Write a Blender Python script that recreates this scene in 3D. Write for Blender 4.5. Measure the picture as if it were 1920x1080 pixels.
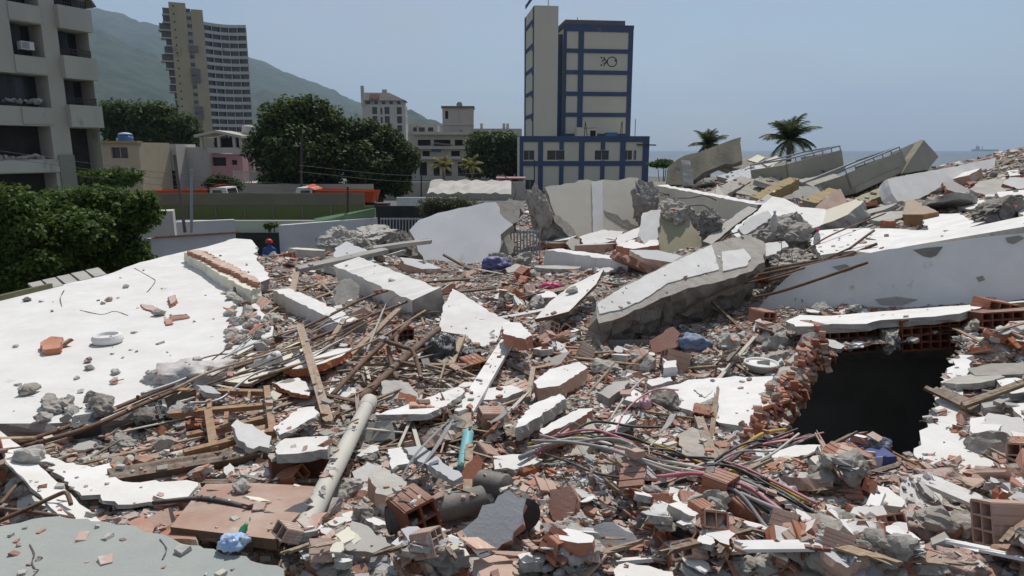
import bpy, bmesh, math, random
import numpy as np
from mathutils import Vector, Matrix, noise
from mathutils.bvhtree import BVHTree
from mathutils.geometry import tessellate_polygon

for o in list(bpy.data.objects): bpy.data.objects.remove(o)
scene = bpy.context.scene
COL = scene.collection
R = math.radians

# ------------------------------------------------------------ camera
PITCH = math.atan(258 / 1280)
CAM = Vector((0, 0, 5.5))
cam_data = bpy.data.cameras.new('camera')
cam_data.sensor_width = 36; cam_data.lens = 24
cam_data.clip_start = 0.1; cam_data.clip_end = 60000
cam = bpy.data.objects.new('camera', cam_data); COL.objects.link(cam)
cam.location = CAM; cam.rotation_euler = (math.pi / 2 - PITCH, 0, 0)
scene.camera = cam

# ------------------------------------------------------------ sky, sun, exposure
HAZE = 0.00012
SUN_EL, SUN_AZ = R(58), R(14)          # azimuth clockwise from +Y
world = bpy.data.worlds.new('World'); scene.world = world; world.use_nodes = True
wn = world.node_tree.nodes; wl = world.node_tree.links; wn.clear()
sky = wn.new('ShaderNodeTexSky'); sky.sky_type = 'NISHITA'; sky.sun_disc = False
sky.sun_elevation = SUN_EL; sky.sun_rotation = SUN_AZ
sky.air_density = 1.15; sky.dust_density = 0.9; sky.ozone_density = 2.2; sky.altitude = 0
wtc = wn.new('ShaderNodeTexCoord')
wmap = wn.new('ShaderNodeMapping'); wmap.inputs['Scale'].default_value = (1.0, 1.0, 3.2)
wnoi = wn.new('ShaderNodeTexNoise'); wnoi.inputs['Scale'].default_value = 2.8
wnoi.inputs['Detail'].default_value = 6; wnoi.inputs['Roughness'].default_value = 0.55
wr = wn.new('ShaderNodeMapRange'); wr.inputs[1].default_value = 0.40; wr.inputs[2].default_value = 0.66
wr.inputs[3].default_value = 0.12; wr.inputs[4].default_value = 0.85
wmix = wn.new('ShaderNodeMixRGB'); wmix.inputs[2].default_value = (5.5, 5.95, 6.6, 1)
wbg = wn.new('ShaderNodeBackground'); wbg.inputs['Strength'].default_value = 0.084
wout = wn.new('ShaderNodeOutputWorld')
wl.new(wtc.outputs['Generated'], wmap.inputs['Vector']); wl.new(wmap.outputs[0], wnoi.inputs['Vector'])
wl.new(wnoi.outputs['Fac'], wr.inputs[0]); wl.new(wr.outputs[0], wmix.inputs[0])
wl.new(sky.outputs[0], wmix.inputs[1]); wl.new(wmix.outputs[0], wbg.inputs['Color'])
wl.new(wbg.outputs[0], wout.inputs['Surface'])

sun_data = bpy.data.lights.new('sun', 'SUN'); sun_data.energy = 4.1; sun_data.angle = R(0.6)
sun_data.color = (1.0, 0.955, 0.89)
sun = bpy.data.objects.new('sun', sun_data); COL.objects.link(sun)
SUN_DIR = Vector((math.sin(SUN_AZ) * math.cos(SUN_EL), math.cos(SUN_AZ) * math.cos(SUN_EL), math.sin(SUN_EL)))
sun.rotation_euler = SUN_DIR.to_track_quat('Z', 'Y').to_euler()
sun.location = (0, 0, 60)

scene.render.engine = 'CYCLES'
scene.view_settings.view_transform = 'Standard'; scene.view_settings.look = 'None'
scene.view_settings.exposure = 0.0; scene.view_settings.gamma = 1.0
scene.cycles.use_denoising = True
scene.cycles.max_bounces = 6; scene.cycles.diffuse_bounces = 3; scene.cycles.volume_bounces = 0
scene.cycles.transparent_max_bounces = 8

# ------------------------------------------------------------ pixel helpers (1920x1080 photograph pixels)
CP, SP = math.cos(PITCH), math.sin(PITCH)
FWD = Vector((0, CP, -SP)); UP = Vector((0, SP, CP)); RIGHT = Vector((1, 0, 0))
def ray(px, py): return FWD + RIGHT * ((px - 960) / 1280) - UP * ((py - 540) / 1280)
def P(px, py, d): return CAM + ray(px, py) * d                      # d = depth along the view axis
def at(px, py, Y):                                                  # the ray's point at world y = Y
    r = ray(px, py); return CAM + r * (Y / r.y)
def plane3(a, b, c):
    A, B, C = P(*a), P(*b), P(*c); n = (B - A).cross(C - A).normalized()
    if n.dot(A - CAM) > 0: n = -n                                   # towards the camera
    return A, n
def onplane(px, py, pl):
    r = ray(px, py); return CAM + r * ((pl[0] - CAM).dot(pl[1]) / r.dot(pl[1]))
def topix(p):
    q = Vector(p) - CAM; d = q.dot(FWD)
    return 960 + 1280 * q.x / d, 540 - 1280 * q.dot(UP) / d, d

# ------------------------------------------------------------ materials
MATS = {}
DUST = dict(brick=.38, brick_dusty=.45, brick_dark=.4, wood=.5, wood_dark=.45, wood_chair=.3, concrete=.25, concrete_dark=.3, rust=.25, veneer=.45, pvc=.3, pvc_dark=.45, pvc_grey=.4, strap_grey=.3, cable_black=.5, cable_pink=.55, cable_white=.5,
            plastic_black=.3, bag_black=.2, indigo=.3, cloth_blue=.4, roofwhite=.35, plaster=.4, plaster_clean=.45, plaster_grey=.35, concrete_green=.2, rubble_ground=.3, iron=.3)   # fallen dust lies on upward faces
def mat(name, col, col2=None, rough=0.85, scale=6, bump=0.0, bscale=30, col3=None, thr3=0.62, s3=3, rnd=0.0, spec=0.3, metal=0.0, detail=5, subsurf=0, stretch=None, trans=0.0, dust=None):
    dust = DUST.get(name, 0) if dust is None else dust
    m = bpy.data.materials.new(name); m.use_nodes = True; nt = m.node_tree; N = nt.nodes; L = nt.links
    b = N['Principled BSDF']; b.inputs['Roughness'].default_value = rough; b.inputs['Metallic'].default_value = metal
    b.inputs['Specular IOR Level'].default_value = spec
    tc = N.new('ShaderNodeTexCoord'); oi = N.new('ShaderNodeObjectInfo')
    add = N.new('ShaderNodeVectorMath'); add.operation = 'MULTIPLY_ADD'
    add.inputs[1].default_value = stretch or (1, 1, 1)
    off = N.new('ShaderNodeVectorMath'); off.operation = 'SCALE'; off.inputs[0].default_value = (37, 91, 53)
    L.new(oi.outputs['Random'], off.inputs['Scale'])
    L.new(tc.outputs['Object'], add.inputs[0]); L.new(off.outputs[0], add.inputs[2])
    vec = add.outputs[0]
    def noi(s, d=detail, ro=0.6):
        n = N.new('ShaderNodeTexNoise'); n.inputs['Scale'].default_value = s; n.inputs['Detail'].default_value = d
        n.inputs['Roughness'].default_value = ro; L.new(vec, n.inputs['Vector']); return n
    c = None
    if col2 is not None:
        n = noi(scale); mr = N.new('ShaderNodeMapRange'); mr.inputs[1].default_value = 0.33; mr.inputs[2].default_value = 0.67
        L.new(n.outputs['Fac'], mr.inputs[0])
        mx = N.new('ShaderNodeMixRGB'); mx.inputs[1].default_value = (*col, 1); mx.inputs[2].default_value = (*col2, 1)
        L.new(mr.outputs[0], mx.inputs[0]); c = mx.outputs[0]
    else:
        rg = N.new('ShaderNodeRGB'); rg.outputs[0].default_value = (*col, 1); c = rg.outputs[0]
    if col3 is not None:
        n = noi(s3, 8, 0.65); mr = N.new('ShaderNodeMapRange'); mr.inputs[1].default_value = thr3; mr.inputs[2].default_value = thr3 + 0.06
        L.new(n.outputs['Fac'], mr.inputs[0])
        mx = N.new('ShaderNodeMixRGB'); mx.inputs[2].default_value = (*col3, 1); L.new(c, mx.inputs[1]); L.new(mr.outputs[0], mx.inputs[0]); c = mx.outputs[0]
    if rnd:
        h = N.new('ShaderNodeHueSaturation'); mr = N.new('ShaderNodeMapRange'); mr.inputs[3].default_value = 1 - rnd; mr.inputs[4].default_value = 1 + rnd
        L.new(oi.outputs['Random'], mr.inputs[0]); L.new(mr.outputs[0], h.inputs['Value']); L.new(c, h.inputs['Color'])
        mu = N.new('ShaderNodeMath'); mu.operation = 'MULTIPLY_ADD'; mu.inputs[1].default_value = 7.13; mu.inputs[2].default_value = 0
        fr = N.new('ShaderNodeMath'); fr.operation = 'FRACT'; m2 = N.new('ShaderNodeMapRange'); m2.inputs[3].default_value = 1 - rnd; m2.inputs[4].default_value = 1 + rnd * 0.6
        L.new(oi.outputs['Random'], mu.inputs[0]); L.new(mu.outputs[0], fr.inputs[0]); L.new(fr.outputs[0], m2.inputs[0]); L.new(m2.outputs[0], h.inputs['Saturation'])
        c = h.outputs[0]
    if dust:
        ge = N.new('ShaderNodeNewGeometry'); sx = N.new('ShaderNodeSeparateXYZ'); L.new(ge.outputs['Normal'], sx.inputs[0])
        m1 = N.new('ShaderNodeMapRange'); m1.inputs[1].default_value = .25; m1.inputs[2].default_value = .95; L.new(sx.outputs['Z'], m1.inputs[0])
        n = noi(3.7, 9, .7); m2 = N.new('ShaderNodeMapRange'); m2.inputs[1].default_value = .36; m2.inputs[2].default_value = .66; m2.inputs[4].default_value = dust; L.new(n.outputs['Fac'], m2.inputs[0])
        mu = N.new('ShaderNodeMath'); mu.operation = 'MULTIPLY'; L.new(m1.outputs[0], mu.inputs[0]); L.new(m2.outputs[0], mu.inputs[1])
        mx = N.new('ShaderNodeMixRGB'); mx.inputs[2].default_value = (.50, .455, .40, 1); L.new(c, mx.inputs[1]); L.new(mu.outputs[0], mx.inputs[0]); c = mx.outputs[0]
    L.new(c, b.inputs['Base Color'])
    if bump:
        n = noi(bscale, 6, 0.7); bp = N.new('ShaderNodeBump'); bp.inputs['Strength'].default_value = min(1, bump); bp.inputs['Distance'].default_value = 0.6 / bscale
        L.new(n.outputs['Fac'], bp.inputs['Height']); L.new(bp.outputs[0], b.inputs['Normal'])
    if trans:
        b.inputs['Transmission Weight'].default_value = trans
    MATS[name] = m
    return m
M = MATS
mat('plaster', (.76, .75, .73), (.68, .67, .645), 0.9, 3.0, .25, 40, (.50, .47, .43), .66, 2.2)
mat('plaster_clean', (.735, .725, .70), (.655, .64, .61), 0.9, 2, .2, 30, (.50, .47, .43), .66, 2.4, detail=9)
mat('roofwhite', (.72, .71, .69), (.63, .62, .595), 0.92, 1.6, .2, 40, (.50, .47, .43), .66, 2.1, detail=9)
mat('plaster_grey', (.47, .48, .49), (.40, .41, .42), 0.9, 3, .25, 40, (.33, .31, .28), .66, 3)
mat('wall_grey', (.58, .58, .58), (.50, .50, .50), 0.9, 1.1, .15, 20, (.38, .36, .325), .64, 1.7, detail=9)
mat('cream', (.60, .555, .46), (.54, .50, .41), 0.9, 2.0, .2, 30, (.42, .38, .32), .66, 2)
mat('cream_pale', (.70, .66, .54), (.64, .60, .49), 0.9, 2.0, .15, 30, (.45, .42, .35), .68, 2)
mat('olive', (.36, .33, .22), (.29, .27, .18), 0.9, 2.0, .2, 30, (.20, .18, .13), .64, 2)
mat('ochre', (.36, .275, .14), (.29, .22, .11), 0.9, 2.0, .2, 30, (.2, .17, .11), .62, 2)
mat('balcony', (.37, .35, .28), (.31, .29, .24), 0.9, 1.2, .2, 20, (.22, .20, .16), .64, 1.5)
mat('oldwall', (.33, .29, .21), (.20, .18, .14), 0.95, 1.3, .4, 12, (.11, .10, .085), .62, 1.2, stretch=(1, 1, .35))
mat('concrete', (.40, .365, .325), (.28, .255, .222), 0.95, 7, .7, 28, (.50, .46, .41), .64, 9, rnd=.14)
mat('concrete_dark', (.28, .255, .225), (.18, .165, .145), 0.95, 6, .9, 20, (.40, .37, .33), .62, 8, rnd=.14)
mat('concrete_smooth', (.41, .39, .36), (.335, .32, .295), 0.92, 3, .3, 40, (.26, .24, .21), .64, 4)
mat('concrete_green', (.335, .36, .34), (.29, .312, .295), 0.92, 2.5, .3, 45, (.20, .20, .185), .67, 7)
mat('mortar', (.48, .455, .41), (.37, .345, .31), 0.95, 9, .7, 30, (.33, .17, .11), .63, 7, rnd=.12)
mat('brick', (.44, .185, .105), (.34, .13, .072), 0.92, 5, .35, 50, (.50, .36, .28), .62, 6, rnd=.20)
mat('brick_dusty', (.50, .335, .26), (.43, .265, .195), 0.95, 6, .3, 50, (.55, .49, .43), .57, 7, rnd=.16)
mat('brick_dark', (.24, .085, .045), (.17, .06, .035), 0.92, 5, .35, 40, (.34, .20, .14), .66, 6, rnd=.2)
mat('rooftile', (.42, .20, .14), (.33, .15, .10), 0.9, 5, .3, 30, rnd=.15)
mat('wood', (.36, .255, .165), (.25, .17, .105), 0.85, 3, .35, 20, rnd=.18, stretch=(6, 6, .6), detail=3)
mat('wood_dark', (.17, .105, .062), (.11, .07, .042), 0.8, 3, .3, 20, rnd=.15, stretch=(6, 6, .8), detail=3)
mat('wood_chair', (.33, .185, .085), (.25, .13, .06), 0.55, 4, .15, 20, stretch=(5, 5, .8), detail=3)
mat('veneer', (.36, .215, .155), (.30, .175, .125), 0.7, 2.2, .2, 30, (.43, .36, .31), .62, 3)
mat('rust', (.16, .085, .05), (.095, .055, .038), 0.9, 20, .5, 80, (.26, .12, .05), .62, 14)
mat('iron', (.07, .06, .055), (.045, .04, .04), 0.75, 9, .3, 60, (.15, .09, .06), .64, 8)
mat('iron_grey', (.32, .33, .34), (.25, .26, .27), 0.7, 6, .2, 40, (.18, .12, .09), .66, 7)
mat('aluminium', (.42, .42, .42), (.34, .34, .34), 0.5, 8, .1, 40, metal=.5)
mat('pvc', (.52, .50, .44), (.46, .44, .385), 0.6, 4, .08, 40, (.36, .33, .29), .66, 5)
mat('pvc_dark', (.17, .155, .14), (.12, .11, .105), 0.75, 6, .3, 40, (.30, .27, .24), .62, 6)
mat('pvc_grey', (.24, .25, .27), (.20, .21, .23), 0.6, 6, .1, 40, (.34, .32, .30), .66, 6)
mat('cable_black', (.035, .035, .035), (.06, .058, .055), 0.9, 10)
mat('cable_pink', (.52, .16, .22), (.42, .12, .16), 0.9, 8)
mat('cable_white', (.52, .49, .42), (.42, .39, .33), 0.9, 8)
mat('cable_yellow', (.52, .36, .06), (.42, .29, .05), 0.9, 8)
mat('strap_grey', (.23, .23, .235), (.30, .295, .285), 0.9, 8, .1, 30)
mat('plastic_black', (.022, .023, .026), (.04, .04, .042), 0.32, 6, .1, 30, spec=.6)
mat('bag_black', (.022, .024, .028), (.035, .037, .042), 0.28, 5, .6, 9, spec=.7)
mat('plastic_clear', (.62, .62, .60), (.50, .49, .46), 0.3, 5, .4, 12, spec=.6, trans=.35)
mat('plastic_pinkish', (.43, .30, .26), (.34, .235, .20), 0.35, 5, .5, 10, spec=.5)
mat('plastic_white', (.62, .61, .60), (.55, .54, .53), 0.5, 5, .05, 20, (.42, .39, .36), .66, 5)
mat('cloth_white', (.62, .59, .56), (.50, .46, .43), 0.95, 5, .5, 14, (.40, .34, .30), .6, 4)
mat('cloth_lilac', (.52, .52, .66), (.43, .44, .56), 0.95, 5, .4, 14)
mat('cloth_blue', (.15, .20, .30), (.20, .26, .36), 0.95, 6, .4, 14)
mat('foil', (.30, .33, .38), (.20, .22, .26), 0.3, 7, .5, 12, metal=.5)
mat('cyan', (.20, .47, .50), (.17, .40, .43), 0.5, 5)
mat('green_plastic', (.08, .33, .13), (.10, .38, .17), 0.45, 5)
mat('pink', (.55, .05, .14), (.48, .04, .11), 0.5, 5)
mat('pink_pale', (.62, .40, .45), (.55, .34, .39), 0.6, 5)
mat('bluebox', (.045, .065, .19), (.06, .08, .23), 0.5, 5)
mat('bluebox_pale', (.42, .44, .58), None, 0.5)
mat('indigo', (.11, .11, .26), (.09, .09, .21), 0.6, 5)
mat('printblue', (.22, .38, .68), (.50, .60, .74), 0.4, 12, col3=(.58, .50, .12), thr3=.6, s3=16)
mat('yellow', (.56, .47, .08), None, 0.5)
mat('straw', (.30, .21, .11), (.22, .15, .08), 0.8, 10)
mat('moss', (.12, .12, .065), (.17, .16, .10), 0.95, 8, .6, 25)
mat('rubble_ground', (.215, .185, .16), (.12, .105, .092), 0.95, 14, 1.0, 30, (.25, .145, .10), .56, 17, detail=8)
mat('interior', (.34, .33, .31), (.25, .24, .225), 0.95, 2, .3, 10)
# city
mat('asphalt', (.10, .10, .10), (.13, .128, .122), 0.95, .6, .2, 4, (.18, .17, .15), .6, .15)
mat('city_grey', (.47, .435, .375), (.40, .37, .32), 0.95, .5, .1, 4, (.26, .24, .20), .62, .35, stretch=(1, 1, .4))
mat('city_white', (.50, .475, .43), (.44, .415, .375), 0.95, .6, .1, 4, (.32, .29, .25), .62, .5, stretch=(1, 1, .4))
mat('city_beige', (.47, .395, .27), (.41, .34, .23), 0.95, .6, .1, 4, (.30, .25, .18), .66, .5)
mat('city_pink', (.50, .27, .28), (.43, .23, .24), 0.95, .8, .1, 4)
mat('city_tan', (.40, .33, .21), (.34, .28, .18), 0.95, .2, .05, 2, (.25, .21, .14), .62, .15, stretch=(1, 1, .3))
mat('tower_cream', (.62, .57, .46), (.57, .525, .425), 0.95, .35, .05, 3, (.45, .41, .33), .68, .3, stretch=(1, 1, .3))
mat('tower_blue', (.058, .085, .15), (.075, .10, .165), 0.9, .4, .05, 3, (.11, .12, .15), .62, .5, stretch=(1, 1, .4))
mat('roof_slate', (.13, .12, .12), (.18, .15, .135), 0.95, .6, .1, 4)
mat('glass_dark', (.018, .020, .024), (.03, .032, .036), 0.25, .8, spec=.6)
mat('void_dark', (.03, .028, .027), (.05, .045, .042), 0.95, 1)  # dark depth of openings, put into the colour
mat('curtain', (.05, .055, .065), (.075, .078, .085), 0.95, 2, stretch=(6, 6, .3))
mat('field_green', (.115, .135, .05), (.15, .15, .065), 0.95, .5, .1, 5, (.08, .085, .05), .62, .5)
mat('green_paint', (.12, .20, .11), (.15, .235, .135), 0.9, .6, .05, 5)
mat('dark_fence_sheet', (.025, .028, .026), (.04, .042, .04), 0.95, 1)
mat('brown_wall', (.20, .165, .13), (.16, .135, .11), 0.95, .5, .1, 5)
mat('tank_blue', (.05, .16, .38), (.04, .13, .32), 0.5, 2)
mat('truck_orange', (.50, .075, .02), (.42, .06, .018), 0.6, 1, col3=(.30, .13, .07), thr3=.66, s3=1.2)
mat('truck_white', (.62, .62, .60), None, 0.5)
mat('tyre', (.03, .03, .03), None, 0.9)
mat('skin', (.30, .17, .11), None, 0.7)
mat('helmet_red', (.50, .03, .02), None, 0.45)
mat('shirt_blue', (.05, .13, .33), (.04, .10, .26), 0.9, 8)
mat('trouser', (.06, .06, .07), None, 0.9)
mat('bark', (.16, .13, .10), (.11, .09, .07), 0.95, 4, .6, 10)
mat('sea', (.028, .055, .085), (.035, .065, .095), 0.35, .01, .5, .25, spec=.4)
mat('mountain', (.020, .038, .020), (.06, .078, .045), 1.0, .018, 1.0, .06, (.09, .09, .065), .62, .012, detail=12)
mat('ship', (.10, .11, .13), (.13, .14, .16), 0.9, .05)
mat('crack', (.10, .095, .09), None, 0.95)
mat('paint_black', (.04, .04, .045), None, 0.8)
def leafmat(name, c1, c2, rough=.5):
    m = bpy.data.materials.new(name); m.use_nodes = True; N = m.node_tree.nodes; L = m.node_tree.links
    b = N['Principled BSDF']; b.inputs['Roughness'].default_value = rough; b.inputs['Specular IOR Level'].default_value = .12
    g = N.new('ShaderNodeNewGeometry'); mx = N.new('ShaderNodeMixRGB'); mx.inputs[1].default_value = (*c1, 1); mx.inputs[2].default_value = (*c2, 1)
    L.new(g.outputs['Random Per Island'], mx.inputs[0]); L.new(mx.outputs[0], b.inputs['Base Color'])
    t = N.new('ShaderNodeBsdfTranslucent'); L.new(mx.outputs[0], t.inputs['Color'])
    a = N.new('ShaderNodeMixShader'); a.inputs[0].default_value = .42
    L.new(b.outputs[0], a.inputs[1]); L.new(t.outputs[0], a.inputs[2]); L.new(a.outputs[0], N['Material Output'].inputs['Surface'])
    MATS[name] = m
leafmat('leaf_dark', (.026, .048, .013), (.10, .135, .038))
leafmat('leaf_bright', (.035, .07, .014), (.14, .20, .045))
leafmat('leaf_palm', (.04, .06, .022), (.10, .12, .045))
leafmat('leaf_yellow', (.16, .16, .04), (.28, .24, .07))
leafmat('leaf_olive', (.06, .07, .035), (.12, .125, .065))

# ------------------------------------------------------------ mesh helpers
class MB:
    def __init__(s): s.v = []; s.f = []; s.m = []
    def add(s, vs, fs, mi=0):
        o = len(s.v); s.v += [tuple(p) for p in vs]
        s.f += [tuple(i + o for i in f) for f in fs]; s.m += [mi] * len(fs); return s
    def box(s, c, size, rot=None, mi=0):
        hx, hy, hz = size[0] / 2, size[1] / 2, size[2] / 2; c = Vector(c)
        vs = [Vector((x, y, z)) for x in (-hx, hx) for y in (-hy, hy) for z in (-hz, hz)]
        if rot is not None: vs = [rot @ p for p in vs]
        return s.add([p + c for p in vs], [(0, 1, 3, 2), (4, 6, 7, 5), (0, 4, 5, 1), (2, 3, 7, 6), (0, 2, 6, 4), (1, 5, 7, 3)], mi)
    def bar(s, a, b, w, h=None, up=(0, 0, 1), mi=0):
        a, b = Vector(a), Vector(b); h = h or w; d = b - a; L = d.length; d.normalize(); u = Vector(up)
        if abs(d.dot(u)) > .98: u = Vector((0, 1, 0))
        x = d.cross(u).normalized(); u = x.cross(d)
        rot = Matrix((x, d, u)).transposed()
        return s.box((a + b) / 2, (w, L, h), rot, mi)
    def tube(s, pts, r, n=8, mi=0, cap=True, rr=None):
        pts = [Vector(p) for p in pts]; k = len(pts); vs = []; ref = None
        for i, p in enumerate(pts):
            d = (pts[min(i + 1, k - 1)] - pts[max(i - 1, 0)])
            d = d.normalized() if d.length > 1e-9 else Vector((0, 0, 1))
            if ref is None: ref = Vector((0, 0, 1)) if abs(d.z) < .9 else Vector((1, 0, 0))
            x = d.cross(ref).normalized(); y = x.cross(d); ref = y
            q = rr[i] if rr else r
            vs += [p + (x * math.cos(2 * math.pi * j / n) + y * math.sin(2 * math.pi * j / n)) * q for j in range(n)]
        fs = [(i * n + j, i * n + (j + 1) % n, (i + 1) * n + (j + 1) % n, (i + 1) * n + j) for i in range(k - 1) for j in range(n)]
        if cap: fs += [tuple(range(n))[::-1], tuple((k - 1) * n + j for j in range(n))]
        return s.add(vs, fs, mi)
    def lathe(s, prof, n=16, mi=0, mtx=None):                         # prof: (radius, z)
        vs = [Vector((r * math.cos(2 * math.pi * j / n), r * math.sin(2 * math.pi * j / n), z)) for r, z in prof for j in range(n)]
        if mtx is not None: vs = [mtx @ p for p in vs]
        k = len(prof)
        fs = [(i * n + j, i * n + (j + 1) % n, (i + 1) * n + (j + 1) % n, (i + 1) * n + j) for i in range(k - 1) for j in range(n)]
        fs += [tuple(range(n))[::-1], tuple((k - 1) * n + j for j in range(n))]
        return s.add(vs, fs, mi)
    def quad(s, a, b, c, d, mi=0): return s.add([a, b, c, d], [(0, 1, 2, 3)], mi)
    def mesh(s, name, mats, smooth=False, center=None):
        me = bpy.data.meshes.new(name)
        v = s.v if center is None else [(p[0] - center[0], p[1] - center[1], p[2] - center[2]) for p in s.v]
        me.from_pydata(v, [], s.f)
        for m in mats: me.materials.append(M[m] if isinstance(m, str) else m)
        if len(mats) > 1: me.polygons.foreach_set('material_index', s.m)
        if smooth: me.polygons.foreach_set('use_smooth', [True] * len(me.polygons))
        me.update(); return me
    def centre(s):
        a = np.array(s.v); return Vector(((a[:, 0].min() + a[:, 0].max()) / 2, (a[:, 1].min() + a[:, 1].max()) / 2, a[:, 2].min()))
    def obj(s, name, mats, parent=None, smooth=False, center=True):
        """one mesh object; without a parent its origin sits at its base"""
        if isinstance(mats, str): mats = [mats]
        c = None
        if parent is None and center: c = s.centre()
        o = bpy.data.objects.new(name, s.mesh(name, mats, smooth, c)); COL.objects.link(o)
        if c is not None: o.location = c
        if parent is not None:
            o.parent = parent
        return o
def tag(o, label=None, cat=None, group=None, kind=None):
    if label: o['label'] = label
    if cat: o['category'] = cat
    if group: o['group'] = group
    if kind or cat: o['kind'] = kind or 'thing'
    return o
def thing(name, label, cat, loc=(0, 0, 0), rz=0, group=None):
    e = bpy.data.objects.new(name, None); COL.objects.link(e); e.location = loc; e.rotation_euler = (0, 0, rz)
    e.empty_display_size = .2
    return tag(e, label, cat, group)
def copy_tree(o, parent=None):
    c = o.copy(); COL.objects.link(c); c.parent = parent
    for ch in [k for k in bpy.data.objects if k.parent == o]: copy_tree(ch, c)
    return c
def wpart(parent, mb, name, mats, smooth=False):
    """part given in world coordinates under an unrotated Empty"""
    l = parent.location
    mb.v = [(p[0] - l.x, p[1] - l.y, p[2] - l.z) for p in mb.v]
    return mb.obj(name, mats, parent, smooth)
def path(pts, n=8):
    """Catmull-Rom through the points"""
    pts = [Vector(p) for p in pts]; q = [pts[0] * 2 - pts[1]] + pts + [pts[-1] * 2 - pts[-2]]; out = []
    for i in range(1, len(q) - 2):
        for k in range(n):
            t = k / n; a, b, c, d = q[i - 1:i + 3]
            out.append(.5 * ((2 * b) + (c - a) * t + (2 * a - 5 * b + 4 * c - d) * t * t + (3 * b - a - 3 * c + d) * t ** 3))
    return out + [pts[-1]]
def ragged(poly, seg, amp, rng):
    """2-D polygon with broken edges"""
    out = []; k = len(poly)
    for i in range(k):
        a, b = Vector(poly[i]), Vector(poly[(i + 1) % k]); L = (b - a).length; n = max(1, int(L / seg))
        nrm = Vector((-(b - a).y, (b - a).x)); nrm = nrm.normalized() if nrm.length else nrm
        for j in range(n):
            p = a.lerp(b, (j + (rng.uniform(-.3, .3) if j else 0)) / n)
            p = p + nrm * rng.gauss(0, amp) * (1 if j else .5)
            out.append(p)
    return out
def tess(poly): return tessellate_polygon([[Vector((p[0], p[1], 0)) for p in poly]])
def plate(mb, poly, z0, z1, rng, rough=.0, mi=(0, 1, 1), fr=None, rings=1):
    """broken plate: polygon between heights z1 (face) and z0, uneven sides; fr maps local (x,y,z) to space"""
    n = len(poly); fr = fr or (lambda p: p)
    layers = []
    for r in range(rings + 2):
        t = r / (rings + 1); z = z1 + (z0 - z1) * t
        am = 0 if r == 0 else rough
        layers.append([Vector((p[0] + rng.gauss(0, am), p[1] + rng.gauss(0, am), z + (rng.gauss(0, am * .4) if 0 < r else 0))) for p in poly])
    area = sum(poly[i][0] * poly[(i + 1) % n][1] - poly[(i + 1) % n][0] * poly[i][1] for i in range(n))
    T = tess(poly)
    vs = [fr(p) for l in layers for p in l]
    top = [t if area > 0 else t[::-1] for t in T]
    def orient(t):
        a, b, c = (poly[i] for i in t); s = (b[0] - a[0]) * (c[1] - a[1]) - (b[1] - a[1]) * (c[0] - a[0]); return t if s > 0 else t[::-1]
    top = [orient(t) for t in T]
    o = len(mb.v); mb.v += [tuple(p) for p in vs]
    for t in top: mb.f.append(tuple(o + i for i in t)); mb.m.append(mi[0])
    b0 = o + (rings + 1) * n
    for t in top: mb.f.append(tuple(b0 + i for i in t[::-1])); mb.m.append(mi[2])
    for r in range(rings + 1):
        for i in range(n):
            a, b = o + r * n + i, o + r * n + (i + 1) % n
            q = (a, a + n, b + n, b) if area > 0 else (b, b + n, a + n, a)
            mb.f.append(q); mb.m.append(mi[1])
    return mb

# ============================================================ THE LARGE SETTING
rng = random.Random(5)
def lerp_list(tab, x):
    if x <= tab[0][0]: return tab[0][1]
    for (a, b), (c, d) in zip(tab, tab[1:]):
        if x <= c: return b + (d - b) * (x - a) / (c - a)
    return tab[-1][1]
def flat(name, pts, z, m):
    mb = MB(); vs = [Vector((p[0], p[1], z)) for p in pts]
    mb.add(vs, [tuple(t) for t in tessellate_polygon([vs])])
    o = mb.obj(name, m, center=False); tag(o, kind='structure')
    for p in o.data.polygons:
        if p.normal.z < 0: p.flip()
    return o
flat('ground', [(-9500, -60), (190, -60), (150, 120), (24, 150), (330, 3000), (900, 9000), (-9500, 9000)], 0, 'asphalt')
flat('sea', [(-12000, -200), (12500, -200), (12500, 12500), (-12000, 12500)], -0.9, 'sea')
def mountain(name, skyline, Y, front, back, seed, nx=320, ny=70):
    mb = MB(); vs = []
    for j in range(ny):
        t = j / (ny - 1) * 2 - 1                                   # -1 foot in front, 0 ridge, 1 foot behind
        for i in range(nx):
            px = skyline[0][0] + (skyline[-1][0] - skyline[0][0]) * i / (nx - 1)
            py = lerp_list(skyline, px); p = at(px, py, Y)
            y = Y + (t * front if t < 0 else t * back)
            h = max(p.z, 2) * (1 - abs(t)) ** (.9 if t < 0 else 1.2)
            n = noise.fractal(Vector((p.x * .0035 + seed, y * .0016, seed)), 1.0, 2.0, 7)
            n2 = 1 - abs(noise.noise(Vector((p.x * .0042 + seed * 2, y * .0007, 3.3)))) * 2
            h += (n * .10 + n2 * .2 * (1 - abs(t) * .5)) * max(p.z, 2) * min(1, abs(t) * 2.2 + .12) * (1 - abs(t))
            h += (noise.fractal(Vector((p.x * .02, y * .012, seed)), .9, 2.0, 5) * 10 + noise.noise(Vector((p.x * .008, y * .003, seed + 5))) * 16) * (1 - abs(t))
            x = p.x * (y / Y) ** .6
            vs.append((x, y, h - 2))
    fs = [(j * nx + i, j * nx + i + 1, (j + 1) * nx + i + 1, (j + 1) * nx + i) for j in range(ny - 1) for i in range(nx - 1)]
    mb.add(vs, fs); o = mb.obj(name, 'mountain', smooth=True, center=False); return tag(o, kind='structure')
mountain('mountain', [(-500, -60), (-150, -45), (100, -8), (200, 22), (330, 62), (465, 108), (520, 128), (580, 152), (640, 178), (700, 203), (780, 222), (850, 240), (960, 262), (1080, 278)], 3200, 1500, 1800, 1.7)
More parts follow.
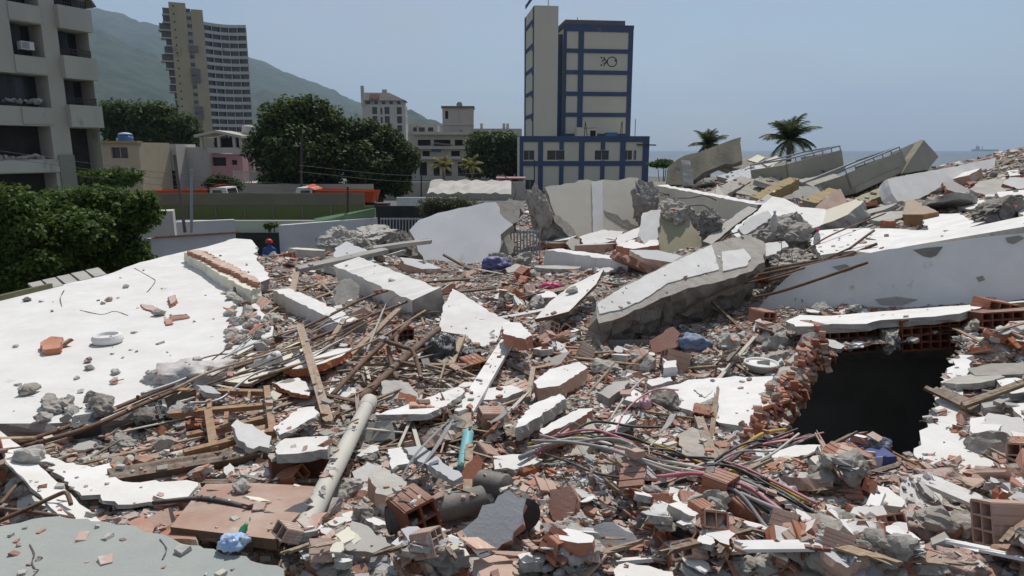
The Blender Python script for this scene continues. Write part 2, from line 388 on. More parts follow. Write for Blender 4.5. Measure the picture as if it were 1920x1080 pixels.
mountain('foothill', [(-500, -10), (60, 10), (190, 60), (260, 88), (330, 128), (400, 168), (470, 168), (560, 186), (640, 200), (700, 214), (770, 205), (820, 226), (900, 262), (1000, 276)], 1900, 900, 700, 7.3)

# ------------------------------------------------------------ buildings
def facade(mb, O, X, N, W, z0, z1, openings, depth=.25, mi=0, mr=0):
    """wall sheet with openings; O base corner, X along, N outward; openings (x0,z0,x1,z1)"""
    O, X, N = Vector(O), Vector(X), Vector(N); Z = Vector((0, 0, 1))
    xs = sorted({0, W, *[q for o in openings for q in (o[0], o[2])]}); zs = sorted({z0, z1, *[q for o in openings for q in (o[1], o[3])]})
    pt = lambda x, z, d=0: O + X * x + Z * z - N * d
    for a, b in zip(xs, xs[1:]):
        for c, d in zip(zs, zs[1:]):
            mx, mz = (a + b) / 2, (c + d) / 2
            if any(o[0] < mx < o[2] and o[1] < mz < o[3] for o in openings): continue
            mb.quad(pt(a, c), pt(b, c), pt(b, d), pt(a, d), mi)
    for a, c, b, d in openings:
        mb.quad(pt(a, c), pt(a, d), pt(a, d, depth), pt(a, c, depth), mr); mb.quad(pt(b, d), pt(b, c), pt(b, c, depth), pt(b, d, depth), mr)
        mb.quad(pt(b, c), pt(a, c), pt(a, c, depth), pt(b, c, depth), mr); mb.quad(pt(a, d), pt(b, d), pt(b, d, depth), pt(a, d, depth), mr)
    return mb
def window(parent, O, X, N, o, depth=.25, glass='glass_dark', frame=None, mull=0, name='window', bars=.06):
    """pane set back in an opening, with an optional frame as sub-part"""
    O, X, N = Vector(O), Vector(X), Vector(N); Z = Vector((0, 0, 1))
    pt = lambda x, z, d=0: O + X * x + Z * z - N * d
    w = MB().quad(pt(o[0], o[1], depth), pt(o[2], o[1], depth), pt(o[2], o[3], depth), pt(o[0], o[3], depth)).obj(name, glass, parent)
    if frame:
        f = MB(); e = depth - .04
        a, c, b, d = o
        for q in [(a, c, a, d), (b, c, b, d), (a, c, b, c), (a, d, b, d)] + [(a + (b - a) * (k + 1) / (mull + 1), c, a + (b - a) * (k + 1) / (mull + 1), d) for k in range(mull)]:
            f.bar(pt(q[0], q[1], e), pt(q[2], q[3], e), bars, bars, N)
        f.obj('frame', frame, w)
    return w
def block(parent, x0, x1, y0, y1, z0, z1, m, front=(), left=(), right=(), depth=.25, name='wall', glass='glass_dark', frame=None, mull=0, roof=None):
    """box of walls in the parent's frame with window openings (front faces -y); openings in wall-local x"""
    mb = MB(); S = [((x0, y0, 0), (1, 0, 0), (0, -1, 0), x1 - x0, front), ((x1, y0, 0), (0, 1, 0), (1, 0, 0), y1 - y0, right),
                    ((x1, y1, 0), (-1, 0, 0), (0, 1, 0), x1 - x0, ()), ((x0, y1, 0), (0, -1, 0), (-1, 0, 0), y1 - y0, left)]
    for O, X, N, W, op in S: facade(mb, O, X, N, W, z0, z1, op, depth)
    mb.quad((x0, y0, z1), (x1, y0, z1), (x1, y1, z1), (x0, y1, z1))
    w = mb.obj(name, m, parent)
    for O, X, N, W, op in S:
        for o in op: window(parent, O, X, N, o, depth, glass, frame, mull)
    return w
def grid(x0, x1, n, w, zs, h):
    st = (x1 - x0) / n
    return [(x0 + st * (i + .5) - w / 2, z, x0 + st * (i + .5) + w / 2, z + h) for i in range(n) for z in zs]

# --- damaged apartment building close by on the left: facade recedes to the right
E = at(193, 300, 47.5); E.z = 0
ab = thing('apartment_building', 'damaged grey concrete apartment block with dark balcony openings beside the leafy tree', 'building', E, R(64))
S = lambda a, b, z0, z1: (14 - a, z0, 14 - b, z1)                   # a > b: metres back from the far corner
ops = []
for k in range(4):
    zb = 8.4 + 3.05 * k
    ops += [S(6.5 if k == 0 else 4.8, 2.96, zb - .25, zb + 1.7), S(2.0, .02, zb, zb + 1.65), S(9.6, 7.0, zb, zb + 1.6)]
ops += [S(6.6, 3.2, 4.95, 7.0), S(6.6, 3.2, .8, 4.1), S(2.0, .02, .3, 6.95), S(10.2, 7.2, 4.95, 7.0)]
ops = [o for o in ops if o[3] < 20.0]
mb = facade(MB(), (-14, 0, 0), (1, 0, 0), (0, -1, 0), 14, 0, 20.4, ops, 1.4)
facade(mb, (0, 0, 0), (0, 1, 0), (1, 0, 0), 9, 0, 20.4, [], 1.0)
mb.quad((-14, 0, 20.4), (0, 0, 20.4), (0, 9, 20.4), (-14, 9, 20.4))
mb.obj('wall', 'city_grey', ab)
mb = MB()
for x in range(2): mb.box((-2.48, -.06, 2.6), (.99, .12, 5.2))
mb.obj('painted_column_base', 'city_white', ab)
MB().box((-5.0, -.05, 4.52), (4.0, .1, .72)).obj('painted_band', 'city_white', ab)
for o in ops:
    zc = o[1]
    back = MB().quad((o[0] - 14, 1.38, o[1]), (o[2] - 14, 1.38, o[1]), (o[2] - 14, 1.38, o[3]), (o[0] - 14, 1.38, o[3]))
    back.obj('window', 'glass_dark' if zc > 8 else 'void_dark', ab)  # lower openings stand open: their dark depth is coloured onto a flat sheet
    if zc > 8:
        cu = MB(); x = o[0] - 14 + .1
        n = int((o[2] - o[0]) * .55 / .12)
        pts = [(x + i * .12, .9 + .05 * (i % 2)) for i in range(n + 1)]
        for (a, b), (c, d) in zip(pts, pts[1:]): cu.quad((a, b, o[1]), (c, d, o[1]), (c, d, o[3] - .05), (a, b, o[3] - .05))
        cu.obj('curtain', 'curtain', ab)
    if zc > 8 and o[2] > 13.5:
        r = MB(); z = o[1] - .0
        for i in range(14): r.bar((-1.95 + i * .148, -.03, z), (-1.95 + i * .148, -.03, z + .46), .03)
        r.bar((-1.98, -.03, z + .46), (0.02, -.03, z + .46), .05); r.bar((-1.98, -.03, z + .25), (.02, -.03, z + .25), .04)
        r.obj('balcony_rail', 'iron', ab)
for k in range(4):
    z = 7.0 + 3.05 * k
    MB().box((-.98, -.20, z + .7), (2.16, .40, 1.40)).obj('balcony_parapet', 'city_grey', ab)
    MB().box((-3.88, -.04, z + .60), (1.84, .07, .98)).obj('sill_panel', 'city_grey', ab)
mb = MB(); mb.add([(-.9, -.5, 16.4), (.35, -.5, 14.7), (.35, 1.2, 14.7), (-.9, 1.2, 16.4), (-.9, -.5, 16.6), (.45, -.5, 14.75), (.45, 1.2, 14.75), (-.9, 1.2, 16.6)],
    [(0, 1, 2, 3), (4, 7, 6, 5), (0, 4, 5, 1), (1, 5, 6, 2), (2, 6, 7, 3), (3, 7, 4, 0)])
mb.obj('sloped_awning', 'brown_wall', ab)
for k, (sx, z) in enumerate([(3.9, 11.57), (4.1, 14.62)]):
    ac = thing('air_conditioner', ['white air conditioner box sitting in the window above the wide broken opening', 'pale air conditioner in the topmost window of the grey block'][k], 'air conditioner', ab.matrix_world @ Vector((0, 0, 0)))
    ac.location = Vector(E) + Matrix.Rotation(R(64), 3, 'Z') @ Vector((-sx, .25, z)); ac.rotation_euler.z = R(64)
    MB().box((0, 0, .24), (.75, .45, .48)).obj('casing', 'plastic_white', ac)
    g = MB(); [g.box((-.12, -.235, .08 + i * .065), (.42, .02, .02)) for i in range(6)]; g.obj('grille', 'iron', ac)
# debris heaps in the broken opening
mb = MB(); r2 = random.Random(3)
for i in range(90):
    x = -14 + r2.uniform(7.4, 10.8); y = r2.uniform(-.1, 1.0)
    mb.box((x, y, r2.choice([8.4, 4.95]) + r2.uniform(0, .25) * (1 - y * .4)), (r2.uniform(.08, .3), r2.uniform(.08, .25), r2.uniform(.05, .15)), Matrix.Rotation(r2.uniform(-1, 1), 3, 'X') @ Matrix.Rotation(r2.uniform(-1, 1), 3, 'Z'))
d = mb.obj('rubble_in_openings', 'mortar', None, center=False); d.location = E; d.rotation_euler.z = R(64)
tag(d, 'loose broken masonry on the balcony edges of the grey block', 'rubble', kind='stuff')

# --- tall curved residential tower
TY = 300; b = at(398, 262, TY); tw = thing('residential_tower', 'tall slender tower with tan shaft and curved white balconies below the cloudy mountain', 'building', (b.x, b.y, 0), R(24))
def lx(px, Y=TY, b=b): return at(px, 262, Y).x - b.x
ztop = at(330, 8, TY).z
shaft_open = [(1.4 + .0, 8 + 3.05 * k, 2.0, 8.7 + 3.05 * k) for k in range(19)]
x0, x1 = lx(345), lx(400)
block(tw, x0, x0 + (x1 - x0) * .50, 0, 12, 0, ztop, 'city_tan', front=shaft_open, glass='void_dark')
block(tw, x0 + (x1 - x0) * .64, x1, 0, 12, 0, ztop - 2.2, 'city_tan')
MB().box(((x0 + x1) / 2 + .8, 6.6, ztop / 2 - 1.5), ((x1 - x0) * .16, 11, ztop - 3)).obj('recessed_stair_wall', 'city_white', tw)
for k in range(19):
    z = 6 + 3.05 * k
    mb = MB().box(((x0 + x1) / 2 + .8, .9, z + 1.3), ((x1 - x0) * .13, .3, 1.2)); mb.obj('stair_window', 'glass_dark', tw)
    if k in (5, 9, 10, 13, 4): MB().box(((x0 + x1) / 2 + 1.6, -.2, z + 1.2), (3.4, .7, 2.6)).obj('broken_facade_patch', 'roof_slate', tw)
for k in range(20):                                                    # torn open floors on its far side
    z = 5 + 3.05 * k
    w = 3.6 + 1.2 * math.sin(k * 1.7) - (1.8 if k in (6, 7, 8, 9) else 0)
    if z > ztop - 2: break
    MB().box((x0 - w / 2, 3.5, z), (w, 7, .35)).obj('exposed_floor_slab', 'city_white', tw)
    MB().box((x0 - w * .45, 4.6, z + 1.6), (w * .9, 4, 2.7)).obj('broken_room', 'roof_slate', tw)
nb = 16; z1 = at(430, 46, TY).z; fh = (z1 - 6) / nb
cx0, cx1 = lx(398), lx(472)
def cy(x):
    t = (x - cx0) / (cx1 - cx0); return 3.5 * math.sin(math.pi * t) * 1.0 + 1.2 * t
NSEG = 10
xs = [cx0 + (cx1 - cx0) * i / NSEG for i in range(NSEG + 1)]
for k in range(nb + 1):
    z = 6 + fh * k; mb = MB()
    zt = z + 1.25
    for a, c in zip(xs, xs[1:]):
        mb.add([(a, cy(a), z), (c, cy(c), z), (c, cy(c) + 2.2, z), (a, cy(a) + 2.2, z), (a, cy(a), zt), (c, cy(c), zt), (c, cy(c) + 2.2, zt - 1), (a, cy(a) + 2.2, zt - 1)],
               [(0, 1, 5, 4), (3, 2, 1, 0), (4, 5, 6, 7)])
    mb.obj('balcony_band', 'city_white', tw)
    if k == nb: break
    for i, (a, c) in enumerate(zip(xs[::2], xs[2::2])):
        MB().quad((a + .1, cy(a) + 1.2, z + 1.1), (c - .1, cy(c) + 1.2, z + 1.1), (c - .1, cy(c) + 1.2, z + fh), (a + .1, cy(a) + 1.2, z + fh)).obj('window', 'glass_dark', tw)
mb = MB()
for a in xs[::2]: mb.box((a, cy(a) + .75, z1 / 2), (.28, .9, z1))
mb.obj('dividing_fins', 'city_white', tw)
mb = MB()
for a, c in zip(xs, xs[1:]): mb.add([(a, cy(a) + 2, 0), (c, cy(c) + 2, 0), (c, cy(c) + 2, z1), (a, cy(a) + 2, z1), (a, 14, z1), (c, 14, z1)], [(0, 1, 2, 3), (3, 2, 5, 4)])
mb.quad((cx1, cy(cx1) + 1, 0), (cx1, 14, 0), (cx1, 14, z1), (cx1, cy(cx1) + 1, z1)); mb.obj('rear_wall', 'city_white', tw)

# --- cream and blue tower block on its podium
BY = 100; b = at(1000, 300, BY); bt = thing('office_tower', 'cream and blue striped tower with a windowless shaft and a fish drawing', 'building', (b.x, b.y, 0), R(7))
sc = 1 / math.cos(R(7))
X = lambda px: (at(px, 300, BY).x - b.x) * sc
Zz = lambda py: at(1050, py, BY).z
zs0, zs1 = 0, Zz(10)
block(bt, 0, X(1044), 0, 9, 0, zs1, 'tower_cream', name='stair_shaft')
for y0, y1, m in [(.0, .75, 'tower_blue'), (8.0, 9.0, 'tower_blue')]:
    MB().box((-.04, (y0 + y1) / 2, zs1 / 2), (.1, y1 - y0, zs1 - .2)).obj('corner_stripe', m, bt)
for k in range(8): MB().box((-.06, 4.4, 4 + k * 3.2), (.1, 7.3, .5)).obj('storey_band', 'tower_blue', bt)
for k in range(6): MB().box((-.05, 1.6, 7.0 + k * 3.2), (.1, .5, 1.0)).obj('slit_window', 'glass_dark', bt)
mx0, mx1 = X(1056), X(1187); ymain = .9
block(bt, mx0, mx1, ymain, 11, 0, Zz(50), 'tower_cream', name='main_wall')
MB().box((X(1050), ymain + 1.1, Zz(60) / 2), (X(1060) - X(1044), 1.2, Zz(60))).obj('recess_wall', 'tower_blue', bt)
for pa, pb in [(1056, 1062), (1084, 1094), (1178, 1187)]:
    MB().box(((X(pa) + X(pb)) / 2, ymain - .03, Zz(50) / 2), (X(pb) - X(pa), .14, Zz(50) - .1)).obj('pilaster', 'tower_blue', bt)
for pa, pb in [(46, 55), (88, 96), (129, 137), (170, 178), (210, 218), (250, 258)]:
    MB().box(((mx0 + mx1) / 2, ymain - .045, (Zz(pa) + Zz(pb)) / 2), (mx1 - mx0 - .02, .13, Zz(pa) - Zz(pb))).obj('storey_band', 'tower_blue', bt)
MB().box(((mx0 + mx1) / 2, 5.9, (Zz(46) + Zz(50)) / 2 + .2), (mx1 - mx0 + .1, 10.2, .5)).obj('roof_edge', 'tower_blue', bt)
block(bt, X(1062), X(1175), 2.0, 9, Zz(49), Zz(30), 'roof_slate', name='roof_parapet')
mb = MB(); mb.tube([(X(1032), 3, zs1), (X(1032), 3, zs1 + 3.2)], .05, 6); mb.tube([(X(1090), 4, Zz(30)), (X(1090), 4, Zz(20))], .05, 6); mb.obj('aerial', 'iron', bt)
# fish drawing on the second panel
mb = MB(); fx, fz = X(1148), Zz(112); s_ = (X(1160) - X(1136)) / 24
ov = [(math.cos(t), math.sin(t)) for t in [i / 20 * 2 * math.pi for i in range(20)]]
pts = [(fx + 9 * s_ * c, fz + 8.5 * s_ * q) for c, q in ov]
for (a, c), (d, e) in zip(pts, pts[1:] + pts[:1]): mb.bar((a, ymain - .012, c), (d, ymain - .012, e), .13, .02, (0, -1, 0))
mb.bar((fx - 8 * s_, ymain - .012, fz + 4 * s_), (fx - 16 * s_, ymain - .012, fz - 8 * s_), .13, .02, (0, -1, 0)); mb.bar((fx - 8 * s_, ymain - .012, fz - 4 * s_), (fx - 16 * s_, ymain - .012, fz + 8 * s_), .13, .02, (0, -1, 0))
for dx, dz in [(-20, 7), (-18, 1), (-20, -6), (-15, 4), (-14, -3), (6, 2)]: mb.box((fx + dx * s_, ymain - .012, fz + dz * s_), (.22, .02, .22))
mb.obj('fish_drawing', 'paint_black', bt)
# podium
pd = thing('podium_building', 'low blue framed podium building with dark windows at the foot of the tower', 'building', (b.x - 1.5, 95, 0), R(3))
X = lambda px: (at(px, 300, 95).x - (b.x - 1.5)); Zp = lambda py: at(1090, py, 95).z
px0, px1 = X(974), X(1219)
wnd = [(982, 1002), (1026, 1059), (1116, 1143), (1170, 1187), (1190, 1195)]
op = [(X(a) - px0, Zp(300), X(c) - px0, Zp(282)) for a, c in wnd] + [(X(985) - px0, 0.2, X(1003) - px0, Zp(337))]
block(pd, px0, px1, 0, 5, 0, Zp(256), 'tower_cream', front=op, frame='city_white', mull=1)
for a, c in [(974, 981), (1009, 1018), (1049, 1057), (1086, 1096), (1127, 1135), (1164, 1174), (1207, 1219)]:
    h = Zp(256)
    if a in (1049, 1127): 
        for q0, q1 in ((0, Zp(301)), (Zp(281), h)): MB().box(((X(a) + X(c)) / 2, -.05, (q0 + q1) / 2), (X(c) - X(a), .12, q1 - q0)).obj('pilaster', 'tower_blue', pd)
    else: MB().box(((X(a) + X(c)) / 2, -.05, h / 2), (X(c) - X(a), .12, h)).obj('pilaster', 'tower_blue', pd)
for a, c in [(255, 266), (302, 311)]: MB().box(((px0 + px1) / 2, -.065, (Zp(a) + Zp(c)) / 2), (px1 - px0, .13, Zp(a) - Zp(c))).obj('storey_band', 'tower_blue', pd)
block(pd, X(1085), X(1122), 1.2, 4, Zp(257), Zp(238), 'tower_cream', front=[(X(1109) - X(1085), Zp(256), X(1120) - X(1085), Zp(244))], name='roof_hut', glass='void_dark')
MB().box((X(1150), 1.5, Zp(252)), (1.6, 1.0, .6)).obj('roof_tank', 'tank_blue', pd)
mb = MB(); [mb.tube([(X(a), 1.2, Zp(256)), (X(a) + dx, 1.2, Zp(t))], .05, 5) for a, dx, t in [(1098, .1, 226), (1104, -.3, 230), (1170, .0, 226), (1166, .2, 228), (1195, 0, 222)]]
mb.bar((X(1096), 1.2, Zp(240)), (X(1122), 1.2, Zp(239)), .05); mb.obj('roof_poles', 'iron', pd)
MB().bar((X(1195), -.2, Zp(271)), (X(1231), -.2, Zp(272)), .18).obj('roof_pipe', 'iron', pd)

# --- grey apartment house with hipped roof
YY = 180; b = at(683, 300, YY); g = thing('apartment_house', 'grey apartment house with dark hipped roof behind the large trees', 'building', (b.x, b.y, 0), R(5))
Zg = lambda py: at(720, py, YY).z; w = at(762, 300, YY).x - b.x
ops = grid(1.6, w, 3, 1.25, [Zg(214), Zg(231), Zg(248)], 1.8) + [(w * .42, Zg(k), w * .42 + .5, Zg(k) + 1.6) for k in (214, 231, 248)]
block(g, 0, w, 0, 9, 0, Zg(196), 'city_white', front=[o for o in ops if o[2] < w], right=grid(0, 9, 3, 1.2, [Zg(214), Zg(231)], 1.8))
block(g, .3, w - .3, .6, 8, Zg(196) + .02, Zg(188), 'city_grey', front=grid(.3, w - 1, 5, .9, [Zg(195)], .8), name='attic_wall')
z0, z1 = Zg(188), Zg(172)
MB().add([(-.2, 0, z0), (w + .2, 0, z0), (w + .2, 9, z0), (-.2, 9, z0), (.3, 2.5, z1), (w * .62, 2.5, z1), (w * .62, 6, z1), (.3, 6, z1)],
    [(0, 1, 5, 4), (1, 2, 6, 5), (2, 3, 7, 6), (3, 0, 4, 7), (4, 5, 6, 7)]).obj('roof', 'roof_slate', g)
MB().box((w * .30, 1.4, (z0 + z1) / 2), (2.4, 1.6, 1.1)).obj('dormer', 'rooftile', g)
MB().box((w * .5, 4, z1 + .4), (1.2, 1, 1)).obj('chimney', 'city_grey', g)
MB().box((.25, 0.2, Zg(180)), (.8, 1.0, 5)).obj('corner_tower', 'city_grey', g)

# --- ruined concrete building with a roof hut, seen between trees and tower
YY = 130; b = at(766, 300, YY); g = thing('ruined_building', 'ruined grey concrete building with a square roof hut and dish aerial', 'building', (b.x, b.y, 0), R(2))
Xg = lambda px: at(px, 300, YY).x - b.x; Zg = lambda py: at(850, py, YY).z
block(g, Xg(766), Xg(818), 2, 10, 0, Zg(232), 'city_grey', front=[(Xg(a) - Xg(766), Zg(246), Xg(c) - Xg(766), Zg(238)) for a, c in ((774, 781), (785, 796), (802, 812))], name='rear_wing')
ops = [(Xg(a), Zg(273), Xg(c), Zg(262)) for a, c in ((784, 808), (814, 845), (853, 868))] + [(Xg(a), Zg(293), Xg(c), Zg(283)) for a, c in ((792, 806), (846, 862))] + [(Xg(a), Zg(330), Xg(c), Zg(304)) for a, c in ((786, 800), (812, 824), (834, 846), (858, 870))]
block(g, Xg(766), Xg(880), 0, 9, 0, Zg(249), 'city_grey', front=ops, glass='void_dark', depth=.8, name='main_wall')
MB().box(((Xg(815) + Xg(846)) / 2, -.4, Zg(270)), (Xg(846) - Xg(815), .9, .35), Matrix.Rotation(.12, 3, 'Y')).obj('sagging_slab', 'roof_slate', g)
for a in (250, 277, 296): MB().box(((Xg(775) + Xg(880)) / 2, -.5, Zg(a)), (Xg(880) - Xg(775), 1.0, .5)).obj('balcony_slab', 'city_white' if a != 277 else 'city_grey', g)
MB().box((Xg(818), -.3, Zg(281)), (1.8, .5, .7)).obj('blue_awning', 'bluebox', g)
block(g, Xg(830), Xg(888), 1.5, 7, Zg(250), Zg(201), 'city_grey', front=[(.5, Zg(222), 1.1, Zg(207))], glass='void_dark', name='roof_hut')
MB().box(((Xg(830) + Xg(888)) / 2, 4.2, Zg(199.5)), (Xg(890) - Xg(828), 6, .35)).obj('hut_roof', 'roof_slate', g)
MB().bar((Xg(830), 1.45, Zg(232)), (Xg(888), 1.45, Zg(232)), .3).obj('hut_ledge', 'city_white', g)
mb = MB().tube([(Xg(862), 2, Zg(201)), (Xg(862), 2, Zg(195))], .06, 6)
mb.lathe([(.02, 0), (.35, .05), (.55, .2), (.58, .26), (.3, .12), (.02, .08)], 14, 0, Matrix.Translation((Xg(862), 1.9, Zg(196))) @ Matrix.Rotation(R(70), 4, 'X'))
mb.obj('dish_aerial', 'iron_grey', g)
MB().bar((Xg(862), 1.3, Zg(201)), (Xg(861), 1.3, Zg(250)), .1).obj('downpipe', 'city_white', g)
block(g, Xg(880), Xg(980), 3, 10, 0, Zg(240), 'city_grey', front=[(.6, Zg(252), 3.2, Zg(246)), (4.2, Zg(252), 6.2, Zg(246))], glass='void_dark', name='side_wing')
for a in (903, 946, 953): MB().box((Xg(a), 4, Zg(236)), (.5, .5, 1.2)).obj('chimney', 'city_grey', g)

# --- small houses
YY = 74; b = at(150, 300, YY); g = thing('beige_house', 'two storey beige house with four dark windows and a parapet roof', 'house', (b.x, b.y, 0), R(-3))
Xg = lambda px, bb=b: at(px, 300, 74).x - bb.x; Zg = lambda py: at(250, py, 74).z
ops = [(Xg(a), Zg(297), Xg(c), Zg(276)) for a, c in ((161, 194), (212, 244))] + [(Xg(a), Zg(345), Xg(c), Zg(322)) for a, c in ((161, 193), (205, 224), (230, 246))]
block(g, 0, Xg(266), 0, 6, 0, Zg(267), 'city_beige', front=ops, frame='city_grey', mull=1)
MB().box((Xg(266) / 2, .1, Zg(266.5)), (Xg(266) + .3, .9, .25)).obj('roof_edge', 'ochre', g)
MB().box((Xg(266) / 2, -.05, Zg(316)), (Xg(266), .12, .25)).obj('ledge', 'city_grey', g)
MB().box((Xg(208), 2.5, Zg(262)), (.9, .7, .45)).obj('roof_box', 'city_grey', g)
t_ = thing('water_tank', 'round blue water tank on the roof of the beige house', 'water tank', at(236, 266, 75.5))
MB().lathe([(.75, 0), (.78, .1), (.76, .35), (.80, .38), (.80, .46), (.74, .5), (.70, .78)], 18).obj('tank_body', 'tank_blue', t_, True)
MB().lathe([(.76, .76), (.6, .9), (.25, .98), (.1, 1.0)], 18).obj('lid', 'bluebox_pale', t_, True)
YY = 80; b = at(266, 300, YY); g = thing('white_annex', 'white annex house with a dark doorway next to the beige house', 'house', (b.x, b.y, 0))
Xg = lambda px, bb=b: at(px, 300, 80).x - bb.x; Zg = lambda py: at(300, py, 80).z
block(g, 0, Xg(332), 0, 5, 0, Zg(270), 'city_white', front=[(Xg(286), Zg(297), Xg(304), Zg(282)), (Xg(276), 0, Xg(296), Zg(318)), (Xg(310), 0, Xg(328), Zg(320))], glass='void_dark')
MB().add([(Xg(284), -.8, Zg(279)), (Xg(318), -.8, Zg(280)), (Xg(312), .2, Zg(272)), (Xg(287), .2, Zg(271))], [(0, 1, 2, 3)]).obj('awning', 'city_grey', g)
YY = 82; b = at(330, 300, YY); g = thing('pink_house', 'house with pink lower wall, white balcony and gabled roof terrace', 'house', (b.x, b.y, 0), R(-2))
Xg = lambda px, bb=b: at(px, 300, 82).x - bb.x; Zg = lambda py: at(400, py, 82).z
block(g, 0, Xg(396), .5, 6, 0, Zg(276), 'city_white', name='side_wall')
block(g, Xg(396), Xg(456), 0, 6, 0, Zg(289), 'city_pink', front=[(Xg(399) - Xg(396), Zg(311), Xg(425) - Xg(396), Zg(295)), (Xg(436) - Xg(396), Zg(309), Xg(446) - Xg(396), Zg(300))], glass='void_dark', name='pink_wall')
MB().box(((Xg(396) + Xg(456)) / 2, -.3, (Zg(287) + Zg(277)) / 2), (Xg(456) - Xg(394), .3, Zg(277) - Zg(287))).obj('balcony_parapet', 'city_white', g)
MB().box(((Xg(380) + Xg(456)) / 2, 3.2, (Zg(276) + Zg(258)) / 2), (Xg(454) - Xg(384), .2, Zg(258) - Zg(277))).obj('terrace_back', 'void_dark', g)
for a in (381, 414, 443, 455): MB().bar((Xg(a), .1, Zg(278)), (Xg(a), .1, Zg(256)), .3).obj('post', 'city_white', g)
mb = MB(); zr = Zg(249)
for a, c, za, zc in ((372, 412, Zg(258), zr), (412, 460, zr, Zg(259))):
    mb.add([(Xg(a), -.5, za), (Xg(c), -.5, zc), (Xg(c), 4, zc), (Xg(a), 4, za), (Xg(a), -.5, za + .3), (Xg(c), -.5, zc + .3), (Xg(c), 4, zc + .3), (Xg(a), 4, za + .3)], [(0, 1, 5, 4), (3, 2, 1, 0), (4, 5, 6, 7), (1, 2, 6, 5), (0, 4, 7, 3)])
mb.obj('roof', 'city_grey', g)
t_ = thing('white_tank', 'white square tank raised above the gabled terrace house', 'water tank', at(466, 253, 85)); MB().lathe([(.7, 0), (.75, .1), (.72, .9), (.55, 1.1), (.2, 1.15)], 14).obj('tank_body', 'city_white', t_, True)
MB().box((0, 0, -2.2), (1.2, 1.2, 4.4)).obj('tank_stand', 'city_grey', t_)
YY = 66; b = at(440, 320, YY); g = thing('white_shed', 'low white shed with railing behind the green field wall', 'shed', (b.x, b.y, 0))
Xg = lambda px, bb=b: at(px, 300, 66).x - bb.x; Zg = lambda py: at(480, py, 66).z
block(g, 0, Xg(528), 0, 5, 0, Zg(343), 'city_white', front=[(Xg(484), Zg(370), Xg(498), Zg(358)), (Xg(504), Zg(372), Xg(522), Zg(358))])
MB().box(((Xg(470) + Xg(532)) / 2, -.2, (Zg(337) + Zg(321)) / 2), (Xg(532) - Xg(470), 1, Zg(321) - Zg(337))).obj('roof_parapet', 'city_grey', g)
mb = MB()
for i in range(12): mb.bar((Xg(436 + i * 3), -.1, Zg(343)), (Xg(436 + i * 3), -.1, Zg(321)), .07)
mb.bar((Xg(436), -.1, Zg(321)), (Xg(470), -.1, Zg(321)), .1); mb.obj('railing', 'city_white', g)

# --- walls of the yard and sports field
def wall(name, label, a, c, ztop, m, th=.25, zb=0.0, cat='wall', top2=None):
    A, B = Vector((a[0], a[1], 0)), Vector((c[0], c[1], 0)); d = (B - A).normalized(); n = Vector((d.y, -d.x, 0))
    e = thing(name, label, cat, A)
    z2 = top2 if top2 is not None else ztop; mb = MB()
    v = []
    for q, zt in ((Vector((0, 0, 0)), ztop), (B - A, z2)):
        v += [q + n * th / 2 + Vector((0, 0, zb)), q - n * th / 2 + Vector((0, 0, zb)), q - n * th / 2 + Vector((0, 0, zt)), q + n * th / 2 + Vector((0, 0, zt))]
    mb.add(v, [(0, 4, 7, 3), (1, 2, 6, 5), (3, 7, 6, 2), (0, 3, 2, 1), (4, 5, 6, 7)]); mb.obj('wall_body', m, e)
    return e
def xy(px, Y): p = at(px, 400, Y); return (p.x, Y)
zt = lambda px, py, Y: at(px, py, Y).z
e = wall('field_wall', 'long olive green field wall with a brown upper band below the orange trucks', xy(230, 50), xy(702, 50), zt(480, 386, 50), 'field_green')
mb = MB().box((8.8, .06, (zt(480, 362, 50) + zt(480, 386, 50)) / 2), (17.8, .12, zt(480, 362, 50) - zt(480, 386, 50))); mb.obj('upper_band', 'brown_wall', e)
for i in range(9): MB().box((.6 + i * 2.1, -.16, zt(480, 386, 50) / 2), (.14, .08, zt(480, 386, 50))).obj('post', 'brown_wall', e)
flat('field', [xy(200, 36), xy(720, 36), xy(720, 49.8), xy(200, 49.8)], .3, 'green_paint')
wall('kerb_strip', 'pale kerb strip along the foot of the green field wall', xy(330, 44), xy(600, 44), zt(450, 413, 44), 'city_white', .3, cat='kerb')
e = wall('yard_wall', 'pale grey yard wall with green painted top near the worker', xy(524, 27), xy(704, 31), zt(524, 422, 27), 'wall_grey', .25, top2=zt(704, 408, 31))
A, B = Vector((*xy(588, 28.6), 0)), Vector((*xy(704, 31.1), 0)); o = Vector(e.location)
mb = MB().add([A - o + Vector((0, -.12, zt(588, 417, 28.6))), B - o + Vector((0, -.12, zt(704, 407, 31.1))), B - o + Vector((0, -.12, zt(704, 390, 31.1))), A - o + Vector((0, .1, zt(588, 410, 28.6))),
     A - o + Vector((0, .1, zt(588, 417, 28.6))), B - o + Vector((0, .1, zt(704, 407, 31.1))), B - o + Vector((0, .1, zt(704, 390, 31.1)))], [(0, 1, 2, 3), (4, 3, 6, 5), (3, 2, 6), (1, 5, 6, 2)]); mb.obj('green_top', 'green_paint', e)
wall('dark_screen', 'dark mesh fence screen between the field wall and the thorny bush', xy(702, 36), xy(860, 36), zt(780, 386, 36), 'dark_fence_sheet', .1, cat='fence')
wall('dark_void_sheet', 'black sheet filling the dark void behind the worker with the red helmet', xy(420, 29), xy(526, 29), zt(480, 436, 29), 'dark_fence_sheet', .1, cat='fence')  # the dark void here is coloured in as an upright black sheet
wall('back_wall', 'plain grey street wall behind the orange dump truck', xy(440, 64), xy(702, 64), zt(600, 345, 64), 'city_grey', .3)
wall('stone_wall', 'long grey block wall in front of the small palms', xy(700, 78), xy(985, 78), zt(850, 341, 78), 'city_grey', .3)
wall('blue_grey_wall', 'low blue grey wall beside the thorny bush', xy(745, 52), xy(860, 52), zt(800, 370, 52), 'wall_grey', .3)
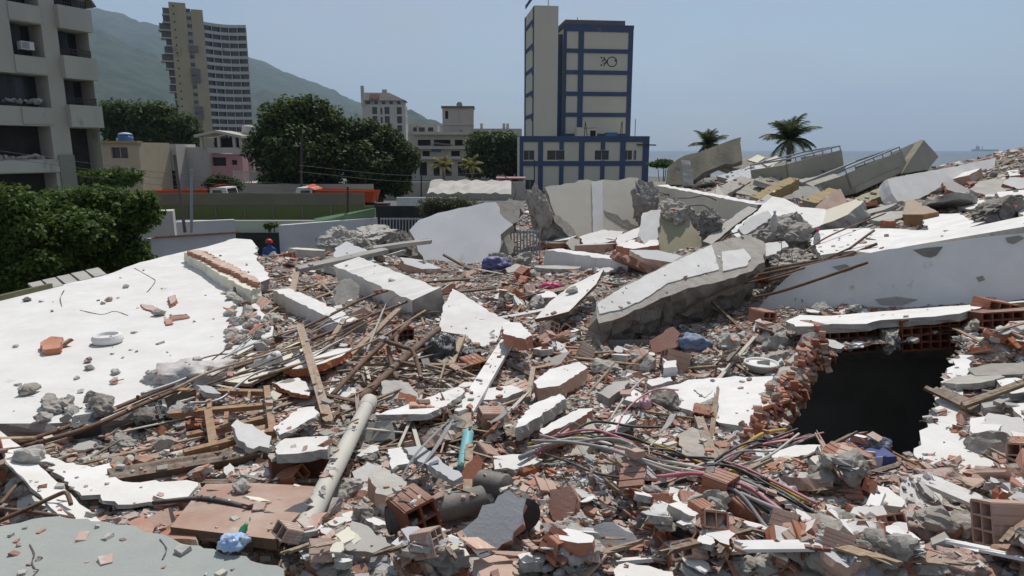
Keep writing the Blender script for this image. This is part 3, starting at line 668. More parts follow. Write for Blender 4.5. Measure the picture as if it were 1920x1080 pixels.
tp = thing('tarpaulin_roof', 'white sheeted low shelter roof in front of the block wall', 'roof', (*xy(880, 62), 0))
mb = MB(); r2 = random.Random(8); nx, ny = 16, 4
vs = [((i / nx - .5) * 7.6, j * .9, zt(880, 362, 62) + .25 * j + r2.uniform(-.12, .12)) for j in range(ny + 1) for i in range(nx + 1)]
mb.add(vs, [(j * (nx + 1) + i, j * (nx + 1) + i + 1, (j + 1) * (nx + 1) + i + 1, (j + 1) * (nx + 1) + i) for j in range(ny) for i in range(nx)]); mb.obj('sheet', 'city_white', tp)
for q in (-3.6, -1.2, 1.2, 3.6): MB().bar((q, .3, 0), (q, .3, zt(880, 363, 62)), .12).obj('post', 'city_grey', tp)
kk = thing('kiosk', 'small kiosk with pale pink roof beside the podium building', 'kiosk', (*xy(958, 80), 0))
block(kk, -1.4, 1.4, 0, 2, 0, zt(958, 336, 80), 'roof_slate', front=[(.4, 1.2, 2.2, 2.2)], glass='void_dark'); MB().box((0, .8, zt(958, 334, 80)), (3.4, 3, .15)).obj('roof', 'city_pink', kk)
# yard wall with clay tile coping
A, B = Vector((*xy(272, 20), 0)), Vector((*xy(434, 23.5), 0))
e = wall('tiled_yard_wall', 'pale yard wall with terracotta tile coping beside the leafy tree', A[:2], B[:2], zt(272, 447, 20), 'wall_grey', .2, top2=zt(434, 437, 23.5))
nt = 27; tm = None
for i in range(nt):
    t = (i + .5) / nt; p = (B - A) * t; z = zt(272, 447, 20) * (1 - t) + zt(434, 437, 23.5) * t
    if tm is None:
        mb = MB(); n = 6; w = .062
        prof = [(w * math.cos(math.pi * k / n), .035 * math.sin(math.pi * k / n)) for k in range(n + 1)]
        vs = [(x, y, zz - (y + .2) * .35) for y in (-.26, .16) for x, zz in prof]
        mb.add(vs, [(k, k + 1, n + 2 + k, n + 1 + k) for k in range(n)]); mb.add([v for v in vs[:n + 1]], [tuple(range(n + 1))])
        tm = mb.mesh('tile', ['rooftile'])
    o = bpy.data.objects.new('tile', tm); COL.objects.link(o); o.parent = e; o.location = p + Vector((0, 0, z + .02)); o.rotation_euler.z = math.atan2((B - A).y, (B - A).x)
wall('white_yard_wall', 'low white wall standing behind the tiled yard wall', xy(325, 27), xy(438, 28), zt(380, 416, 27), 'wall_grey', .25)
wall('white_block', 'small white block wall half hidden by the leafy tree', xy(246, 25), xy(326, 25.5), zt(285, 396, 25), 'city_white', .8)

# --- poles, overhead wires
def pole(px, py0, py1, Y, r, label, m='iron', lean=0):
    a = at(px, py0, Y); c = at(px + lean, py1, Y); o = MB().tube([c, a], r, 8).obj('pole', m); return tag(o, label, 'pole')
pole(652, 350, 470, 30, .045, 'thin dark pole rising in front of the grey yard wall')
pole(565, 255, 380, 56, .10, 'dark utility pole in front of the big tree')
pole(359, 318, 436, 26, .055, 'slim grey pole standing behind the tiled yard wall', 'iron_grey')
o = pole(327, 290, 436, 26.5, .06, 'leaning bare pole with dry fronds behind the tiled yard wall', 'bark', 20)
pole(1002, 300, 352, 90, .08, 'street lamp pole in front of the podium building')
pole(790, 328, 380, 60, .07, 'post with a small loudspeaker box near the small palms')
for k, (a, c) in enumerate([((0, 283), (660, 352)), ((0, 296), (660, 360)), ((560, 310), (900, 325)), ((560, 322), (900, 336)), ((150, 330), (660, 366))]):
    A, B = at(*a, 40), at(*c, 52); mid = (A + B) / 2 - Vector((0, 0, .35))
    tag(MB().tube(path([A, mid, B], 8), .012, 4).obj('overhead_wire', 'cable_black'), ['overhead wire crossing the apartment block, topmost of the five', 'overhead wire crossing the apartment block, second of the five', 'upper overhead wire in front of the big tree crown', 'lower overhead wire in front of the big tree crown', 'lowest overhead wire above the leafy tree'][k], 'wire', 'overhead wires')

# --- dump trucks behind the field wall
def truck(px, Y, label, flip=1):
    t = thing('dump_truck', label, 'truck', (*xy(px, Y), 0)); t.scale = (flip, 1, 1)
    mb = MB(); L = 4.5; z0, z1 = 1.45, 2.45
    mb.add([(-L / 2, -1.15, z0), (L / 2, -1.15, z0), (L / 2 + .25, -1.25, z1 - .12), (-L / 2, -1.25, z1), (-L / 2, 1.15, z0), (L / 2, 1.15, z0), (L / 2 + .25, 1.25, z1 - .12), (-L / 2, 1.25, z1)],
           [(0, 1, 2, 3), (5, 4, 7, 6), (4, 0, 3, 7), (1, 5, 6, 2), (4, 5, 1, 0)])
    mb.add([(-L / 2, -1.25, z1), (-L / 2 - .7, -1.25, z1 + .35), (-L / 2 - .7, 1.25, z1 + .35), (-L / 2, 1.25, z1)], [(0, 1, 2, 3)])
    for i in range(7): mb.box((-L / 2 + .4 + i * .75, -1.24, (z0 + z1) / 2), (.1, .08, .9))
    mb.bar((-L / 2, -1.27, z1 - .04), (L / 2 + .25, -1.27, z1 - .15), .12)
    mb.obj('dump_bed', 'truck_orange', t)
    MB().box((-.4, 0, 1.2), (7.6, .9, .3)).obj('chassis', 'iron', t)
    c = MB(); x = -L / 2 - 1.7
    c.add([(x, -1.1, .9), (x + 1.5, -1.1, .9), (x + 1.5, -1.1, 2.6), (x + .25, -1.05, 2.6), (x, -1.1, 1.75), (x, 1.1, .9), (x + 1.5, 1.1, .9), (x + 1.5, 1.1, 2.6), (x + .25, 1.05, 2.6), (x, 1.1, 1.75)],
          [(0, 1, 2, 3, 4), (9, 8, 7, 6, 5), (4, 3, 8, 9), (0, 4, 9, 5), (3, 2, 7, 8), (1, 6, 7, 2)]); cab = c.obj('cab', 'truck_white', t)
    MB().add([(x + .45, -1.12, 1.75), (x + 1.3, -1.12, 1.75), (x + 1.3, -1.1, 2.4), (x + .6, -1.09, 2.4)], [(0, 1, 2, 3)]).obj('side_window', 'glass_dark', cab)
    MB().add([(x - .01, -.95, 1.8), (x + .22, -.9, 2.5), (x + .22, .9, 2.5), (x - .01, .95, 1.8)], [(3, 2, 1, 0)]).obj('windscreen', 'glass_dark', cab)
    for wx in (x + .7, .8, 2.0):
        for sy in (-1, 1):
            w = MB().lathe([(.2, -.16), (.5, -.15), (.52, 0), (.5, .15), (.2, .16)], 16, 0, Matrix.Translation((wx, sy * 1.0, .52)) @ Matrix.Rotation(R(90), 4, 'X')).obj('wheel', 'tyre', t)
    return t
truck(652, 55.5, 'orange dump truck behind the field wall under the big tree')
truck(352, 56, 'orange dump truck with white cab behind the field wall near the shrub', -1)

# --- cargo ship on the horizon
p = at(1848, 283, 5200); sh = thing('cargo_ship', 'hazy grey cargo ship on the sea horizon', 'ship', (p.x, 5200, -.9))
MB().add([(-95, -12, 0), (85, -12, 0), (100, 0, 14), (-100, -12, 14), (-95, 12, 0), (85, 12, 0), (-100, 12, 14), (86, -12, 13), (86, 12, 13)], [(0, 1, 7, 3), (1, 2, 7), (5, 8, 2), (1, 5, 2), (4, 6, 8, 5), (0, 3, 6, 4), (3, 7, 2, 8, 6)]).obj('hull', 'ship', sh)
mb = MB().box((-62, 0, 24), (16, 20, 22)).box((-68, 0, 38), (6, 6, 12)).box((-28, 0, 26), (4, 4, 24)); mb.obj('bridge', 'ship', sh)

# --- trees
def leaf_cloud(blobs, n, size, rng, aspect=.55, shell=.55):
    """leaf quads spread through the volume of the blobs (centre, radii), denser to the outside"""
    mb = MB(); vs = []; fs = []
    vol = [b[1][0] * b[1][1] * b[1][2] for b in blobs]; tot = sum(v ** .75 for v in vol)
    for (c, r), v in zip(blobs, vol):
        k = int(n * v ** .75 / tot)
        for _ in range(k):
            d = Vector((rng.gauss(0, 1), rng.gauss(0, 1), rng.gauss(0, 1))).normalized()
            q = shell + (1 - shell) * rng.random() ** .6
            nn = noise.noise(d * 2.2 + Vector(c)) * .36 + noise.noise(d * 6 + Vector(c)) * .2
            p = Vector((c[0] + d.x * r[0] * (q + nn), c[1] + d.y * r[1] * (q + nn), c[2] + d.z * r[2] * (q + nn)))
            up = (d * .7 + Vector((rng.gauss(0, .5), rng.gauss(0, .5), .5 + rng.gauss(0, .5)))).normalized()
            a = up.orthogonal().normalized(); a = Matrix.Rotation(rng.uniform(0, 6.28), 3, up) @ a; e = up.cross(a)
            s = size * rng.uniform(.6, 1.35); o = len(vs)
            tip = a * s - up * s * .18
            vs += [p - a * s * .6, p + e * s * aspect * .62, p + tip, p - e * s * aspect * .62]
            fs.append((o, o + 1, o + 2, o + 3))
    mb.add(vs, fs); return mb
def tree(name, label, base, h, blobs, n, size, m, tr=.2, seed=1, group=None, aspect=.55, shell=.45):
    r = random.Random(seed); t = thing(name, label, 'tree', base, group=group)
    mb = MB(); top = Vector((0, 0, h * .55)); mb.tube(path([(0, 0, -.2), (tr * .4, 0, h * .25), top], 5), tr, 9, rr=[tr * (1.25 - .6 * i / 10) for i in range(11)])
    for c, rad in blobs:
        c = Vector(c); st = Vector((0, 0, h * .3)).lerp(top, r.random())
        mb.tube(path([st, st.lerp(c, .5) + Vector((0, 0, -.06 * h)), c], 4), tr * .4, 6, rr=[tr * .45 * (1 - .09 * i) for i in range(9)])
        for q in range(3):
            e = c + Vector((r.uniform(-1, 1) * rad[0], r.uniform(-1, 1) * rad[1], r.uniform(-.3, .9) * rad[2])) * .7
            mb.tube([st.lerp(c, .7), e], tr * .14, 5)
    mb.obj('trunk', 'bark', t, True)
    leaf_cloud(blobs, n, size, r, aspect, shell).obj('crown', m, t)
    return t
def blobs_px(lst, Y, base):
    out = []
    for px, py, rx, ry, dy in lst:
        p = at(px, py, Y + dy); s = Y / 1280; out.append(((p.x - base[0], p.y - base[1], p.z - base[2]), (rx * s, (rx + ry) / 2 * s, ry * s)))
    return out
base = (*xy(560, 66), 0)
tree('big_tree', 'large dense dark green tree with rounded crown beside the pink house', base, 9, blobs_px([(540, 225, 52, 40, 0), (605, 228, 42, 38, 1), (500, 275, 36, 42, 0), (560, 285, 62, 50, -2), (620, 290, 45, 48, 0), (575, 205, 34, 26, 0), (520, 330, 40, 30, 0), (600, 338, 42, 28, 1), (635, 245, 22, 26, 1)], 66, base), 26000, .30, 'leaf_dark', .35, 11, aspect=.6, shell=.15)
base = (*xy(712, 68), 0)
tree('spreading_tree', 'wide dark green tree leaning towards the ruined building', base, 8, blobs_px([(672, 255, 36, 34, 0), (715, 268, 40, 36, 0), (750, 298, 36, 38, 0), (690, 310, 46, 44, -2), (740, 340, 34, 30, 0), (660, 300, 22, 40, 0), (700, 352, 34, 22, 0)], 68, base), 20000, .30, 'leaf_dark', .32, 12, aspect=.6, shell=.15)
base = (*xy(230, 92), 0)
tree('wide_tree', 'broad green tree behind the roof of the beige house', base, 10, blobs_px([(215, 215, 34, 26, 0), (255, 220, 36, 30, 0), (300, 218, 32, 28, 0), (345, 240, 34, 28, 0), (285, 250, 46, 24, 0), (225, 248, 36, 20, 0), (350, 262, 26, 16, 0)], 92, base), 14000, .36, 'leaf_dark', .35, 13, aspect=.6, shell=.15)
base = (*xy(925, 110), 0)
tree('round_tree', 'round dark green tree between the ruined building and the blue tower', base, 8, blobs_px([(905, 272, 34, 26, 0), (948, 270, 32, 24, 0), (925, 300, 52, 30, 0), (960, 310, 24, 24, 0), (890, 310, 24, 24, 0)], 110, base), 13000, .38, 'leaf_dark', .35, 14, aspect=.6, shell=.15)
base = (*xy(150, 19), 0)
tree('leafy_tree', 'bright leafy tree overhanging the edge of the white roof slab', base, 5.2, blobs_px([(120, 385, 62, 34, 0), (190, 372, 52, 28, 0), (240, 405, 46, 40, 0), (150, 430, 64, 44, -1), (225, 452, 46, 36, 0), (90, 440, 44, 44, 0), (265, 375, 34, 20, 0), (285, 400, 22, 22, 0), (180, 490, 70, 34, 0), (262, 485, 28, 30, 0), (120, 500, 60, 40, 1), (205, 530, 60, 30, 1)], 19, base), 24000, .085, 'leaf_bright', .12, 15, aspect=.8, shell=.1)
base = (*xy(20, 17), 0)
tree('dense_tree', 'dense dark tree at the picture edge in front of the apartment block', base, 5, blobs_px([(20, 380, 52, 36, 0), (-40, 400, 60, 50, 0), (40, 430, 56, 46, 0), (0, 470, 62, 34, 0), (75, 400, 34, 40, 1), (70, 490, 54, 34, 0), (10, 520, 70, 40, 0), (-60, 480, 60, 60, 0), (85, 530, 50, 30, 1)], 17, base), 26000, .075, 'leaf_bright', .12, 16, aspect=.8, shell=.1)
def shrub(name, label, px, py, Y, rx, ry, n, size, m, seed, zb=0):
    b0 = (*xy(px, Y), zb); r = random.Random(seed); t = thing(name, label, 'shrub', b0)
    bl = blobs_px([(px + r.uniform(-.5, .5) * rx, py + r.uniform(-.3, .3) * ry, rx * r.uniform(.45, .65), ry * r.uniform(.5, .75), r.uniform(-.5, .5)) for _ in range(6)], Y, b0)
    mb = MB()
    for c, q in bl: mb.tube([(r.uniform(-.1, .1), 0, 0), Vector(c)], .03, 5)
    mb.obj('stems', 'bark', t); leaf_cloud(bl, n, size, r, .5, .2).obj('foliage', m, t); return t
shrub('thorny_bush', 'olive grey wispy bush behind the leaning white wall', 842, 388, 32, 58, 26, 6500, .085, 'leaf_olive', 3, 1)
shrub('street_shrub', 'round green shrub beside the white truck cab', 418, 342, 60, 36, 20, 4500, .22, 'leaf_dark', 4)
shrub('bright_bush', 'bright green bush in front of the beige house', 210, 335, 42, 60, 22, 4500, .17, 'leaf_bright', 5)
shrub('shore_bush', 'low green bush on the shore at the corner of the podium building', 1240, 306, 60, 32, 10, 3000, .18, 'leaf_bright', 6)
shrub('yard_weeds', 'small green weed clump on the kerb beside the black sheet', 508, 424, 32, 14, 8, 900, .1, 'leaf_bright', 7)
def palm(name, label, px, py, Y, reach, nf, m, seed, trunk_r=.16, zb=0, droop=.9):
    r = random.Random(seed); c = at(px, py, Y); t = thing(name, label, 'palm tree', (c.x, c.y, zb)); h = c.z - zb
    MB().tube(path([(.4, 0, -.3), (.15, 0, h * .5), (0, 0, h)], 7), trunk_r, 10, rr=[trunk_r * (1.3 - .4 * i / 14 + .06 * (i % 2)) for i in range(15)]).obj('trunk', 'bark', t, True)
    for k in range(nf):
        az = 2 * math.pi * k / nf * 2.4 + r.uniform(-.2, .2); el = R(84) - (k / nf) ** 1.1 * R(100) + r.uniform(-.12, .12); L = reach * r.uniform(.85, 1.1)
        d = Vector((math.cos(az), math.sin(az), 0)); p = Vector((0, 0, h)); pts = [p]; e = el; n = 12
        for i in range(n):
            p = p + (d * math.cos(e) + Vector((0, 0, 1)) * math.sin(e)) * L / n; e -= droop * (.05 + .20 * (i / n)) ; pts.append(p)
        mb = MB().tube(pts, .03, 4, rr=[.035 * (1 - i / (n + 1)) + .006 for i in range(n + 1)])
        side = d.cross(Vector((0, 0, 1))); vs = []; fs = []
        for i in range(1, n * 3):
            t_ = i / (n * 3); a = pts[min(n - 1, int(t_ * n))].lerp(pts[min(n, int(t_ * n) + 1)], t_ * n - int(t_ * n))
            fw = (pts[min(n, int(t_ * n) + 1)] - pts[min(n - 1, int(t_ * n))]).normalized()
            ll = reach * .34 * math.sin(math.pi * (.12 + .83 * t_)) * r.uniform(.8, 1.1)
            for sg in (-1, 1):
                tip = a + (side * sg * .75 + fw * .55 + Vector((0, 0, -.42 + r.uniform(-.2, .15)))).normalized() * ll
                o = len(vs); w = fw * reach * .017; vs += [a - w, a + w, tip]; fs.append((o, o + 1, o + 2))
        mb.add(vs, fs); mb.obj('frond', m, t)
    return t
palm('palm_tree', 'tall coconut palm with full crown behind the tilted balconies', 1480, 262, 46, 2.05, 38, 'leaf_palm', 21, droop=.75)
palm('palm_tree', 'smaller palm crown peeking over the stained leaning wall', 1328, 272, 52, 1.6, 30, 'leaf_palm', 22, droop=.75)
palm('small_palm', 'small yellowing palm in front of the ruined building', 830, 312, 84, 1.9, 16, 'leaf_yellow', 23, .12)
palm('small_palm', 'small yellowing palm beside the round dark tree', 884, 312, 86, 1.9, 16, 'leaf_yellow', 24, .12)

# --- worker with a red helmet
w_ = thing('person', 'worker in red helmet and blue shirt standing before the black sheet', 'person', (0, 0, 0))
pw = at(505, 452, 26.5); w_.location = (pw.x, pw.y, pw.z - 1.72)
me = bpy.data.meshes.new('body')
J = [(0, 0, .95), (0, .0, 1.2), (0, -.02, 1.42), (0, -.03, 1.54), (0, -.05, 1.66), (.2, -.02, 1.40), (.27, -.08, 1.12), (.22, -.28, .98), (-.2, -.02, 1.40), (-.28, -.06, 1.12), (-.24, -.24, .96), (.1, 0, .9), (.12, -.03, .48), (.12, .03, .06), (.12, -.12, .03), (-.1, 0, .9), (-.13, -.02, .48), (-.14, .04, .06), (-.14, -.12, .03)]
Ed = [(0, 1), (1, 2), (2, 3), (3, 4), (2, 5), (5, 6), (6, 7), (2, 8), (8, 9), (9, 10), (0, 11), (11, 12), (12, 13), (13, 14), (0, 15), (15, 16), (16, 17), (17, 18)]
Rd = [.15, .15, .14, .055, .095, .07, .05, .04, .07, .05, .04, .09, .065, .05, .04, .09, .065, .05, .04]
me.from_pydata(J, Ed, []); bo = bpy.data.objects.new('body', me); COL.objects.link(bo); bo.parent = w_
sk = bo.modifiers.new('skin', 'SKIN'); bo.modifiers.new('sub', 'SUBSURF').levels = 1
for v, q in zip(me.skin_vertices[0].data, Rd): v.radius = (q, q)
me.skin_vertices[0].data[0].use_root = True; me.materials.append(M['shirt_blue'])
MB().lathe([(.15, 1.66), (.145, 1.67), (.135, 1.74), (.09, 1.80), (.02, 1.82)], 16, 0, Matrix.Translation((0, -.05, 0))).obj('helmet', 'helmet_red', w_, True)

# ============================================================ THE RUBBLE MOUND
CPTS = [(-300, 1080, 2.75), (0, 1080, 2.7), (480, 1080, 2.6), (960, 1080, 2.5), (1440, 1080, 2.5), (1920, 1080, 2.45), (2300, 1080, 2.4),
        (-300, 900, 3.7), (0, 900, 3.75), (480, 900, 3.65), (960, 900, 3.55), (1440, 900, 3.55), (1700, 900, 3.5), (1920, 900, 3.4), (2200, 900, 3.3),
        (-300, 800, 5.1), (0, 800, 5.1), (300, 800, 4.8), (480, 800, 4.7), (800, 800, 4.55), (1100, 800, 4.5), (1350, 800, 4.55), (1900, 800, 4.1), (2200, 800, 4.0),
        (0, 700, 6.5), (300, 700, 6.4), (520, 700, 6.0), (800, 700, 5.9), (1050, 700, 5.9), (1300, 700, 5.9), (1880, 700, 4.75), (2200, 700, 4.5),
        (0, 620, 8.1), (300, 600, 8.6), (560, 620, 7.7), (760, 610, 7.9), (1000, 610, 7.9), (1150, 620, 7.6), (1350, 620, 7.4), (1500, 620, 6.6), (1700, 600, 6.4), (1900, 580, 6.1), (2200, 570, 5.8),
        (0, 565, 9.4), (200, 540, 10.6), (440, 470, 14.2), (480, 520, 11.6), (620, 530, 10.8), (760, 530, 10.8), (900, 540, 10.4), (1050, 530, 10.6), (1200, 530, 10.2), (1500, 540, 8.6),
        (560, 480, 14.2), (650, 480, 14.5), (780, 500, 13.2), (900, 500, 13.2), (1050, 495, 13.0), (1200, 490, 12.2), (1350, 480, 10.8), (1480, 470, 10.2), (1600, 455, 9.6), (1750, 440, 9.0), (1900, 425, 8.2), (2200, 400, 8),
        (700, 445, 20), (850, 440, 19), (1000, 440, 18.5), (1100, 460, 16), (1250, 440, 14.5), (1400, 430, 13.2), (1550, 420, 12.6), (1650, 400, 12.8), (1750, 385, 12.6), (1850, 365, 12.4), (1900, 340, 13.5), (1900, 292, 16.5), (1960, 262, 18.5), (2200, 255, 18),
        (1000, 395, 21), (1150, 390, 21), (1300, 385, 19), (1400, 380, 19), (1500, 375, 19), (1600, 370, 19), (1680, 380, 16.5), (1720, 355, 19),
        (1250, 348, 26), (1350, 335, 26), (1450, 325, 26), (1550, 330, 26), (1650, 330, 26), (1750, 320, 26), (1950, 300, 26)]
CW = [(-4, 0, 3.85), (0, 0, 3.9), (4, 0, 3.9), (0, -4, 3.9), (-4, -4, 3.8), (4, -4, 3.8), (-9, 4, 3.4), (-9, 8, 3.4), (12, 2, 4.1), (12, 6, 4.6), (16, 14, 5.2)]
pts = [tuple(P(*c)) for c in CPTS] + CW
A_ = np.array(pts); n_ = len(A_)
def tps(r2): return np.where(r2 > 1e-12, .5 * r2 * np.log(np.maximum(r2, 1e-12)), 0)
K_ = tps(((A_[:, None, :2] - A_[None, :, :2]) ** 2).sum(-1)) + np.eye(n_) * .6
Pm = np.hstack([np.ones((n_, 1)), A_[:, :2]])
sol = np.linalg.solve(np.vstack([np.hstack([K_, Pm]), np.hstack([Pm.T, np.zeros((3, 3))])]), np.concatenate([A_[:, 2], np.zeros(3)]))
def surf(xy_):
    xy_ = np.atleast_2d(np.asarray(xy_, float)); out = np.empty(len(xy_))
    for i in range(0, len(xy_), 20000):
        q = xy_[i:i + 20000]; k = tps(((q[:, None] - A_[None, :, :2]) ** 2).sum(-1))
        out[i:i + 20000] = k @ sol[:n_] + sol[n_] + q @ sol[n_ + 1:]
    return out
FAR = [(-14, 4.5), (-10, 5.5), (-7.4, 8.6), (-6.2, 10.6), (-5.2, 14.2), (-3.8, 16.2), (-2.5, 20.5), (0, 23), (3, 27), (5, 29), (22, 29)]   # far edge of the mound
def edge_fall(x, y):
    e = np.interp(x, [f[0] for f in FAR], [f[1] for f in FAR]); t = np.clip((y - e) / 2.6, 0, 1); return t * t * (3 - 2 * t)
HOLE = [onplane(a, b, (Vector((0, 0, 3.75)), Vector((0, 0, 1)))) for a, b in ((1440, 858), (1466, 780), (1520, 672), (1800, 664), (1770, 740), (1726, 862))]
HOLE = [(p.x, p.y) for p in HOLE]
def inpoly(x, y, poly):
    c = False; j = len(poly) - 1
    for i in range(len(poly)):
        xi, yi = poly[i]; xj, yj = poly[j]
        if (yi > y) != (yj > y) and x < (xj - xi) * (y - yi) / (yj - yi) + xi: c = not c
        j = i
    return c
def hgt(x, y):
    return float(surf([(x, y)])[0] * (1 - edge_fall(x, y)))
gx = np.concatenate([np.arange(-15, -5, .2), np.arange(-5, 7, .085), np.arange(7, 20, .2)])
gy = np.concatenate([np.arange(-5, 1.5, .3), np.arange(1.5, 9, .085), np.arange(9, 18, .14), np.arange(18, 33, .25)])
XX, YY_ = np.meshgrid(gx, gy); ZZ = surf(np.stack([XX.ravel(), YY_.ravel()], 1)).reshape(XX.shape) * (1 - edge_fall(XX, YY_))
nz = np.array([noise.fractal(Vector((x * 1.7, y * 1.7, 0.3)), 1.0, 2.1, 4) for x, y in zip(XX.ravel(), YY_.ravel())]).reshape(XX.shape)
nz2 = np.array([noise.fractal(Vector((x * .75, y * .75, 4.3)), 1.0, 2.0, 2) for x, y in zip(XX.ravel(), YY_.ravel())]).reshape(XX.shape)
ZZ = ZZ + nz * .05 + nz2 * .07 - .05
ny_, nx_ = XX.shape
vs = np.stack([XX, YY_, ZZ], -1).reshape(-1, 3)
fs = []
for j in range(ny_ - 1):
    for i in range(nx_ - 1):
        x, y = (gx[i] + gx[i + 1]) / 2, (gy[j] + gy[j + 1]) / 2
        if 1.5 < x < 5 and 3 < y < 7 and inpoly(x, y, HOLE): continue
        fs.append((j * nx_ + i, j * nx_ + i + 1, (j + 1) * nx_ + i + 1, (j + 1) * nx_ + i))
mb = MB(); mb.v = [tuple(v) for v in vs]; mb.f = fs; mb.m = [0] * len(fs)
tag(mb.obj('rubble_ground', 'rubble_ground', smooth=True, center=False), kind='structure')
BASE_BVH = BVHTree.FromPolygons(mb.v, [(j * nx_ + i, j * nx_ + i + 1, (j + 1) * nx_ + i + 1, (j + 1) * nx_ + i) for j in range(ny_ - 1) for i in range(nx_ - 1)])   # without the hole
def GD(px, py):
    r = ray(px, py); h = BASE_BVH.ray_cast(CAM, r.normalized(), 200)
    if h[0] is None: return 30.0
    return (h[0] - CAM).dot(FWD)
def G(px, py, lift=0.0): p = P(px, py, GD(px, py)); return p + Vector((0, 0, lift))

HERO = []                                                              # (object, landmark phrase)
CLEAN = []                                                             # heroes that carry little litter
def frame(n, hint=(1, 0, 0)):
    n = Vector(n).normalized(); u = Vector(hint) - n * n.dot(Vector(hint)); u.normalize(); return u, n.cross(u), n
SEED = [100]
def slab_mb(pix, pl, thick, seg=.12, amp=.015, rough=.012, mi=(0, 1, 1), rings=1, mb=None):
    SEED[0] += 1; r = random.Random(SEED[0]); A, n = pl; u, v, n = frame(n)
    p3 = [onplane(a, b, pl) for a, b in pix]; c = sum(p3, Vector()) / len(p3)
    poly = ragged([((p - c).dot(u), (p - c).dot(v)) for p in p3], seg, amp, r)
    return plate(mb or MB(), poly, -thick, 0, r, rough, mi, lambda q: c + u * q.x + v * q.y + n * q.z, rings)
def gpl(a, b, c, lift=0.0):
    """plane through three ground points, raised"""
    A, B, C = G(*a, lift), G(*b, lift), G(*c, lift); n = (B - A).cross(C - A).normalized()
    return A, (n if n.dot(A - CAM) < 0 else -n)
def slab(name, label, cat, pix, pl, thick, mats, seg=.12, amp=.015, rough=.012, rings=1, clean=True, mark=None, parts=(), group=None):
    """broken slab traced on its own plane; parts: (name, pixels, thickness, material, offset)"""
    if isinstance(pl[0], tuple): pl = plane3(*pl)
    mats = [mats] if isinstance(mats, str) else list(mats)
    mb = slab_mb(pix, pl, thick, seg, amp, rough, (0, 1, 1) if len(mats) == 2 else ((0, 1, 2) if len(mats) == 3 else (0, 0, 0)), rings)
    if not parts:
        o = tag(mb.obj(name, mats), label, cat, group)
    else:
        o = thing(name, label, cat, mb.centre(), group=group); wpart(o, mb, 'body', mats)
        for nm, px_, th, m, off in parts:
            q = slab_mb(px_, (pl[0] + pl[1] * off, pl[1]), th, seg * .6, amp * {'pilaster': .12, 'plaster_layer': .3}.get(nm, 1), .002); wpart(o, q, nm, [m, m])
    HERO.append((o, mark)); 
    if clean: CLEAN.append(o)
    return o
def rbeam(name, label, cat, A, B, w, h, mats, up=(0, 0, 1), seg=.12, amp=.012, clean=True, mark=None, endamp=.05):
    """broken beam between two points: faces top, side, end"""
    SEED[0] += 1; r = random.Random(SEED[0]); A, B = Vector(A), Vector(B); d = B - A; L = d.length; d.normalize(); u = Vector(up); x = d.cross(u).normalized(); u = x.cross(d)
    n = max(3, int(L / seg)); mb = MB(); vs = []
    for i in range(n + 1):
        t = i / n
        for sx, sz in ((-1, -1), (1, -1), (1, 1), (-1, 1)):
            e = r.gauss(0, endamp) if i in (0, n) else 0
            vs.append(A + d * (L * t + e) + x * (sx * w / 2 + r.gauss(0, amp)) + u * (sz * h / 2 + r.gauss(0, amp * .6)))
    o = len(mb.v); mb.v += [tuple(v) for v in vs]
    for i in range(n):
        b = i * 4
        for k, m in ((0, 1), (1, 1), (2, 0), (3, 1)):
            mb.f.append((b + k, b + (k + 1) % 4, b + 4 + (k + 1) % 4, b + 4 + k)); mb.m.append(m)
    mb.f += [(3, 2, 1, 0), (n * 4, n * 4 + 1, n * 4 + 2, n * 4 + 3)]; mb.m += [2, 2]
    mats = list(mats) + [mats[-1]] * (3 - len(mats))
    ob = tag(mb.obj(name, mats), label, cat); HERO.append((ob, mark))
    bm = bmesh.new(); bm.from_mesh(ob.data); bmesh.ops.recalc_face_normals(bm, faces=bm.faces); bm.to_mesh(ob.data); bm.free()
    if clean: CLEAN.append(ob)
    return ob
def rock_mb(c, r3, seed, sub=2, rough=.42, mi=0, flat_top=None, mb=None):
    rr = random.Random(seed); bm = bmesh.new(); bmesh.ops.create_icosphere(bm, subdivisions=sub, radius=1)
    # cut by random planes for a broken, faceted look
    pl = [(Vector((rr.gauss(0, 1), rr.gauss(0, 1), rr.gauss(0, 1))).normalized(), rr.uniform(.45, .85)) for _ in range(9)]
    for v in bm.verts:
        p = v.co.normalized() * (1 + noise.noise(v.co * 1.7 + Vector((seed * 3.1, 0, 0))) * rough)
        for n, d in pl:
            k = p.dot(n)
            if k > d: p -= n * (k - d) * .92
        p *= 1 + noise.fractal(v.co * 3.1 + Vector((seed, 2, 1)), .7, 2.2, 5) * .2
        v.co = p
    rot = Matrix.Rotation(rr.uniform(0, 6.28), 3, 'Z')
    mb = mb or MB(); cc = Vector(c)
    vs = [rot @ Vector((v.co.x * r3[0], v.co.y * r3[1], v.co.z * r3[2])) + cc for v in bm.verts]
    mb.add(vs, [tuple(v.index for v in f.verts) for f in bm.faces], mi); bm.free(); return mb
def hollow_mb(w, h, l, nx, ny, t=.008, mb=None, ribs=True):
    """clay block: cells run along y (length l), front at y = 0"""
    mb = mb or MB()
    for i in range(nx + 1): mb.box((-w / 2 + w * i / nx, l / 2, 0), (t, l, h))
    for j in range(ny + 1): mb.box((0, l / 2, -h / 2 + h * j / ny), (w + t * .98, l - .002, t))
    if ribs:
        k = 4
        for i in range(k):
            for s in (-1, 1):
                mb.box((-w / 2 + w * (i + .5) / k, l / 2, s * (h / 2 + t * .5 + .0015)), (w / k * .82, l * .995, .005))
        for i in range(4):
            for s in (-1, 1): mb.box((s * (w / 2 + t * .5 + .0015), l / 2, -h / 2 + h * (i + .5) / 4), (.005, l * .995, h / 4 * .8))
    return mb
V = Vector

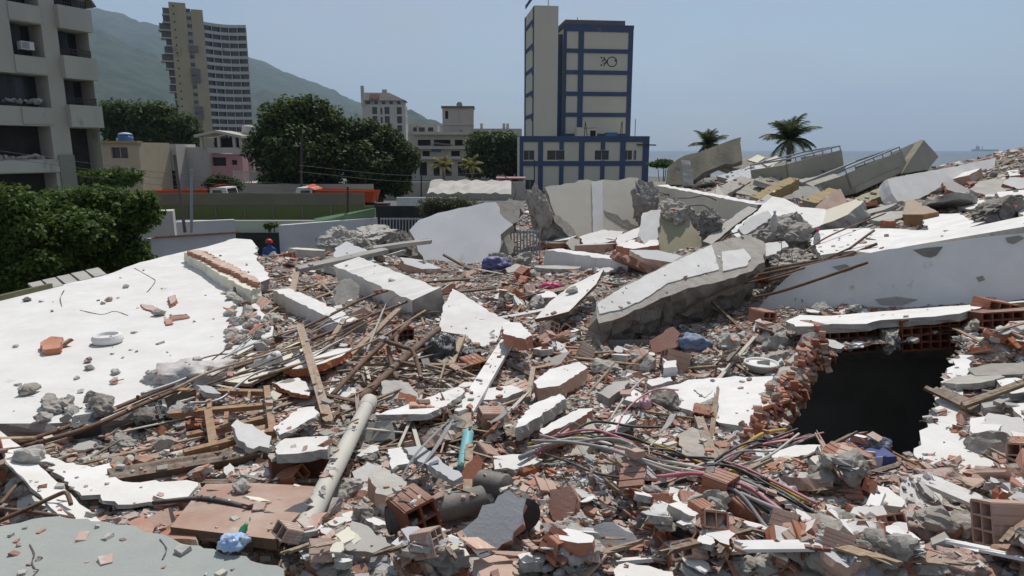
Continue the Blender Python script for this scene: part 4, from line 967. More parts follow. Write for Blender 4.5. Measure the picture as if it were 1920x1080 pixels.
# ---------------- big slabs
SL = plane3((0, 790, 4.85), (0, 560, 8.75), (480, 450, 14.2))
roof = slab('roof_slab', 'huge clean white roof slab lying flat beside the leafy tree', 'slab',
     [(-300, 640), (0, 561), (95, 538), (190, 518), (262, 492), (340, 473), (388, 462), (440, 447), (470, 449), (482, 462), (478, 478), (492, 500), (505, 522), (480, 532), (455, 545), (478, 568), (498, 590), (512, 622), (505, 650), (470, 672), (430, 690), (330, 738), (250, 770), (190, 790), (90, 795), (0, 795), (-300, 800)],
     SL, .17, ['roofwhite', 'concrete'], .22, .018, .02, 2, mark='the white roof slab')
for pts_, lab in (([(252, 503), (268, 512), (282, 520), (291, 527), (283, 540), (276, 548)], 0), ([(150, 582), (190, 590), (215, 584), (240, 592)], 1), ([(120, 545), (113, 560), (116, 575)], 2)):
    mb = MB()
    pp = [onplane(a, b, SL) + V((0, 0, .003)) for a, b in pts_]; q = path(pp, 4); rr_ = random.Random(lab)
    for a, b in zip(q, q[1:]): mb.bar(a, b, rr_.uniform(.004, .014), .004)
    l = roof.location; mb.v = [(p[0] - l.x, p[1] - l.y, p[2] - l.z) for p in mb.v]; mb.obj('crack', 'crack', roof)
on = lambda px, py, lift=0: onplane(px, py, SL) + V((0, 0, lift))
tag(MB().bar(on(-40, 573, .03), on(96, 540, .03), .06, .07).obj('gutter_strip', 'moss'), 'dark green metal strip along the far edge of the white roof slab', 'strip')
cop = thing('coping', 'row of flat grey coping tiles along the far edge of the white slab', 'coping', on(110, 527))
for i in range(5):
    a, b = (52 + i * 27, 531 - i * 6.2), (76 + i * 27, 526 - i * 6.2)
    pl = plane3((52, 531, 9.8), (185, 499, 11.2), (60, 545, 9.35))
    q = slab_mb([(a[0], a[1]), (b[0], b[1]), (b[0] + 16, b[1] + 15 - i * .6), (a[0] + 18, a[1] + 15 - i * .6)], (pl[0] + V((0, 0, .02 * (i % 2) + .02)), pl[1]), .035, .2, .003, .002); wpart(cop, q, 'tile', ['concrete_smooth', 'concrete'])
o = slab('broken_parapet', 'broken beige parapet with exposed brick core lying across the white slab', 'parapet', [(345, 472), (372, 467), (395, 475), (420, 490), (452, 508), (485, 522), (488, 532), (470, 545), (440, 530), (410, 512), (375, 490)],
     (SL[0] + V((0, 0, .17)), SL[1]), .17, ['cream_pale', 'cream_pale'], .12, .012, .012, 2, clean=False, mark='the beige parapet')
q = slab_mb([(352, 470), (374, 468), (420, 489), (452, 506), (484, 522), (484, 530), (455, 520), (440, 508), (415, 500), (385, 483)], (SL[0] + V((0, 0, .24)), SL[1]), .07, .05, .02, .01); o2 = q.obj('brick_core', ['brick_dusty', 'brick']); o2.parent = o; o2.location = V(o2.location) - V(o.location)
slab('floor_slab', 'grey green concrete slab with hairline crack at the bottom corner', 'slab', [(-160, 1010), (0, 988), (60, 973), (110, 969), (190, 977), (260, 990), (330, 1012), (400, 1030), (470, 1050), (530, 1068), (560, 1100), (560, 1200), (-160, 1200)],
     plane3((0, 985, 2.72), (540, 1080, 2.42), (0, 1080, 2.4)), .16, ['concrete_green', 'concrete'], .035, .007, .012, 2, mark='the grey green corner slab')
CS = plane3((0, 985, 2.72), (540, 1080, 2.42), (0, 1080, 2.4)); fo = HERO[-1][0]
for pts_ in ([(56, 1022), (64, 1040), (60, 1056), (66, 1068), (72, 1070), (62, 1082), (58, 1100)], [(300, 1012), (312, 1030), (305, 1050)]):
    mb = MB(); q = path([onplane(a, b, CS) + V((0, 0, .002)) for a, b in pts_], 4)
    for a, b in zip(q, q[1:]): mb.bar(a, b, rng.uniform(.002, .006), .003)
    l = fo.location; mb.v = [(p[0] - l.x, p[1] - l.y, p[2] - l.z) for p in mb.v]; mb.obj('crack', 'crack', fo)
# ---------------- beams in the middle
rbeam('white_beam', 'short white beam leaning on rubble, nearest the big white slab', 'beam', P(530, 572, 9.6), P(664, 642, 7.75), .24, .46, ['plaster_clean', 'plaster_clean', 'concrete'], mark='the short white beam')
rbeam('white_beam', 'white beam with bright top crossing the middle of the rubble', 'beam', P(655, 512, 10.6), P(802, 580, 8.5), .42, .42, ['plaster_clean', 'plaster_clean', 'concrete'], (-.12, -.25, 1), mark='the middle white beam')
rbeam('white_beam', 'white beam lying below the cream wall panel with the pilaster', 'beam', P(1035, 487, 13.2), P(1190, 512, 11.4), .34, .42, ['plaster_clean', 'plaster_clean', 'concrete'], mark='the far white beam')
rbeam('cream_beam', 'long pale cream beam sloping down behind the broken wall panels', 'beam', P(1235, 362, 17.5), P(1432, 404, 13.2), .32, .42, ['plaster_clean', 'cream_pale', 'concrete'], mark='the long cream beam')
slab('plasterboard', 'white plaster panel propped steeply in the middle of the rubble', 'panel', [(848, 541), (862, 548), (900, 572), (958, 606), (940, 616), (930, 640), (905, 650), (884, 642), (862, 626), (823, 620), (830, 580)], ((848, 541, 8.9), (960, 612, 7.9), (822, 618, 7.7)), .05, ['plaster_clean', 'mortar'], .07, .01, .006, mark='the propped plaster panel')
slab('door_leaf', 'thin white door leaf lying aslant beside the big concrete beam', 'door', [(1003, 598), (1030, 566), (1068, 537), (1132, 505), (1118, 532), (1100, 550), (1066, 584), (1035, 592)], ((1003, 598, 7.8), (1130, 507, 9.6), (1065, 585, 7.7)), .04, ['plaster_clean', 'wood_dark'], .12, .004, .002, mark='the white door leaf')
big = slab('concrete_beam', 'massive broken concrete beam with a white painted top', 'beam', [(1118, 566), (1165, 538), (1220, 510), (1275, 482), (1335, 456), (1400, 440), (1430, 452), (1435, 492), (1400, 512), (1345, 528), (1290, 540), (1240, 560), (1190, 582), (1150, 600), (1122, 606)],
     ((1122, 570, 7.0), (1390, 465, 8.35), (1405, 505, 7.98)), .60, ['concrete', 'concrete_dark', 'concrete_dark'], .09, .012, .035, 4, mark='the massive concrete beam',  # brown concrete sides, in a darker tone so the front face looks shaded
     parts=[('plaster_layer', [(1121, 568), (1165, 540), (1220, 513), (1275, 485), (1335, 459), (1343, 485), (1348, 505), (1290, 520), (1252, 530), (1205, 562), (1165, 580), (1124, 588)], .012, 'plaster_clean', .012), ('plaster_layer', [(1353, 472), (1395, 466), (1408, 482), (1400, 498), (1356, 508)], .014, 'plaster_clean', .014)])
# ---------------- wall panels at the back of the mound
slab('collapsed_wall', 'large pale grey wall panel leaning behind the scattered rubble', 'wall panel', [(768, 432), (785, 410), (840, 396), (890, 385), (930, 379), (938, 400), (960, 420), (940, 440), (938, 465), (930, 480), (935, 497), (880, 504), (800, 516), (788, 470)], ((790, 514, 14.4), (925, 499, 14.4), (890, 385, 15.6)), .2, ['wall_grey', 'concrete'], .18, .03, .02, 2, mark='the pale grey wall panel')
slab('broken_wall_end', 'rough concrete wall end beside the pale grey panel', 'wall end', [(925, 382), (955, 372), (985, 378), (975, 400), (955, 430), (965, 455), (955, 500), (928, 502), (925, 470), (940, 440), (945, 415)], ((930, 500, 14.8), (960, 500, 14.9), (950, 375, 16)), .35, ['concrete', 'concrete_dark'], .1, .04, .05, 2, mark='the rough wall end')
slab('collapsed_wall', 'cream wall panel with a white pilaster strip, badly cracked', 'wall panel', [(1022, 352), (1060, 343), (1195, 335), (1222, 345), (1205, 368), (1198, 400), (1208, 430), (1195, 462), (1120, 458), (1078, 452), (1042, 418), (1032, 382)], ((1040, 450, 16.6), (1190, 460, 16.6), (1195, 335, 17.6)), .22, ['cream', 'concrete'], .18, .035, .03, 2, mark='the cracked cream wall',
     parts=[('pilaster', [(1110, 340), (1130, 339), (1131, 451), (1112, 450)], .05, 'plaster_clean', .05), ('spalled_patch', [(1132, 395), (1150, 402), (1185, 420), (1200, 425), (1190, 436), (1160, 420), (1135, 405)], .01, 'concrete_dark', .01), ('spalled_patch', [(1030, 400), (1048, 405), (1068, 425), (1085, 445), (1072, 448), (1046, 420)], .01, 'concrete', .01)])
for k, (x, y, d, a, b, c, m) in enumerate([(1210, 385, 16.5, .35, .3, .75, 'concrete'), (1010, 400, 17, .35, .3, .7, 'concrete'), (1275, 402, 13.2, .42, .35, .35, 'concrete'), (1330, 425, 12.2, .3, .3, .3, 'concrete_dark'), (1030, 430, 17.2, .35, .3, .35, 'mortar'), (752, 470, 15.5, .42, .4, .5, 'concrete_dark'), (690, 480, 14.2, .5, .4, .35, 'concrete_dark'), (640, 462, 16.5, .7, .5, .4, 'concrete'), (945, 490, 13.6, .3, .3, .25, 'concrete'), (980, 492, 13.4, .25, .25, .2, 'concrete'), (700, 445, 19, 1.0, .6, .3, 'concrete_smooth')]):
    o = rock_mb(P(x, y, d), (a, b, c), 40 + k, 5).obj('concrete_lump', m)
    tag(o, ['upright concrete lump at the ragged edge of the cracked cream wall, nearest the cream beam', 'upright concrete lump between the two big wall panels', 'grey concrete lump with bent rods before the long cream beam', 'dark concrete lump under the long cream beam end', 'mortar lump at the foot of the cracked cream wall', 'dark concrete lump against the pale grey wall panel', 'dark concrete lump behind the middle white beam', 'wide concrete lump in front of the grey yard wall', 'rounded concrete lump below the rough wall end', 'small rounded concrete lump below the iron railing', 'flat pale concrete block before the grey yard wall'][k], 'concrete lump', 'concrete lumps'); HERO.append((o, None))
slab('pale_wall_piece', 'pale wall piece with broken edge behind the middle white beam', 'wall piece', [(628, 465), (650, 452), (690, 470), (705, 490), (660, 492), (625, 482)], ((628, 480, 13.2), (700, 488, 12.9), (650, 452, 13.8)), .2, ['wall_grey', 'concrete'], .1, .02, .03, mark='the pale wall piece')
slab('olive_wall', 'olive painted wall stub standing beside the cracked cream wall', 'wall stub', [(1238, 402), (1262, 392), (1295, 412), (1322, 466), (1290, 474), (1234, 472)], ((1238, 472, 12.6), (1322, 466, 12.3), (1262, 392, 13.2)), .3, ['olive', 'concrete'], .1, .02, .03, mark='the olive wall stub')
slab('white_wall_piece', 'white wall piece between the cracked cream wall and the olive stub', 'wall piece', [(1205, 400), (1240, 392), (1232, 475), (1200, 480), (1196, 440)], ((1200, 478, 13.6), (1234, 474, 13.4), (1225, 395, 14.4)), .12, ['plaster_clean', 'mortar'], .1, .02, .01)
slab('concrete_edge', 'long grey concrete strip sloping up towards the plywood board', 'concrete strip', [(1318, 452), (1345, 428), (1385, 398), (1440, 364), (1452, 370), (1420, 392), (1370, 428), (1335, 458)], ((1320, 452, 11.6), (1440, 365, 14.0), (1335, 458, 11.4)), .12, ['concrete_smooth', 'concrete_dark'], .15, .008, .01, mark='the sloping concrete strip')
slab('white_sheet', 'bent white wall sheet below the sloping concrete strip', 'sheet', [(1370, 432), (1420, 395), (1448, 368), (1470, 372), (1500, 388), (1548, 392), (1555, 408), (1535, 425), (1500, 432), (1455, 425), (1400, 432), (1385, 448)], ((1385, 448, 10.9), (1448, 368, 13.4), (1550, 405, 12.2)), .05, ['plaster_clean', 'mortar'], .15, .012, .006, mark='the bent white sheet')
slab('plywood_board', 'brown plywood board standing on edge near the tilted balconies', 'board', [(1508, 412), (1535, 382), (1562, 357), (1576, 354), (1602, 404), (1566, 420)], ((1508, 412, 14.2), (1602, 404, 14.2), (1570, 355, 14.9)), .03, ['veneer', 'wood'], .3, .003, .002, mark='the plywood board')
for k, (x, y, d, a, b, c, px_) in enumerate([(1450, 448, 9.6, .5, .4, .34, [(1385, 428), (1410, 405), (1440, 395), (1448, 408), (1420, 425), (1395, 440)]), (1462, 500, 8.7, .42, .36, .30, [(1422, 470), (1440, 455), (1472, 452), (1478, 462), (1455, 475), (1430, 480)]), (1492, 430, 9.9, .28, .28, .30, [(1470, 405), (1495, 403), (1497, 420), (1478, 425)])]):
    t = thing('column_stub', ['broken column stub with white painted top below the bent white sheet', 'broken column stub with white painted cap among the rusty rebar', 'small broken column stub with white patch beside the water bottle'][k], 'column stub', P(x, y, d), group='broken column stubs')
    wpart(t, rock_mb(P(x, y, d), (a, b, c), 70 + k, 5, .25), 'core', ['concrete'])
    pl = plane3((px_[0][0], px_[0][1], d - .25), (px_[2][0], px_[2][1], d + .05), (px_[3][0], px_[3][1], d - .05))
    wpart(t, slab_mb(px_, pl, .05, .06, .01, .006), 'plaster_cap', ['plaster_clean', 'mortar']); HERO.append((t, 'the column stub'))
# ---------------- balconies, old wall, far right
def trough(name, label, O, Xe, Ze, depth, m, th=.1, rail=True):
    O = P(*O); X = P(*Xe) - O; Z = P(*Ze) - O; x = X.normalized(); Z = Z - x * Z.dot(x); z = Z.normalized(); y = z.cross(x)
    if y.y < 0: y = -y
    L, H = X.length, Z.length; rot = Matrix((x, y, z)).transposed(); t = thing(name, label, 'balcony', O)
    def part(nm, c, s, mm): wpart(t, MB().box(O + rot @ V(c), s, rot), nm, mm)
    part('front_parapet', (L / 2, th / 2, H / 2 + .04), (L, th, H - .08), m); part('base_ledge', (L / 2, th / 2 - .025, .1), (L + .01, th + .05, .16), m)
    part('side_parapet', (th / 2, depth / 2 + th / 2, H / 2), (th, depth - .002, H - .04), m); part('side_parapet', (L - th / 2, depth / 2 + th / 2, H / 2), (th, depth - .002, H - .04), m)
    part('floor', (L / 2, depth / 2 + th / 2, .05), (L - th * 2 - .01, depth, .12), 'concrete_smooth')
    if rail:
        mb = MB()
        q = lambda a, b, c: O + rot @ V((a, b, c))
        for i in range(7): mb.bar(q(L * i / 6, th / 2, H), q(L * i / 6, th / 2, H + .14), .03)
        for a, b in (((0, th / 2), (L, th / 2)), ((0, th / 2), (0, depth)), ((L, th / 2), (L, depth))): mb.bar(q(a[0], a[1], H + .14), q(b[0], b[1], H + .14), .045)
        mb.bar(q(0, depth, H + .14), q(L, depth, H + .14), .045); mb.bar(q(0, depth, H), q(0, depth, H + .14), .03)
        wpart(t, mb, 'rail', 'iron_grey')
    HERO.append((t, 'the tilted balconies')); return t
trough('balcony', 'tilted grey balcony with metal rail in front of the coconut palm', (1484, 350, 21.5), (1584, 322, 22.6), (1497, 302, 21.6), 1.5, 'balcony')
trough('balcony', 'tilted grey balcony with long rail, nearest the leaning white wall beam', (1604, 363, 19.5), (1704, 318, 21.0), (1599, 321, 19.6), 1.5, 'balcony')
slab('balcony_end', 'sloping grey gable piece standing above the lower balcony', 'gable piece', [(1690, 326), (1732, 262), (1760, 294), (1740, 318)], ((1690, 326, 20.6), (1740, 318, 21.2), (1732, 262, 21.4)), .3, ['balcony', 'oldwall'], .2, .006, .004)
slab('parapet_wall', 'grey parapet wall rising behind the lower balcony to its gable', 'parapet', [(1655, 300), (1672, 286), (1728, 262), (1733, 268), (1690, 322), (1668, 330)], ((1655, 300, 21.4), (1690, 322, 21.2), (1728, 262, 21.8)), .1, ['balcony', 'oldwall'], .2, .005, .004)
slab('parapet_wall', 'grey side wall of the collapsed floor next to the upper balcony', 'parapet', [(1452, 306), (1500, 301), (1486, 348), (1470, 330), (1456, 326)], ((1452, 306, 22.6), (1486, 348, 21.4), (1500, 301, 22)), .1, ['balcony', 'oldwall'], .2, .005, .004)
slab('stained_wall', 'weather stained leaning wall in front of the smaller palm', 'wall', [(1250, 346), (1253, 312), (1285, 292), (1340, 274), (1372, 262), (1386, 257), (1390, 300), (1345, 312), (1318, 325), (1296, 340), (1280, 346)], ((1250, 346, 25.5), (1390, 300, 25.5), (1285, 290, 26)), .28, ['oldwall', 'concrete_dark'], .3, .05, .03, 2, mark='the stained leaning wall')
rbeam('concrete_post', 'pale concrete post leaning against the stained wall', 'post', P(1284, 302, 25), P(1290, 350, 24.6), .34, .3, ['concrete_smooth', 'concrete_smooth', 'concrete'], (0, -1, 0))
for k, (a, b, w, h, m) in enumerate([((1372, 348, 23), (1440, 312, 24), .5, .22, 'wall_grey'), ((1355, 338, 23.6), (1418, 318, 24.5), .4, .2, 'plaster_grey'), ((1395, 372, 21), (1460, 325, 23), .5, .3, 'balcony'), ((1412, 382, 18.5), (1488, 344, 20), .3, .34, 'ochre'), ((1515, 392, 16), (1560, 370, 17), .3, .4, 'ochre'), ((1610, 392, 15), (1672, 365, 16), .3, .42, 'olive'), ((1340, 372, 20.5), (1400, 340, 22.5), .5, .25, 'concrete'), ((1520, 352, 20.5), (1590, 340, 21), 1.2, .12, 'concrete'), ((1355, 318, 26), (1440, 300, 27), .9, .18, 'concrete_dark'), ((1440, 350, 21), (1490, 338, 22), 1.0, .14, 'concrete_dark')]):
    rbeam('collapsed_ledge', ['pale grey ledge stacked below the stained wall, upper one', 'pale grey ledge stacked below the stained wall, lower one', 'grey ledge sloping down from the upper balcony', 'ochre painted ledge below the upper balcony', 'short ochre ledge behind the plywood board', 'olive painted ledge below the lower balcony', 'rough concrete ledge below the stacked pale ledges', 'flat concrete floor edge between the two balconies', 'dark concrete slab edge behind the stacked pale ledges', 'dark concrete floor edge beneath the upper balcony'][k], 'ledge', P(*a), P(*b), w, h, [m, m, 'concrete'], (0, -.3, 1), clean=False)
for k, (px_, d, m, lab) in enumerate([([(1402, 300), (1420, 290), (1435, 295), (1420, 305)], 25, 'cream', 'tan board piece on the slope beside the stained wall'), ([(1425, 305), (1455, 292), (1468, 300), (1440, 312)], 24, 'cream', 'tan board piece at the top of the slope below the coconut palm'), ([(1335, 385), (1345, 345), (1362, 372), (1358, 390)], 20, 'cream', 'pinkish tile panel standing behind the long cream beam')]):
    slab('board_piece', lab, 'board', px_, ((px_[0][0], px_[0][1], d), (px_[1][0], px_[1][1], d + .8), (px_[2][0], px_[2][1], d + .3)), .05, [m, 'wood'], .15, .01, .01)
slab('white_wall_beam', 'long white wall beam sloping up to the rubble crest at the sea', 'wall beam', [(1664, 336), (1700, 328), (1780, 314), (1868, 296), (1864, 314), (1800, 340), (1760, 352), (1725, 372), (1685, 380), (1672, 362)], ((1668, 335, 14.6), (1685, 378, 14.2), (1868, 296, 17)), .26, ['plaster_clean', 'plaster_clean', 'concrete'], .18, .008, .012, 2, mark='the sloping white wall beam')
# ---------------- right foreground: long beam, slab with the hole, room below
slab('long_beam', 'long white beam with chipped edge above the dark hole', 'beam', [(1415, 585), (1450, 545), (1500, 500), (1560, 486), (1700, 463), (1820, 448), (1920, 436), (2080, 414), (2080, 556), (1920, 562), (1700, 578), (1560, 590), (1450, 596)], ((1450, 585, 8.0), (1920, 560, 6.2), (1920, 436, 6.28)), .34, ['plaster', 'plaster_clean', 'concrete'], .2, .006, .006, 2, mark='the long white beam',
     parts=[('chipped_patch', [(1712, 469), (1735, 466), (1768, 463), (1755, 478), (1745, 483), (1730, 480)], .008, 'concrete_dark', .008), ('chipped_patch', [(1560, 500), (1585, 495), (1600, 503), (1580, 512)], .006, 'concrete', .006), ('chipped_patch', [(1640, 560), (1680, 556), (1720, 562), (1690, 572), (1650, 572)], .006, 'mortar', .006), ('chipped_patch', [(1830, 520), (1842, 517), (1846, 524), (1835, 528)], .006, 'concrete', .006), ('chipped_patch', [(1885, 445), (1912, 440), (1920, 446), (1900, 458), (1888, 455)], .008, 'concrete', .008)])
slab('ledge_slab', 'stepped white ledge running behind the top of the long beam', 'ledge', [(1600, 470), (1700, 448), (1800, 430), (1920, 405), (2080, 380), (2080, 400), (1920, 425), (1800, 445), (1700, 462), (1640, 475)], ((1640, 470, 7.4), (1920, 405, 7.2), (1920, 425, 6.75)), .12, ['plaster', 'mortar'], .2, .006, .006, mark='the stepped ledge')
slab('white_slab', 'white floor slab with brick crumbs behind the long beam', 'slab', [(1515, 452), (1535, 432), (1580, 428), (1660, 428), (1720, 432), (1770, 425), (1850, 415), (1800, 432), (1700, 450), (1600, 470), (1540, 478)], ((1530, 470, 8.3), (1540, 432, 10.0), (1850, 415, 8.5)), .1, ['plaster', 'mortar'], .12, .02, .01, clean=False, mark='the white floor slab')
hs = slab('broken_roof_slab', 'white topped roof slab of hollow clay blocks broken open over the dark hole', 'slab', [(1472, 602), (1500, 590), (1560, 592), (1700, 580), (1920, 564), (2080, 552), (2080, 575), (1920, 566), (1850, 572), (1835, 578), (1800, 588), (1700, 597), (1650, 600), (1625, 607), (1560, 607), (1520, 612), (1490, 612)],
     ((1920, 564, 6.1), (1500, 608, 6.3), (1920, 584, 5.6)), .07, ['plaster', 'concrete'], .1, .012, .01, mark='the broken roof slab')
hs_loc = V(hs.location)
for (a0, a1, t0, t1, dd, nx_c, ny_c) in [(1538, 1645, 607, 661, 6.15, 6, 4), (1690, 1802, 599, 655, 5.95, 6, 4), (1840, 1960, 585, 640, 5.8, 6, 4)]:
    c = P((a0 + a1) / 2, (t0 + t1) / 2, dd); w = (a1 - a0) / 1280 * dd; h = (t1 - t0) / 1280 * dd * 1.02
    mb = hollow_mb(w, h, .38, nx_c, ny_c, .012, ribs=False); o = mb.obj('clay_block', 'brick_dark', hs); o.location = c - hs_loc; o.rotation_euler = (R(-8), R(-2.5), R(4))
mb = rock_mb(P(1668, 628, 6.1), (.11, .3, .15), 5, 4); mb.v = [tuple(V(p) - hs_loc) for p in mb.v]; mb.obj('concrete_rib', 'concrete', hs)
mb = rock_mb(P(1822, 618, 5.95), (.09, .25, .14), 6, 4); mb.v = [tuple(V(p) - hs_loc) for p in mb.v]; mb.obj('concrete_rib', 'concrete', hs)
mb = MB().box(P(1680, 640, 6.75) - hs_loc, (1.6, .12, .34)); mb.obj('rear_rib', 'concrete_dark', hs)
rg0 = random.Random(9)
hx = [h[0] for h in HOLE]; hy = [h[1] for h in HOLE]
rx0, rx1, ry0, ry1 = min(hx) - .5, max(hx) + .6, min(hy) - .3, max(hy) + 1.0
rm = thing('buried_room', 'dark buried room seen through the hole in the broken roof slab', 'room', ((rx0 + rx1) / 2, (ry0 + ry1) / 2, 1.5))
def rp(a, b, c, d, nm): wpart(rm, MB().quad(a, b, c, d), nm, 'interior')
z0r, z1r = 1.5, 3.5
rp((rx0, ry0, z0r), (rx1, ry0, z0r), (rx1, ry1, z0r), (rx0, ry1, z0r), 'floor'); rp((rx0, ry1, z0r), (rx1, ry1, z0r), (rx1, ry1, 3.6), (rx0, ry1, 3.6), 'rear_wall')
rp((rx0, ry0, z0r), (rx0, ry1, z0r), (rx0, ry1, z1r), (rx0, ry0, z1r), 'side_wall'); rp((rx1, ry1, z0r), (rx1, ry0, z0r), (rx1, ry0, z1r), (rx1, ry1, z1r), 'side_wall'); rp((rx1, ry0, z0r), (rx0, ry0, z0r), (rx0, ry0, z1r), (rx1, ry0, z1r), 'front_wall')
for k in range(26):
    q = rock_mb((rg0.uniform(rx0 + .3, rx1 - .3), rg0.uniform(ry0 + .6, ry1 - .2), z0r + rg0.uniform(.05, .5)), (rg0.uniform(.15, .4), rg0.uniform(.15, .3), rg0.uniform(.08, .25)), 1200 + k, 2); wpart(rm, q, 'fallen_debris', 'concrete_dark' if k % 3 else 'brick_dark')
slab('roof_piece', 'flat pale roof piece at the edge of the dark hole, beside the enamel bowl', 'slab', [(1243, 728), (1290, 712), (1380, 706), (1448, 705), (1462, 716), (1458, 745), (1430, 775), (1402, 805), (1350, 792), (1290, 770), (1252, 752)], gpl((1250, 745), (1450, 710), (1400, 800), .06), .06, ['plaster', 'mortar'], .08, .015, .01, mark='the flat roof piece')
slab('roof_piece', 'pale crumbling roof piece forming the far side of the dark hole', 'slab', [(1798, 664), (1826, 666), (1806, 715), (1812, 785), (1838, 832), (1895, 846), (1918, 872), (1890, 892), (1800, 888), (1742, 882), (1714, 852), (1742, 792), (1755, 742), (1776, 702)], ((1812, 670, 5.25), (1900, 870, 3.72), (1720, 860, 3.95)), .14, ['plaster', 'mortar', 'brick'], .07, .02, .015, 2, mark='the crumbling roof piece')
for k, px_ in enumerate([[(1820, 785), (1850, 780), (1885, 790), (1870, 808), (1835, 822), (1818, 808)], [(1832, 745), (1870, 735), (1895, 745), (1880, 760), (1845, 765)], [(1868, 712), (1905, 708), (1940, 716), (1935, 735), (1895, 738)], [(1888, 800), (1930, 795), (1960, 820), (1935, 838), (1905, 828)], [(1815, 690), (1860, 682), (1940, 678), (1960, 692), (1900, 702), (1830, 704)], [(1890, 760), (1950, 752), (1965, 772), (1920, 785)]]):
    slab('plaster_piece', ['five sided plaster piece on the crumbling roof piece', 'grey plaster piece next above the five sided one', 'plaster piece with a round mark at the picture edge', 'plaster piece at the picture edge beside the crumbling roof piece', 'long flat concrete piece beside the top of the dark hole', 'plaster piece crossed by a wooden stick at the picture edge'][k], 'plaster piece', px_, gpl(px_[0], px_[2], px_[-1], .07), .05, [('plaster', 'concrete_smooth', 'plaster', 'plaster', 'concrete', 'plaster')[k], 'mortar'], .06, .008, .008)
# broken brick edge on the left of the hole: small clay shards
be = thing('broken_brick_edge', 'stepped edge of broken clay bricks running down beside the dark hole', 'brickwork', P(1470, 780, 4.9)); r2 = random.Random(77)
shm = []
for k in range(4):
    w, h = .075 + .02 * k, .05 + .008 * k; mb = MB().box((0, 0, 0), (w, .055, .014))
    for i in range(3): mb.box((-w / 2 + w * (i + .5) / 3, 0, .010), (w / 3 * .6, .054, .006))
    mb.box((w / 2 - .006, 0, -h / 2), (.012, .054, h)); shm.append(mb.mesh('brick', ['brick' if k % 2 else 'brick_dusty']))
core = MB()
L0 = [(1536, 612, 6.1), (1510, 655, 5.7), (1470, 705, 5.2), (1424, 770, 4.65), (1385, 838, 4.15)]
lp = path([P(*q) for q in L0], 8)
core.tube([p + V((.0, .05, -.17 + .02 * math.sin(i * 2.1))) for i, p in enumerate(lp)], .11, 9, rr=[.11 + .018 * math.sin(i * 1.7) for i in range(len(lp))]); wpart(be, core, 'mortar_core', 'mortar')
for i in range(210):
    t = r2.random(); p = lp[int(t * (len(lp) - 1))].lerp(lp[min(len(lp) - 1, int(t * (len(lp) - 1)) + 1)], r2.random())
    o = bpy.data.objects.new('brick', r2.choice(shm)); COL.objects.link(o); o.parent = be
    a = r2.uniform(-.5, 1.3)
    o.location = p + V((.13 * math.cos(a) - .05 + r2.gauss(0, .03), r2.gauss(0, .05) - .02, .14 * math.sin(a) - .17 + r2.gauss(0, .02))) - V(be.location)
    o.rotation_euler = (r2.gauss(.2, .4), R(35) + r2.gauss(0, .5), r2.gauss(.9, .35))
HERO.append((be, 'the broken brick edge'))
# crest pieces at far right
for k, (px_, lf, th, m) in enumerate([([(1758, 366), (1800, 366), (1856, 378), (1828, 393), (1798, 390)], .10, .05, 'plaster_clean'), ([(1868, 360), (1925, 355), (1990, 352), (1990, 400), (1925, 408), (1888, 388)], .12, .06, 'plaster_clean'), ([(1728, 412), (1745, 402), (1800, 400), (1826, 416), (1800, 428), (1740, 430)], .10, .06, 'plaster'), ([(1890, 320), (1910, 318), (1912, 328), (1893, 330)], .05, .05, 'plaster_clean')]):
    slab('plaster_piece', ['white plaster piece on the slope below the sloping white wall beam', 'large white plaster piece at the picture edge on the slope', 'cracked white plaster piece above the stepped ledge', 'small white plaster piece near the top of the crest'][k], 'plaster piece', px_, gpl(px_[0], px_[1], px_[-2], lf), th, [m, 'mortar'], .1, .015, .01)
slab('wood_wedge', 'orange brown wooden wedge box with pale top on the slope', 'wood box', [(1692, 402), (1700, 376), (1712, 374), (1760, 397), (1730, 402)], gpl((1692, 402), (1760, 397), (1700, 376), .14), .2, ['wood', 'wood_chair'], .2, .004, .004)
tag(MB().box(G(1664, 432, .08), (.16, .14, .13), Matrix.Rotation(.5, 3, 'Z')).obj('brick_end', 'brick'), 'orange brick end standing on the white floor slab', 'brick')
o = rock_mb(G(1870, 412, .12), (.5, .3, .22), 9, 5).obj('broken_block', 'concrete_dark'); tag(o, 'dark ribbed concrete mass beside the cracked white plaster piece', 'concrete lump'); HERO.append((o, None))
# fence railings behind the panels
def railing(label, x0, x1, y0, y1, d, n):
    t = thing('iron_railing', label, 'railing', P(x0, y1, d)); mb = MB()
    for a in (y0 + 3, y1 - 4): wpart(t, MB().bar(P(x0, a, d), P(x1, a, d), .05), 'rail', 'iron_grey')
    for i in range(n): x = x0 + (x1 - x0) * i / (n - 1); wpart(t, MB().bar(P(x, y0, d), P(x, y1, d), .035), 'bar', 'iron_grey')
    HERO.append((t, 'the iron railing'))
railing('grey iron railing standing between the two big wall panels', 946, 1012, 432, 486, 15.8, 12)
railing('grey iron railing in front of the dark mesh fence', 714, 790, 408, 446, 22, 14)

